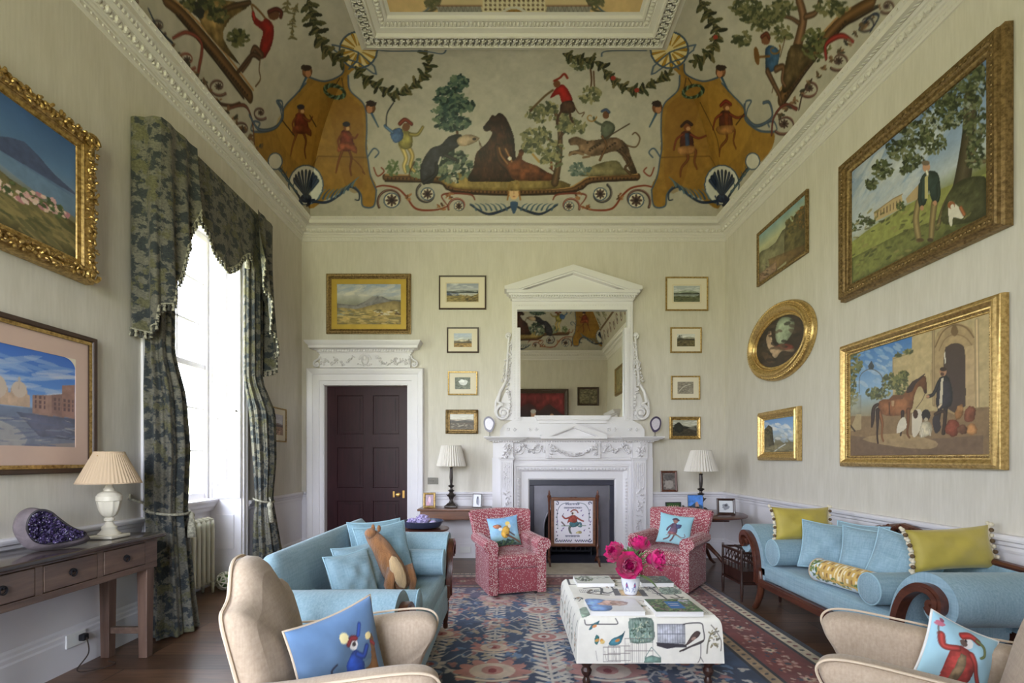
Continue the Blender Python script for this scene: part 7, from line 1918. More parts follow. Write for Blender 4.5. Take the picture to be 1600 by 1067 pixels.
b = MB(); bp = spline(np.array([(.10,-.03,.05),(.06,-.03,.14),(.0,0,.25),(-.05,.03,.34),(-.09,.05,.40),(-.12,.03,.43)]), 6)
b.tube([tuple(q) for q in bp], np.interp(np.linspace(0, 1, len(bp)), [0,.08,.3,.55,.75,.88,1], [.045,.07,.08,.068,.05,.042,.024]), 14)
for x, y in ((-.085,.075),(-.05,.025)): b.ball((x,y,.455), .014, .01, .026, 8)
b.ball((-.105,.03,.425), .04, .036, .036, 12); b.tube([(.03,-.08,.2),(.0,-.12,.10),(.02,-.14,.03)], [.04,.035,.025], 8); b.tube([(.14,.0,.2),(.17,-.03,.1),(.16,-.06,.03)], [.035,.03,.02], 8)
b.build('body', m['fur'], fo_, smooth='all')
MB().ball((.0,0,0), .045, .02, .12, 10).xf(Mt(.06,-.115,.18) @ Ry(-.35)).build('pale_belly', m['fur_p'], fo_, smooth='all')
# ---------------------------------------------------------------- pictures on the walls
THIN = [(0,.012),(.0,.018),(.006,.022),(.016,.024),(.02,.02),(.02,0)]
def scenery(cv, seed, sky, hill, ground, T=True, water=None, hz=.05):
    """generic small landscape in -.5...5 coordinates"""
    g = np.random.default_rng(seed)
    cv.grad([(0,ground),(.5+hz-.02,ground),(.5+hz,sky[0]),(1,sky[1])])
    for k in range(3):
        xs = np.linspace(-.5, .5, 14); y = hz+.02+(.22-.07*k)*np.abs(np.sin(xs*(3+k)+g.random()*6))*(.5+.5*g.random()); c = tuple(hill[i]*(1-.18*k)+sky[0][i]*.12*(2-k) for i in range(3))
        cv.poly([(-.5,hz-.05)]+list(zip(xs, y))+[(.5,hz-.05)], c, .9, tex=.2)
    if water is not None: cv.poly([(-.5,hz-.02),(.5,hz-.02),(.35,-.2),(-.5,-.15)], water, .8, tex=.15)
    cv.dabs((-.5,.5,-.5,hz-.12), 120, [tuple(min(255, v*q) for v in ground) for q in (.6,.8,1.2,1.4)], .05, .35, .1, .7)
    cv.dabs((-.5,.5,hz+.2,.5), 30, [sky[1], (236,236,232)], .10, .3, .1, .4)
def back_pic(label, rect, inner, cv, prof, fmat, fw, group=None, **kw):
    c, z, w, h = px_rect('back', *rect, off=.03); s = (YB-.03)/FP
    mw, mh = w/2-fw-(inner[1]-inner[0])*s/2, h/2-fw-(inner[3]-inner[2])*s/2
    return picture('framed_picture', label, 'back', c, z, w, h, prof, fmat, cv, mount=(mw, mh), group=group, **kw)
# over the door
c = PCv(140, 90, (186,180,160)); c.grad([(0,(150,130,82)),(.35,(166,150,108)),(.5,(150,150,140)),(.75,(196,196,196)),(1,(150,164,186))])
c.mottle(.12, 10, 4); c.poly([(-.5,.02),(-.2,-.03),(.0,.12),(.12,.22),(.2,.20),(.3,.12),(.5,.1),(.5,-.15),(-.5,-.15)], (120,118,124), .85, tex=.25); c.poly([(-.1,-.02),(.05,.08),(.15,.22),(.05,.2),(-.05,.08)], (150,146,146), .8)
c.poly([(-.5,-.1),(-.2,-.12),(.1,-.0),(.5,.06),(.5,-.5),(-.5,-.5)], (176,152,98), .8, tex=.2, curve=3); c.poly([(-.5,-.12),(-.28,-.15),(-.1,-.2),(-.5,-.32)], (130,136,138), .8, tex=.2); c.dabs((-.5,.5,-.5,-.15), 130, [(140,124,74),(196,168,110),(120,112,84),(206,184,130)], .06, .3, -.2); c.dabs((.1,.5,-.28,-.15), 26, [(226,218,200),(90,74,60)], .025, .6); c.dabs((-.5,.5,.2,.5), 60, [(214,210,204),(160,172,196),(226,220,208)], .09, .4, .2, .4)
back_pic('large moorland picture in a gold frame above the dark door', (510,642,428,521.5), (526.6,626.6,444,507), c, [(0,.014),(.0,.024),(.012,.03),(.03,.046),(.055,.05),(.062,.042),(.068,.04),(.068,0)], m['gilt_d'], .068, mountmat=m['gold_mount'])
GB = 'small framed pictures on the back wall'
c = PCv(70, 40, (150,150,160)); scenery(c, 3, ((206,206,204),(150,156,176)), (110,116,120), (140,124,84), water=(196,200,208), hz=.0); c.dabs((0,.5,-.5,-.2), 60, [(96,80,56),(150,124,80),(70,64,54)], .05, .4, .5); c.dabs((-.5,-.1,-.15,0), 20, [(70,84,120),(60,70,96)], .06, .3)
back_pic('lake watercolour in a brown frame, topmost of the left hand column beside the mirror', (685.5,759.5,430,483), (698,748,441.5,470), c, THIN, m['brownframe'], .02, slip=.006)
c = PCv(50, 40, (190,200,214)); scenery(c, 5, ((206,204,190),(176,190,214)), (140,130,110), (150,120,70), hz=-.15); c.dabs((.2,.5,-.3,.1), 16, [(70,60,46),(110,84,50)], .05, .6)
back_pic('pale sky watercolour in a thin brown frame, second down of the left hand column', (698,748,511,551), (708,736,518.5,540), c, THIN, m['brownframe'], .02)
c = PCv(50, 40, (110,116,104)); c.mottle(.4, 9, 4); c.ell(.02,.08,.28,.24,(226,228,224),wob=.4,tex=.15); c.dabs((-.5,.5,-.5,-.2), 50, [(70,76,66),(130,130,120)], .06); c.dabs((-.5,-.25,-.3,.4), 20, [(84,90,76),(120,124,110)], .07, .5)
back_pic('picture of a white tree in a thin gilt frame, third down of the left column', (699.5,746,580,617), (708,733,588.5,608), c, THIN, m['gilt'], .016)
c = PCv(60, 40, (150,140,120)); scenery(c, 9, ((206,196,176),(214,212,206)), (110,100,90), (90,78,62), hz=.0); c.dabs((-.5,.5,-.4,-.1), 40, [(64,56,50),(190,180,160)], .06, .25)
def knurl(w, h, fw):
    b = MB()
    for sx in (-1, 1):
        for sz in (-1, 1):
            for q in range(6): b.ball((sx*(w/2+fw*.6)-sx*q*.012*0, -.038, sz*(h/2+fw*.6)), .018, .008, .018, 8)
    n = int(w/.03)
    for k in range(n):
        for sz in (-1, 1): b.ball((-w/2+w*(k+.5)/n, -.036, sz*(h/2+fw*.75)), .011, .006, .008, 6, rings=5)
    n = int(h/.03)
    for k in range(n):
        for sx in (-1, 1): b.ball((sx*(w/2+fw*.75), -.036, -h/2+h*(k+.5)/n), .008, .006, .011, 6, rings=5)
    return b
WIDE = [(0,.012),(.006,.018),(.02,.02),(.03,.03),(.045,.036),(.056,.03),(.06,.026),(.06,0)]
co_, z_, w_, h_ = px_rect('back', 696, 747, 640, 677.5, .035)
picture('framed_picture', 'dusky landscape in a wide knobbly gilt frame, lowest of the left hand column', 'back', co_, z_, w_, h_, [(d*1.06, t) for d, t in WIDE], m['gilt_d'], c, orn=knurl, ornmat=m['gilt_d'])
c = PCv(60, 40, (150,156,150)); scenery(c, 12, ((196,200,196),(170,178,186)), (96,104,92), (92,96,74), water=(150,160,164), hz=.0); c.dabs((-.5,.5,-.5,-.15), 50, [(70,76,60),(110,110,84)], .06, .3)
back_pic('misty lake watercolour in a gilt frame, topmost of the right hand column beside the mirror', (1040.5,1107,432,485), (1051.5,1093,444.5,470), c, THIN, m['gilt'], .018, slip=.012)
c = PCv(50, 40, (120,120,110)); scenery(c, 15, ((220,220,214),(206,206,200)), (96,92,76), (100,90,66), hz=.05); c.dabs((-.5,-.2,-.1,.4), 22, [(60,64,54),(84,84,70)], .07, .6)
back_pic('cloudy valley watercolour in a gilt frame, second down of the right hand column', (1048,1097,511,551), (1058,1086.5,521,541), c, THIN, m['gilt'], .018)
c = PCv(50, 36, (150,142,130)); c.mottle(.25, 7, 5); c.dabs((-.5,.5,-.5,.5), 70, [(180,172,156),(104,98,92),(196,190,176),(120,112,104)], .07, .3, .5); c.line([(-.4,-.3),(-.1,.1),(.3,.3)], .08, (206,200,188), .7)
back_pic('grey cloudy sketch in a thin gilt frame, third down of the right hand column', (1049,1094.5,587,624), (1058,1084,595.5,615), c, THIN, m['gilt'], .016)
c = PCv(60, 40, (70,70,60)); scenery(c, 19, ((200,196,176),(176,176,160)), (56,58,50), (64,58,46), hz=.0); c.ell(-.25,.02,.2,.32,(40,42,36),tex=.3,wob=.3); c.poly([(.1,-.02),(.3,.12),(.5,.02),(.5,-.2)], (150,146,130), .7, tex=.2)
co_, z_, w_, h_ = px_rect('back', 1046.5, 1095, 651, 686, .035)
picture('framed_picture', 'dark tree landscape in a gilt frame, lowest of the right hand column above the photograph', 'back', co_, z_, w_, h_, [(d*.8, t) for d, t in WIDE], m['gilt'], c)

# ---- right wall
DEEP = [(0,.035),(.004,.045),(.02,.05),(.03,.06),(.05,.064),(.06,.075),(.085,.088),(.10,.09),(.108,.082),(.112,.06),(.128,.05),(.13,0)]
def leafband(sp, r, at_, dep):
    def f(w, h, fw):
        b = MB()
        e = MB().ball((0,0,0), r*1.3, r*.7, r, 6, rings=5)
        for sz in (-1, 1):
            n = int((w+2*fw)/sp)
            for k in range(n): b.join(e, Mt(-w/2-at_+(w+2*at_)*(k+.5)/n, -dep, sz*(h/2+at_)) @ Ry(.5*(-1)**k))
        for sx in (-1, 1):
            n = int((h+2*fw)/sp)
            for k in range(n): b.join(e, Mt(sx*(w/2+at_), -dep, -h/2-at_+(h+2*at_)*(k+.5)/n) @ Ry(PI/2+.5*(-1)**k))
        return b
    return f
cY, cZ, w_, h_ = 3.738, 3.488, 1.49, 1.26; fw = .13
T = T_pic('right', cY, cZ, .04, w_-2*fw, h_-2*fw)
c = PCv(270, 220, (150,164,180), T)
def ze(*p): return [(1280+x/2.222, y/2.222) for x, y in p]
def zg(*p): return [(1150+x/3.049, y/3.049) for x, y in p]
TT, c.T = c.T, None; c.grad([(0,(86,92,58)),(.3,(120,124,76)),(.45,(190,200,210)),(.62,(150,172,206)),(1,(110,140,190))]); c.mottle(.06, 9, 3); c.dabs((-.5,.2,-.05,.5), 90, [(214,218,224),(176,190,212),(196,200,208)], .1, .4, .5, .4); c.T = TT
c.poly(ze((100,850),(180,790),(290,720),(345,690),(460,640),(590,600),(590,720),(360,820),(100,900)), (146,150,84), tex=.15); c.poly(ze((105,900),(300,800),(420,760),(590,700),(590,760),(105,985)), (104,108,62), tex=.25)
c.poly(ze((190,740),(255,690),(285,675),(292,720),(192,770)), (196,170,128)); c.poly(ze((300,690),(335,650),(345,640),(345,690),(305,706)), (190,164,124))
for k in range(8): x = 200+k*11; c.poly(ze((x,735-k*6),(x+4,733-k*6),(x+4,752-k*5),(x,754-k*5)), (120,100,80))
c.line(ze((190,738),(256,690),(288,674)), 1.4, (150,124,92), curve=0)
for x, y, r in ((150,770,24),(180,770,12),(285,715,16),(110,790,18)): c.leaves(*ze((x,y))[0], r/2.2, r/2.4, 30, [(70,84,52),(96,108,66),(56,66,46)], 3)
c.line(ze((575,560),(520,560),(500,600),(440,700),(410,790)), 8, (104,90,66), taper=(.8,1,1)); c.line(ze((520,330),(520,450),(500,600),(480,700)), 26, (74,66,50), taper=(.7,1,1.3)); c.line(ze((570,440),(540,520),(510,560)), 7, (96,84,62)); c.poly(ze((420,760),(470,640),(560,610),(585,640),(585,740),(480,780)), (70,72,48), tex=.35, curve=3)
LC = [(50,60,40),(74,84,54),(36,44,34),(96,104,70),(120,124,96)]
for x, y, rx, ry, n in ((500,300,80,70,240),(430,400,70,50,170),(340,460,60,40,130),(280,520,50,36,90),(220,590,36,32,70),(180,640,20,16,36),(540,430,40,90,150),(330,560,40,26,60),(300,590,16,12,24),(390,500,50,36,90),(545,250,30,40,90),(450,350,40,30,90),(540,540,30,50,70)): c.leaves(*ze((x,y))[0], rx/2.222, ry/2.222, n, LC, 4.2, .45)
for x, y in ((470,420),(400,440),(510,370),(550,300)): c.dabs((1280+x/2.222-8,1280+x/2.222+8,y/2.222-8,y/2.222+8), 10, [(190,198,196),(150,160,150)], 3, .4, .8)
c.dabs((1327,1545,330,440), 180, [(64,66,42),(120,116,70),(90,90,54),(150,140,90)], 4.5, .3, -.5)
# standing man in a dark green coat, and a white and brown spaniel
c.line(ze((345,700),(335,760),(345,830)), 10, (150,130,92), taper=(1.2,.9)); c.line(ze((400,700),(392,770),(388,830)), 10, (140,120,84), taper=(1.2,.9)); c.ell(*ze((350,833))[0], 6, 3, (90,70,50)); c.ell(*ze((385,833))[0], 5, 3, (70,56,44))
c.poly(ze((350,625),(375,595),(410,600),(420,650),(415,700),(390,695),(380,660),(368,710),(345,705)), (46,62,60), tex=.25, curve=3); c.poly(ze((366,615),(378,605),(376,690),(366,690)), (196,186,130)); c.line(ze((350,640),(348,690),(355,720)), 6, (44,58,56)); c.line(ze((412,640),(414,680),(400,705)), 6, (44,58,56)); c.ell(*ze((356,722))[0], 3, 4, (190,140,110)); c.ell(*ze((401,705))[0], 3, 4, (190,140,110)); c.ell(*ze((371,580))[0], 6, 8, (200,152,124)); c.ell(*ze((369,566))[0], 6.5, 4, (120,104,90)); c.line(ze((372,594),(376,606)), 4, (226,222,210))
c.poly(ze((450,700),(480,715),(500,740),(495,760),(465,755),(460,785),(450,770)), (226,220,206), curve=3); c.ell(*ze((458,712))[0], 6, 6, (150,90,56)); c.ell(*ze((462,718))[0], 3, 4, (230,224,212)); c.line(ze((490,720),(503,745)), 5, (160,96,60))
c.mottle(.05, 50, 6)
c.a = c.a*.90+C(110,104,84)*.10
picture('framed_picture', 'huge painting of a standing man and spaniel under a tree, top of the right wall', 'right', cY, cZ, w_, h_, DEEP, m['gilt_d'], c, orn=leafband(.034, .011, .072, .084), ornmat=m['gilt_d'])
cY, cZ, w_, h_ = 3.757, 1.9035, 1.475, 1.105; fw = .10
T = T_pic('right', cY, cZ, .03, w_-2*fw, h_-2*fw); c = PCv(270, 200, (190,176,140), T)
def zh(*p): return [(1280+x/3.334, 440+y/3.334) for x, y in p]
TT, c.T = c.T, None; c.grad([(0,(104,88,76)),(.12,(126,108,84)),(.3,(150,130,96)),(.45,(160,164,150)),(.6,(150,186,220)),(1,(70,126,196))]); c.T = TT
c.dabs((1325,1430,530,600), 60, [(200,214,226),(150,186,220),(176,200,224)], 7, .4, .4, .5)
c.poly(zh((150,700),(260,700),(480,680),(900,630),(900,930),(145,930)), (140,116,88), tex=.12); c.poly(zh((145,800),(400,830),(850,800),(850,920),(145,920)), (112,92,78), .8, tex=.12); c.poly(zh((220,820),(400,790),(600,830),(580,870),(400,860)), (186,160,118), .7, tex=.15, curve=3)
c.poly(zh((380,395),(480,360),(480,280),(590,240),(900,150),(900,650),(380,690)), (196,176,132), tex=.10); c.line(zh((385,400),(485,368)), 1.5, (150,132,96), curve=0); c.line(zh((380,395),(380,560)), 1.6, (170,150,112), curve=0)
c.poly(zh((590,330),(640,240),(700,215),(770,235),(805,300),(810,650),(590,650)), (176,152,112), tex=.12, curve=2); c.poly(zh((645,380),(665,335),(700,320),(740,330),(755,380),(755,650),(645,650)), (72,60,56), curve=2); c.line(zh((600,340),(640,260),(700,225),(760,240),(800,290)), 2.4, (124,100,70)); c.line(zh((620,360),(650,300),(700,275),(755,290),(790,330)), 1.6, (140,116,84)); c.poly(zh((755,340),(800,330),(805,650),(760,650)), (196,170,130), tex=.1); c.line(zh((590,250),(592,640)), 4, (160,138,104), curve=0); c.line(zh((815,200),(820,650)), 6, (206,182,140), curve=0); c.poly(zh((650,360),(656,420),(650,430),(645,380)), (220,216,200))
c.poly(zh((680,260),(700,220),(720,260),(700,285)), (120,96,66), curve=3)
GG = [(84,92,58),(110,116,70),(64,72,48),(140,136,84)]
for x, y, rx, ry, n in ((180,420,40,60,70),(165,520,24,60,40),(360,520,36,40,70),(420,540,40,60,90),(300,580,60,30,70),(440,490,16,30,30),(460,365,20,10,20),(410,382,16,8,14),(170,600,30,40,40)): c.leaves(*zh((x,y))[0], rx/3.334, ry/3.334, n, GG, 3.6)
c.poly(zh((150,600),(215,590),(215,690),(150,690)), (160,160,140), .5, tex=.2); c.poly(zh((190,690),(215,690),(215,770),(155,780)), (186,168,130), .8); c.line(zh((205,580),(210,490),(265,455),(320,490),(325,560)), 1.2, (90,92,90)); c.poly(zh((250,440),(268,412),(284,440),(276,458),(256,458)), (64,72,80)); c.line(zh((160,750),(182,778)), 2.4, (60,50,46))
# bay horse
HB, HD = (132,84,54), (52,40,40)
c.poly(zh((300,640),(330,612),(400,612),(440,580),(470,540),(500,510),(540,492),(552,500),(556,560),(546,585),(530,550),(510,550),(490,600),(480,660),(440,690),(380,700),(320,690)), HB, tex=.22, curve=2); c.poly(zh((400,612),(440,600),(470,640),(440,690),(390,690)), (164,108,74), .6, tex=.2, curve=3)
c.poly(zh((455,560),(480,520),(520,500),(545,488),(500,530),(480,570),(450,580)), HD, curve=2); c.line(zh((520,500),(545,482)), 1.6, HD, curve=0); c.poly(zh((355,615),(380,590),(440,590),(430,612)), (110,74,50)); c.line(zh((360,630),(362,690)), 1.6, (60,40,34)); c.poly(zh((372,620),(388,620),(384,650),(374,650)), (200,170,130), .8)
c.line(zh((310,680),(325,740),(322,800),(330,830)), 4.6, HB, taper=(1.6,.7,.6)); c.line(zh((300,670),(300,740),(298,800),(302,840)), 4.6, HD, taper=(1.6,.7,.6)); c.line(zh((430,680),(428,740),(420,800)), 4.6, HD, taper=(1.4,.7,.6)); c.line(zh((460,670),(458,740),(455,790),(466,812)), 4.8, (110,70,48), taper=(1.6,.7,.6)); c.line(zh((300,640),(280,660),(275,720),(270,755)), 6, HD, taper=(.8,1.2,.5)); c.ell(*zh((549,572))[0], 2.6, 3.4, (60,44,40)); c.line(zh((546,585),(530,620),(500,660)), .8, HD)
# groom, and dogs
c.line(zh((625,650),(615,720),(605,770)), 6, (52,46,50), taper=(1.2,.8)); c.line(zh((655,650),(650,720),(645,790)), 6, (46,42,46), taper=(1.2,.8)); c.poly(zh((610,520),(640,490),(672,500),(690,580),(680,650),(610,660),(605,600)), (44,44,52), tex=.2, curve=2); c.line(zh((615,530),(590,585),(562,598)), 5.5, (44,44,52)); c.poly(zh((630,505),(642,500),(636,640),(620,650)), (214,204,180)); c.line(zh((630,640),(618,655)), 4, (210,190,160)); c.ell(*zh((640,470))[0], 5.4, 7, (176,130,100)); c.ell(*zh((642,456))[0], 5.6, 3.4, (60,48,44)); c.ell(*zh((636,482))[0], 3, 3, (84,60,50)); c.ell(*zh((562,598))[0], 2.4, 2.4, (190,140,110))
c.poly(zh((480,690),(505,665),(530,680),(525,760),(495,810),(480,790)), (220,210,190), curve=3); c.ell(*zh((497,690))[0], 4, 7, (70,50,44)); c.poly(zh((410,730),(440,705),(450,760),(400,790)), (222,214,196), curve=3); c.ell(*zh((552,695))[0], 7, 9, (44,42,46)); c.poly(zh((530,735),(575,735),(580,790),(520,810)), (206,196,170), tex=.25, curve=3); c.ell(*zh((552,718))[0], 3, 3, (190,176,150)); c.line(zh((535,770),(528,808)), 3, (220,210,190)); c.line(zh((570,770),(574,800)), 3, (200,190,170)); c.poly(zh((585,720),(610,690),(630,760),(600,790)), (56,54,60), curve=3); c.line(zh((600,690),(650,680),(640,790)), 5, (60,50,46))
for x, y, rx, ry, col in ((725,680,22,40,(150,104,66)),(780,690,30,45,(120,72,56)),(690,760,40,45,(126,66,52)),(790,770,30,30,(164,118,76)),(730,660,18,16,(170,124,80)),(740,770,28,24,(110,76,60))): c.ell(*zh((x,y))[0], rx/3.334, ry/3.334, col, .3, tex=.35, wob=.25)
c.mottle(.05, 50, 8)
MED = [(0,.02),(.004,.03),(.018,.032),(.024,.045),(.034,.048),(.04,.056),(.06,.07),(.07,.07),(.078,.058),(.088,.056),(.096,.05),(.10,.03),(.10,0)]
c.a = c.a*.86+C(126,106,80)*.14
picture('framed_picture', 'large painting of a bay horse, groom and dogs at a doorway on the right wall', 'right', cY, cZ, w_, h_, MED, m['gilt_b'], c, orn=leafband(.022, .006, .016, .036), ornmat=m['gilt_d'])
cY, cZ, w_, h_ = 5.54, 3.885, 1.016, .66
T = T_pic('right', cY, cZ, .02, w_-.08, h_-.08); c = PCv(120, 90, (160,164,140), T); TT, c.T = c.T, None; c.grad([(0,(96,84,66)),(.3,(112,98,72)),(.45,(140,136,110)),(.7,(190,190,150)),(1,(130,160,166))]); c.mottle(.1, 8, 3); c.T = TT
def zi(*p): return [(1050+x/7.62, 310+y/7.62) for x, y in p]
c.poly([(1183,400),(1190,392),(1200,388),(1212,378),(1222,360),(1262,330),(1262,420),(1183,430)], (120,116,90), tex=.25); c.poly([(1225,372),(1228,348),(1233,340),(1238,350),(1240,338),(1246,330),(1260,318),(1262,400),(1225,400)], (92,84,56), tex=.4); c.leaves(1235, 352, 8, 14, 40, [(96,88,54),(74,70,48),(130,110,66)], 2.4); c.leaves(1252, 340, 8, 18, 50, [(104,84,50),(80,70,46),(140,104,60)], 2.6); c.poly([(1200,405),(1262,380),(1262,425),(1205,430)], (120,90,60), .7, tex=.3); c.poly([(1186,428),(1212,408),(1214,422),(1186,444)], (150,120,104), .8, tex=.4); c.dabs((1186,1212,410,440), 24, [(96,70,60),(176,150,130),(70,56,50)], 2, .5); c.poly([(1214,420),(1228,408),(1228,418),(1216,428)], (180,180,150), .8)
picture('framed_picture', 'landscape with autumn trees in a thin gilt frame above the oval painting', 'right', cY, cZ, w_, h_, [(0,.014),(.006,.024),(.016,.026),(.03,.03),(.04,.026),(.04,0)], m['gilt_d'], c)
cY, cZ, w_, h_ = 5.563, 1.692, .823, .58
T = T_pic('right', cY, cZ, .03, w_-.2, h_-.2); c = PCv(110, 90, (160,180,200), T); TT, c.T = c.T, None; c.grad([(0,(104,98,80)),(.3,(130,124,100)),(.48,(176,186,190)),(.7,(150,180,214)),(1,(120,160,210))]); c.T = TT
c.dabs((1195,1240,660,690), 40, [(220,222,222),(236,234,230),(170,190,214)], 5, .5, .3, .6); c.poly([(1193,672),(1200,664),(1206,668),(1208,690),(1210,702),(1193,704)], (80,76,62), tex=.3); c.leaves(1199, 676, 6, 9, 30, [(74,72,56),(96,92,70),(60,60,50)], 2.4); c.poly([(1193,700),(1212,694),(1240,690),(1240,710),(1193,712)], (140,130,100), .7, tex=.2); c.line([(1206,708),(1216,700),(1226,694)], 2.4, (190,190,184)); c.dabs((1193,1240,700,711), 30, [(104,98,74),(160,148,110)], 3, .3)
picture('framed_picture', 'small river landscape in a gilt frame below the oval painting on the right wall', 'right', cY, cZ, w_, h_, MED, m['gilt_b'], c)
# oval
ov = thing('oval_picture', 'oval painting in a broad bright gilt frame on the right wall', 'picture', (XR-.004, 5.557, 2.757), -PI/2)
A_, B_ = 1.326/2, .873/2; fwv = .165
b = MB(); pr = [(-.165,.02),(-.160,.034),(-.142,.036),(-.135,.05),(-.12,.052),(-.10,.075),(-.075,.088),(-.06,.086),(-.052,.07),(-.035,.066),(-.012,.05),(0,.03),(0,0)]
vs = []; n = 72
for d, t in pr:
    for k in range(n): a = 2*PI*k/n; vs.append(((A_+d)*math.cos(a), -t, (B_+d)*math.sin(a)))
b.add(vs, [(i*n+k, (i+1)*n+k, (i+1)*n+(k+1) % n, i*n+(k+1) % n) for i in range(len(pr)-1) for k in range(n)])
fo = b.build('frame', m['gilt_b'], ov, smooth=True, angle=35)
b = MB()
for k in range(110):
    a = 2*PI*k/110; e = MB().ball((0,0,0), .021, .010, .009, 6, rings=5); b.join(e, Mt((A_-.024)*math.cos(a), -.062, (B_-.024)*math.sin(a)) @ Ry(-a+.6))
    b.ball(((A_-.13)*math.cos(a), -.054, (B_-.13)*math.sin(a)), .008, .006, .008, 5, rings=4)
b.build('carved_leaves', m['gilt_b'], fo, smooth='all')
iw, ih = 2*(A_-fwv), 2*(B_-fwv)
T = T_pic('right', 5.557, 2.757, .03, iw, ih); c = PCv(130, 90, (58,48,42), T); c.mottle(.25, 6, 3)
def zo(*p): return [(1020+x/3.137, 400+y/3.137) for x, y in p]
c.poly(zo((600,360),(620,310),(660,300),(690,320),(685,370),(640,430),(605,420)), (150,160,134), tex=.2, curve=3); c.poly(zo((555,400),(570,370),(580,410),(600,440),(640,445),(690,455),(680,470),(630,465),(600,500),(580,480),(560,440)), (196,166,136), tex=.2, curve=3); c.line(zo((580,410),(570,380)), 3, (206,180,150)); c.ell(*zo((570,382))[0], 3, 4, (196,160,130)); c.poly(zo((590,440),(660,430),(690,450),(640,460)), (150,70,60), .8, tex=.3, curve=3); c.poly(zo((530,470),(570,480),(600,520),(560,520)), (110,84,66), .7, tex=.3, curve=3); c.dabs((1185,1250,500,570), 40, [(40,34,32),(76,60,50),(90,74,60)], 5, .5)
def ovf(U, V):
    r = V; a = U*2*PI; return (iw/2*1.01*r*np.cos(a), -.021+0*U, ih/2*1.01*r*np.sin(a))
uu, vv = np.meshgrid(np.linspace(0, 1, 120), np.linspace(.001, 1, 60)); X, Y, Z = ovf(uu, vv)
np_obj('canvas', [np_mesh(X, Y, Z, c.sample(.5*vv*np.cos(uu*2*PI), .5*vv*np.sin(uu*2*PI)))], m['paint'], ov)

# ---- left wall
cY, cZ, w_, h_ = 2.745, 3.155, 1.35, 1.025; fw = .135
T = T_pic('left', cY, cZ, .05, w_-2*fw, h_-2*fw); c = PCv(200, 150, (90,120,160), T); TT, c.T = c.T, None; c.grad([(0,(96,92,66)),(.3,(120,112,80)),(.45,(126,144,164)),(.7,(92,124,164)),(1,(66,100,148))]); c.mottle(.07, 8, 4)
c.poly([(.0,.12),(.1,.2),(.18,.24),(.26,.2),(.36,.13),(.5,.08),(.5,.03),(-.1,.05)], (74,84,116), .9, tex=.15); c.poly([(-.2,.05),(.5,.06),(.5,-.14),(.2,-.1),(-.1,.0)], (104,132,164), .8, tex=.1); c.poly([(-.5,-.05),(-.2,.0),(.1,-.12),(.5,-.2),(.5,-.5),(-.5,-.5)], (120,110,72), .9, tex=.25, curve=3)
FL = [(216,170,170),(230,206,196),(190,130,140),(96,110,70),(70,84,56),(226,196,180)]
for x, y, rx, ry, n in ((-.35,.1,.18,.22,150),(-.2,-.05,.16,.16,120),(-.3,-.28,.22,.16,120),(.1,-.2,.16,.06,50),(.32,-.16,.14,.06,50),(-.4,.32,.1,.14,60)): c.leaves(x, y, rx, ry, n, FL if y < .25 else [(60,74,60),(84,98,70)], .022, .7)
c.dabs((-.1,.5,-.5,-.25), 90, [(110,104,70),(150,134,90),(84,84,56)], .05, .3, -.3); c.T = TT
def baroque(w, h, fw):
    b = MB(); rg = random.Random(9)
    per = [((-w/2-fw*.62, -h/2-fw*.62),(w/2+fw*.62, -h/2-fw*.62)),((w/2+fw*.62, -h/2-fw*.62),(w/2+fw*.62, h/2+fw*.62)),((w/2+fw*.62, h/2+fw*.62),(-w/2-fw*.62, h/2+fw*.62)),((-w/2-fw*.62, h/2+fw*.62),(-w/2-fw*.62, -h/2-fw*.62))]
    for (x0, z0), (x1, z1) in per:
        Lg = math.hypot(x1-x0, z1-z0); n = int(Lg/.021); tx, tz = (x1-x0)/Lg, (z1-z0)/Lg; nx, nz = tz, -tx
        for k in range(n):
            s = Lg*(k+.5)/n; off = .028*math.sin(s*2*PI/.135)
            for q in range(2):
                o = off*(1 if q else -1)+rg.uniform(-.012,.012); e = MB().ball((0,0,0), rg.uniform(.014,.024), .012, rg.uniform(.007,.012), 6, rings=5)
                b.join(e, Mt(x0+tx*s+nx*o, -.085-rg.random()*.02, z0+tz*s+nz*o) @ Ry(rg.uniform(0, PI)))
    for sx in (-1, 1):
        for sz in (-1, 1): scroll(b, sx*(w/2+fw*.6), sz*(h/2+fw*.6), .055, 1.3, -.095, .014, 0, sx*sz)
    return b
BAR = [(0,.05),(.004,.058),(.012,.055),(.03,.062),(.04,.075),(.05,.07),(.058,.075),(.085,.09),(.11,.086),(.128,.07),(.135,.05),(.135,0)]
picture('framed_picture', 'flower garden and blue lake in a heavily carved gilt frame on the left wall', 'left', cY, cZ, w_, h_, BAR, m['gilt'], c, orn=baroque, ornmat=m['gilt'])
cY, cZ, w_, h_ = 2.83, 1.80, 1.30, .95
pw, ph = 1.0, .60
c = PCv(190, 120, (90,140,214)); c.grad([(0,(150,140,140)),(.2,(176,170,164)),(.3,(130,138,160)),(.42,(150,180,220)),(.6,(90,144,222)),(1,(58,110,204))]); c.dabs((-.5,.5,.05,.4), 60, [(190,206,232),(150,184,230),(210,216,232)], .12, .18, .15, .45)
c.poly([(-.5,-.12),(.5,-.1),(.5,-.45),(.1,-.5),(-.5,-.5)], (110,124,150), .75, tex=.12); c.poly([(-.5,-.3),(.0,-.25),(.15,-.5),(-.5,-.5)], (190,184,176), .6, tex=.1, curve=3)
ST = (206,176,150)
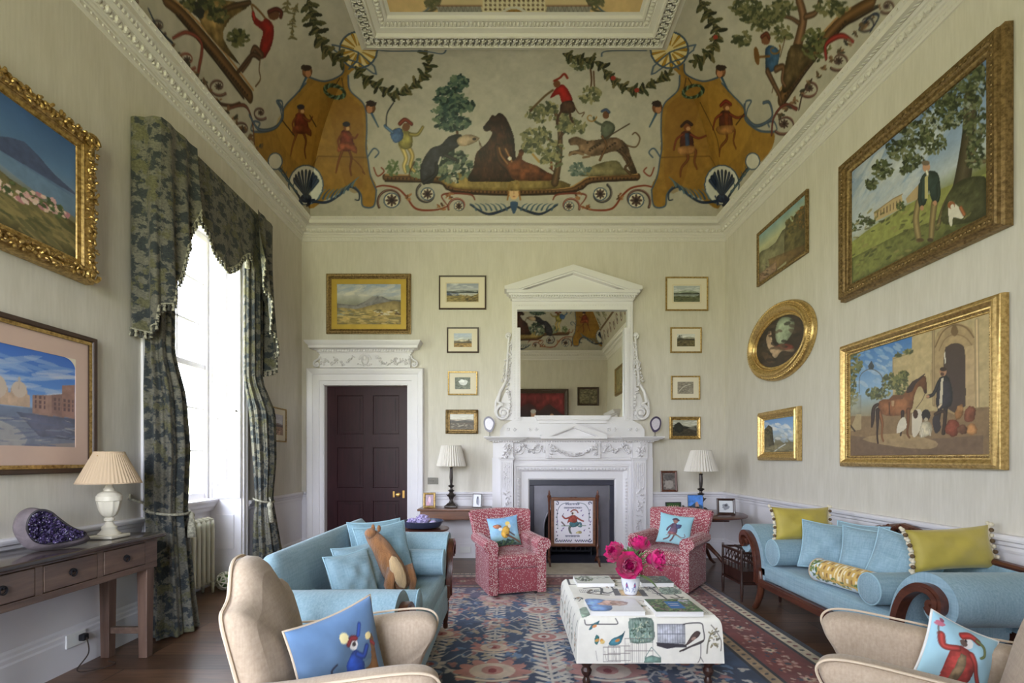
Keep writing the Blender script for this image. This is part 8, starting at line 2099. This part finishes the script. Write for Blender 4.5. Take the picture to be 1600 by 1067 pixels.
for x, s in ((-.02,.16),(.12,.11)):
    c.poly([(x-s*.6,-.1),(x-s*.6,.02),(x-s*.45,.03),(x-s*.45,.07),(x+s*.45,.07),(x+s*.45,.03),(x+s*.6,.02),(x+s*.6,-.1)], ST, tex=.15); c.ell(x, .07, s*.42, s*.75, (214,196,180)); c.line([(x,.07+s*.7),(x,.07+s*1.05)], .018, (200,186,176), curve=0); c.poly([(x-s*.1,.07),(x+s*.0,.07),(x+.0,.07+s*.6)], (190,166,150), .6)
c.poly([(-.5,-.1),(-.2,-.09),(-.14,-.02),(-.5,-.03)], (196,160,130), .8, tex=.2)
for x0, x1, y1, col in ((.2,.34,.03,(164,130,118)),(.33,.42,.06,(144,112,104)),(.4,.5,.18,(160,122,110))):
    c.poly([(x0,-.16),(x1,-.18),(x1,y1+.03),(x0,y1)], col, tex=.15)
    for k in range(3):
        for q in range(3): c.poly([(x0+.015+k*.03,-.1+q*.05),(x0+.028+k*.03,-.1+q*.05),(x0+.028+k*.03,-.065+q*.05),(x0+.015+k*.03,-.065+q*.05)], (104,80,84))
c.poly([(.1,-.16),(.5,-.18),(.5,-.42),(.25,-.4)], (84,84,108), .6, tex=.2); c.line([(-.3,-.17),(-.2,-.19),(-.1,-.17)], .016, (60,60,76)); c.line([(-.42,-.13),(-.38,-.1)], .012, (70,66,80)); c.dabs((-.5,.5,-.5,-.2), 60, [(140,150,170),(176,174,170),(100,110,140)], .05, .15)
c.a = c.a*.88+C(140,130,140)*.12
o = picture('framed_picture', 'blue canal view with domes in a pink mount and dark frame above the console table', 'left', cY, cZ, w_, h_, [(0,.012),(0,.02),(.010,.024),(.022,.022),(.024,.028),(.03,.034),(.05,.038),(.055,.034),(.055,0)], m['brownframe'], c, mount=(.095,.12), mountmat=M('pink_mount', (206,178,164), .8, var=.04, vs=3))
MB().loop([(-.001,.0235),(.022,.0245)], w_-.11, h_-.11).build('gilt_slip', m['gilt'], o)
b = MB(); x1, z1 = w_/2-.055-.095, h_/2-.055-.12                       # rounded upper corners of the mount opening
for sx in (-1, 1):
    pts = [(sx*x1, z1), (sx*(x1-.09), z1)]+[(sx*(x1-.09+.09*math.sin(a)), z1-.09+.09*math.cos(a)) for a in np.linspace(0, PI/2, 8)]
    b.add([(x, -.0117, z) for x, z in pts], [tuple(range(len(pts)))[::1 if sx < 0 else -1]])
b.build('mount_corner', m['mount'], o)
c = PCv(60, 50, (196,180,170)); scenery(c, 31, ((206,206,214),(190,186,200)), (150,130,130), (160,130,110), hz=-.05)
picture('framed_picture', 'small pale picture in a thin frame on the left wall between the curtain and door', 'left', 6.20, 1.86, .56, .44, [(0,.01),(0,.016),(.012,.02),(.018,.016),(.018,0)], m['gilt'], c, mount=(.07,.07), mountmat=m['mount'])
# ---- opposite end of the room (seen in the mirror)
c = PCv(110, 90, (56,36,38)); c.grad([(0,(46,40,44)),(.6,(62,50,56)),(1,(84,40,44))]); c.poly([(-.5,.5),(.5,.5),(.5,.2),(.2,.32),(0,.18),(-.2,.3),(-.5,.1)], (110,44,48), tex=.3, curve=3); c.mottle(.15, 6, 3); c.ell(.12,.12,.05,.075,(206,164,140)); c.ell(.12,.17,.055,.04,(200,196,190)); c.poly([(.0,-.5),(.02,-.05),(.1,.04),(.16,.04),(.24,-.05),(.28,-.5)], (40,44,56), tex=.2); c.poly([(.1,.04),(.14,.04),(.13,-.12)], (220,214,206)); c.ell(-.25,.06,.05,.07,(196,150,120)); c.poly([(-.36,-.5),(-.33,-.05),(-.25,.0),(-.16,-.05),(-.12,-.5)], (120,104,72), tex=.2)
picture('framed_picture', 'very large dark portrait with red drapery on the end wall opposite the fireplace', 'front', .96, 2.62, 1.84, 2.0, DEEP, m['brownframe'], c)
c = PCv(60, 50, (110,104,84)); c.mottle(.5, 10, 3); c.dabs((-.5,.5,-.5,.5), 60, [(70,66,52),(160,150,120),(120,110,84)], .07)
picture('framed_picture', 'small dark framed landscape beside the large portrait, seen in the mirror', 'front', 2.5, 3.39, .68, .58, [(d*.5, t*.5) for d, t in DEEP], m['brownframe'], c)
c = PCv(60, 50, (130,120,84)); c.mottle(.3, 8, 3); c.dabs((-.5,.5,-.5,0), 40, [(90,84,56),(160,140,90)], .07)
picture('framed_picture', 'gilt framed landscape over the near door on the right wall, seen in the mirror', 'right', .35, 3.62, .95, .80, [(d*.6, t*.6) for d, t in DEEP], m['gilt_d'], c)
# ---- needlework panel of the fire screen
c = PCv(130, 144, (222,218,226)); NV = (52,54,84); VI = (110,90,140)
c.line([(-.40,-.1),(-.42,.15),(-.38,.32),(-.28,.42),(-.12,.45)], .016, (110,120,130)); c.line([(.40,.05),(.41,.22),(.37,.33),(.28,.42),(.1,.45)], .016, (110,120,130))
for sx in (-1, 1):
    for sy in (-1, 1): spiral(c, sx*.42, sy*.43, .05, .9, PI/2 if sx < 0 else 0, sx*sy, .022, NV)
    for k in range(9): c.ell(sx*(.42+.012*(-1)**k), -.40+k*.085, .022, .014, [(70,90,84),NV,(120,90,120)][k % 3], k, n=8)
    for k in range(12): c.ell(sx*(.05+.03*k), -.44+.012*(-1)**k, .016, .020, [NV,(80,96,90),VI][k % 3], k*.7, n=8)
def stitch(x0, x1, y, n, h=.022):
    g = np.random.default_rng(int(n*7+y*100))
    for k in range(n):
        x = x0+(x1-x0)*(k+.5)/n; w = (x1-x0)/n*.36; t = g.integers(4)
        c.line([(x-w,y-h),(x-w,y+h*(1.4 if t == 1 else .6))], .009, NV, curve=0)
        if t in (0, 2): c.line([(x-w,y+h*.5),(x,y+h*.6),(x+w,y+h*.2),(x+w,y-h)], .008, NV)
        elif t == 1: c.line([(x-w,y),(x+w,y+.3*h),(x+w*.3,y-h)], .008, NV)
        else: c.line([(x+w,y+h*.5),(x,y+.7*h),(x-w,y),(x,y-h),(x+w,y-.8*h)], .008, NV)
stitch(-.2, .16, .42, 9); stitch(-.24, .22, .335, 13, .018); stitch(-.21, .17, -.325, 10)
RD, TE = (150,70,60), (70,110,120)
c.line([(-.04,-.06),(-.1,-.14),(-.08,-.24),(-.05,-.26)], .05, (96,100,96), taper=(1.3,.6)); c.line([(.08,-.06),(.18,-.03),(.2,-.1),(.14,-.1)], .05, TE, taper=(1.2,.7)); c.line([(-.3,-.09),(.32,-.085)], .022, (120,140,120)); c.line([(-.3,.0),(-.22,-.08)], .03, (110,90,90)); c.poly([(-.1,-.05),(-.04,-.12),(.1,-.1),(.14,-.02),(.04,.04),(-.06,.02)], TE, tex=.3, curve=3)
c.poly([(-.08,.14),(.06,.15),(.1,.02),(.02,-.02),(-.1,-.0),(-.16,-.03)], RD, tex=.3, curve=3); c.line([(-.06,.12),(-.2,.08),(-.28,.14)], .045, RD, taper=(1,.7)); c.line([(.06,.12),(.18,.05),(.26,.02)], .045, RD, taper=(1,.7)); c.ell(0,.2,.05,.045,(226,216,204)); c.ell(-.02,.2,.025,.03,(90,66,60)); c.line([(-.06,.24),(.0,.28),(.08,.27),(.12,.22)], .03, (150,84,70)); c.line([(-.28,.14),(-.25,.2)], .012, NV); c.poly([(.06,-.26),(.14,-.21),(.21,-.22),(.2,-.27)], (170,156,110), tex=.3, curve=3)
for x, y in ((-.3,-.2),(.28,-.2),(-.14,.27),(.2,.26),(.24,.15),(-.26,-.15),(-.42,0),(.44,0)): c.ell(x, y, .018, .018, VI, n=7); c.ell(x+.02, y+.02, .012, .012, (150,140,180), n=7)
np_obj('needlework', [canvas_mesh(c, lambda U, V: (U*.52, .002+0*U, .575+V*.575))], m['print'], fs_)

# ---- printed cushions on the chairs
def monkey_cushion(kind):
    c = Cv(-1, 1, -1, 1, 90, 90, (150,190,208))
    if kind == 'blue':
        c.grad([(0,(124,144,160)),(.3,(98,124,148)),(.6,(84,108,136)),(1,(104,138,182))]); c.mottle(.1, 5, 3); c.dabs((-1,1,-1,-.2), 30, [(140,160,176),(110,136,160)], .3, .4, 0, .35); c.T = lambda p: p*.95+np.array([-.24,.05])
        c.poly([(.1,-1),(.25,-.6),(.5,-.35),(.75,-.3),(.85,-.1),(.88,.25),(.95,.3),(1,.2),(1,-.5),(.8,-.75),(.6,-1)], (176,120,66), tex=.2, curve=3); c.poly([(.3,-1),(.5,-.8),(.75,-.85),(.7,-1)], (226,210,180)); c.line([(.9,.15),(1,.05)], .08, (150,40,40)); c.line([(.35,-.3),(.15,-.35),(-.15,-.3),(-.25,-.05),(-.1,.05)], .04, (40,40,56))
        c.poly([(.15,.0),(.35,.15),(.5,.1),(.55,-.25),(.45,-.4),(.2,-.4),(.1,-.2)], (40,70,150), tex=.25, curve=3); c.line([(.45,.05),(.6,-.05),(.75,.1)], .13, (36,64,140)); c.line([(.45,-.4),(.6,-.5),(.5,-.9)], .13, (96,84,76)); c.ell(.42,.27,.12,.11,(226,220,214)); c.ell(.44,.28,.06,.05,(60,50,50)); c.line([(.28,.34),(.4,.42),(.52,.38)], .12, (130,40,46)); c.ell(.22,.5,.12,.12,(240,226,170)); c.line([(.6,.42),(.7,.62)], .1, (44,76,156)); c.ell(.85,.3,.09,.08,(236,214,150)); c.line([(-.55,-.85),(-.42,-.75),(-.32,-.85),(-.42,-1)], .05, (40,40,50))
    elif kind == 'red':
        c.grad([(0,(166,204,216)),(1,(160,202,220))]); RD2 = (168,66,60)
        c.line([(-.1,-.9),(-.2,-1)], .1, BRN); c.poly([(-.45,.25),(.1,.28),(.3,-.1),(.2,-.75),(-.1,-1),(-.45,-1),(-.55,-.4)], RD2, tex=.25, curve=3); c.poly([(-.25,.1),(-.05,.1),(-.05,-.8),(-.3,-.8)], (130,110,84), tex=.3); c.line([(-.35,.2),(-.7,.1),(-.8,.4)], .18, RD2); c.line([(.1,.2),(.35,-.2),(.55,-.55)], .17, RD2, taper=(1,.8)); c.ell(.57,-.62,.08,.1,(90,64,54)); c.ell(-.1,.5,.2,.19,(230,228,226)); c.ell(-.2,.44,.13,.1,(110,90,80)); c.ell(-.14,.54,.04,.04,(40,36,36)); c.line([(-.25,.64),(.0,.76),(.25,.68)], .2, (176,56,50)); c.line([(.2,.7),(.42,.6),(.46,.35),(.36,.22)], .12, (110,120,70), taper=(1,.6)); c.line([(-.85,.4),(-.88,.62),(-.78,.75)], .03, (96,70,60)); c.ell(-.85,.7,.12,.08,(190,110,130),.5,wob=.4); c.ell(-.8,.82,.06,.06,(150,80,100))
    elif kind == 'bird':
        c.grad([(0,(70,90,80)),(.2,(120,150,150)),(.4,(150,190,214)),(1,(130,176,216))]); c.mottle(.15, 6, 3)
        c.poly([(-.3,-.2),(-.1,.25),(.2,.35),(.35,.1),(.2,-.4),(-.1,-.5)], (206,160,70), tex=.25, curve=3); c.poly([(-.75,.45),(-.4,.5),(-.2,.35),(-.3,.2),(-.65,.25)], (170,110,80), tex=.3, curve=3); c.ell(.25,.5,.16,.16,(226,196,110)); c.ell(-.3,.15,.14,.12,(230,226,214)); c.line([(.1,-.3),(.5,-.55),(.85,-.8)], .12, (110,76,60)); c.line([(.3,-.1),(.6,-.35)], .1, (90,80,84)); c.leaves(-.1,-.8,.8,.16,50,[(60,84,60),(84,104,70),(40,60,56)],.12); c.ell(.35,.3,.1,.14,(214,206,190))
    else:
        c.grad([(0,(160,206,216)),(1,(150,200,216))])
        PU = (96,76,96); c.poly([(-.2,.35),(.1,.38),(.2,.0),(.15,-.3),(-.3,-.3),(-.25,.05)], PU, tex=.3, curve=3); c.poly([(.05,.3),(.4,.35),(.35,.1),(.15,.05)], (70,74,110), tex=.3, curve=3); c.poly([(-.35,-.2),(.15,-.25),(.2,-.45),(-.4,-.4)], (140,90,96), tex=.3); c.ell(.0,.55,.15,.16,(150,110,100)); c.line([(-.15,.65),(.0,.74),(.16,.64)], .13, (80,66,84)); c.line([(-.2,.25),(-.4,.0),(-.45,-.15)], .11, PU); c.line([(-.2,-.4),(-.3,-.65),(-.55,-.8)], .09, (110,80,84)); c.line([(.05,-.4),(-.05,-.7),(-.15,-.85)], .09, (110,80,84)); c.line([(-.45,-.5),(.1,-.4),(.6,-.65)], .04, (150,130,110)); c.line([(.15,-.35),(.5,-.5),(.7,-.4),(.65,-.25)], .04, (110,84,84))
    return c
cushion('cushion', 'blue cushion of a monkey riding a horse, on the armchair at the front left', .38, .38, .13, m['print'], (-.625, 1.81, .665), (-.20, -.10, R(57)), cv=monkey_cushion('blue'), pipe=m['piping'])
cushion('cushion', 'pale blue cushion of a red-coated monkey on the front right armchair', .26, .26, .10, m['piping'], (1.70, 1.85, .665), (-.25, R(26), R(-6)), cv=monkey_cushion('red'), pipe=m['paper'])
cushion('cushion', 'blue cushion with a yellow rider on the pink armchair left of the fireplace', .34, .33, .12, m['bluebowl'], (-.05, 5.22, .64), (-.30, -.10, R(12)), cv=monkey_cushion('bird'))
cushion('cushion', 'pale blue cushion with a purple monkey on the pink armchair right of the fireplace', .36, .34, .12, m['blue'], (1.82, 5.33, .645), (-.30, .12, R(-26)), cv=monkey_cushion('purple'))
# ---------------------------------------------------------------- daylight, camera, view
wd = bpy.data.worlds.new('World'); scene.world = wd; wd.use_nodes = True
nt = wd.node_tree; bg = nt.nodes['Background']
tc = nt.nodes.new('ShaderNodeTexCoord'); sx = nt.nodes.new('ShaderNodeSeparateXYZ'); nt.links.new(tc.outputs['Generated'], sx.inputs[0])
rp = nt.nodes.new('ShaderNodeValToRGB'); mp = nt.nodes.new('ShaderNodeMapRange')
mp.inputs['From Min'].default_value = -1; mp.inputs['From Max'].default_value = 1
nt.links.new(sx.outputs['Z'], mp.inputs['Value']); nt.links.new(mp.outputs['Result'], rp.inputs['Fac'])
e = rp.color_ramp.elements
for _ in range(2): e.new(.5)
for el, (p_, c_) in zip(e, [(.0,(.49,.52,.29,1)),(.49,(.63,.66,.41,1)),(.52,(.90,.96,1.08,1)),(1.0,(.78,.90,1.14,1))]): el.position = p_; el.color = c_
m2 = nt.nodes.new('ShaderNodeMapRange'); m2.inputs['From Min'].default_value = -.95; m2.inputs['From Max'].default_value = -.35; m2.inputs['To Min'].default_value = 1.25; m2.inputs['To Max'].default_value = .56
nt.links.new(sx.outputs['Y'], m2.inputs['Value']); vm = nt.nodes.new('ShaderNodeVectorMath'); vm.operation = 'SCALE'      # sky gain raised towards the front windows, lowered at the left, to balance them
nt.links.new(rp.outputs['Color'], vm.inputs[0]); nt.links.new(m2.outputs['Result'], vm.inputs['Scale']); nt.links.new(vm.outputs['Vector'], bg.inputs['Color']); bg.inputs['Strength'].default_value = SKY
for n, (a, b) in enumerate((W1, W2, W3_FILL, W4_FILL)):
    ld = bpy.data.lights.new('sky_portal', 'AREA'); ld.shape = 'RECTANGLE'; ld.size = b-a-.1; ld.size_y = 2.9
    ld.cycles.is_portal = True; 
    o = bpy.data.objects.new('sky_portal', ld); COL.objects.link(o); o.location = (WX-.08, (a+b)/2, 2.42)
    o.rotation_euler = (PI/2, 0, -PI/2)
    if n > 1: o.location = ((a+b)/2, YF+(WX-XL)-.08, 2.42); o.rotation_euler = (PI/2, 0, 0)
cd = bpy.data.cameras.new('camera'); cam = bpy.data.objects.new('camera', cd); COL.objects.link(cam)
cam.location = (0, 0, EYE); cam.rotation_euler = (PI/2, 0, 0)
cd.sensor_width = 36; cd.lens = FP/1600*36; cd.shift_x = (800-CX)/1600; cd.shift_y = (HY-533.5)/1600; cd.clip_start = .05; cd.clip_end = 200
scene.camera = cam
vs_ = scene.view_settings; vs_.view_transform = 'Standard'; vs_.look = 'None'; vs_.exposure = EXPO; vs_.gamma = 1; vs_.use_curve_mapping = False
cy = scene.cycles; cy.max_bounces = 10; cy.diffuse_bounces = 6; cy.glossy_bounces = 4; cy.transparent_max_bounces = 12; cy.use_denoising = True
cy.sample_clamp_indirect = 8; cy.caustics_reflective = False; cy.caustics_refractive = False
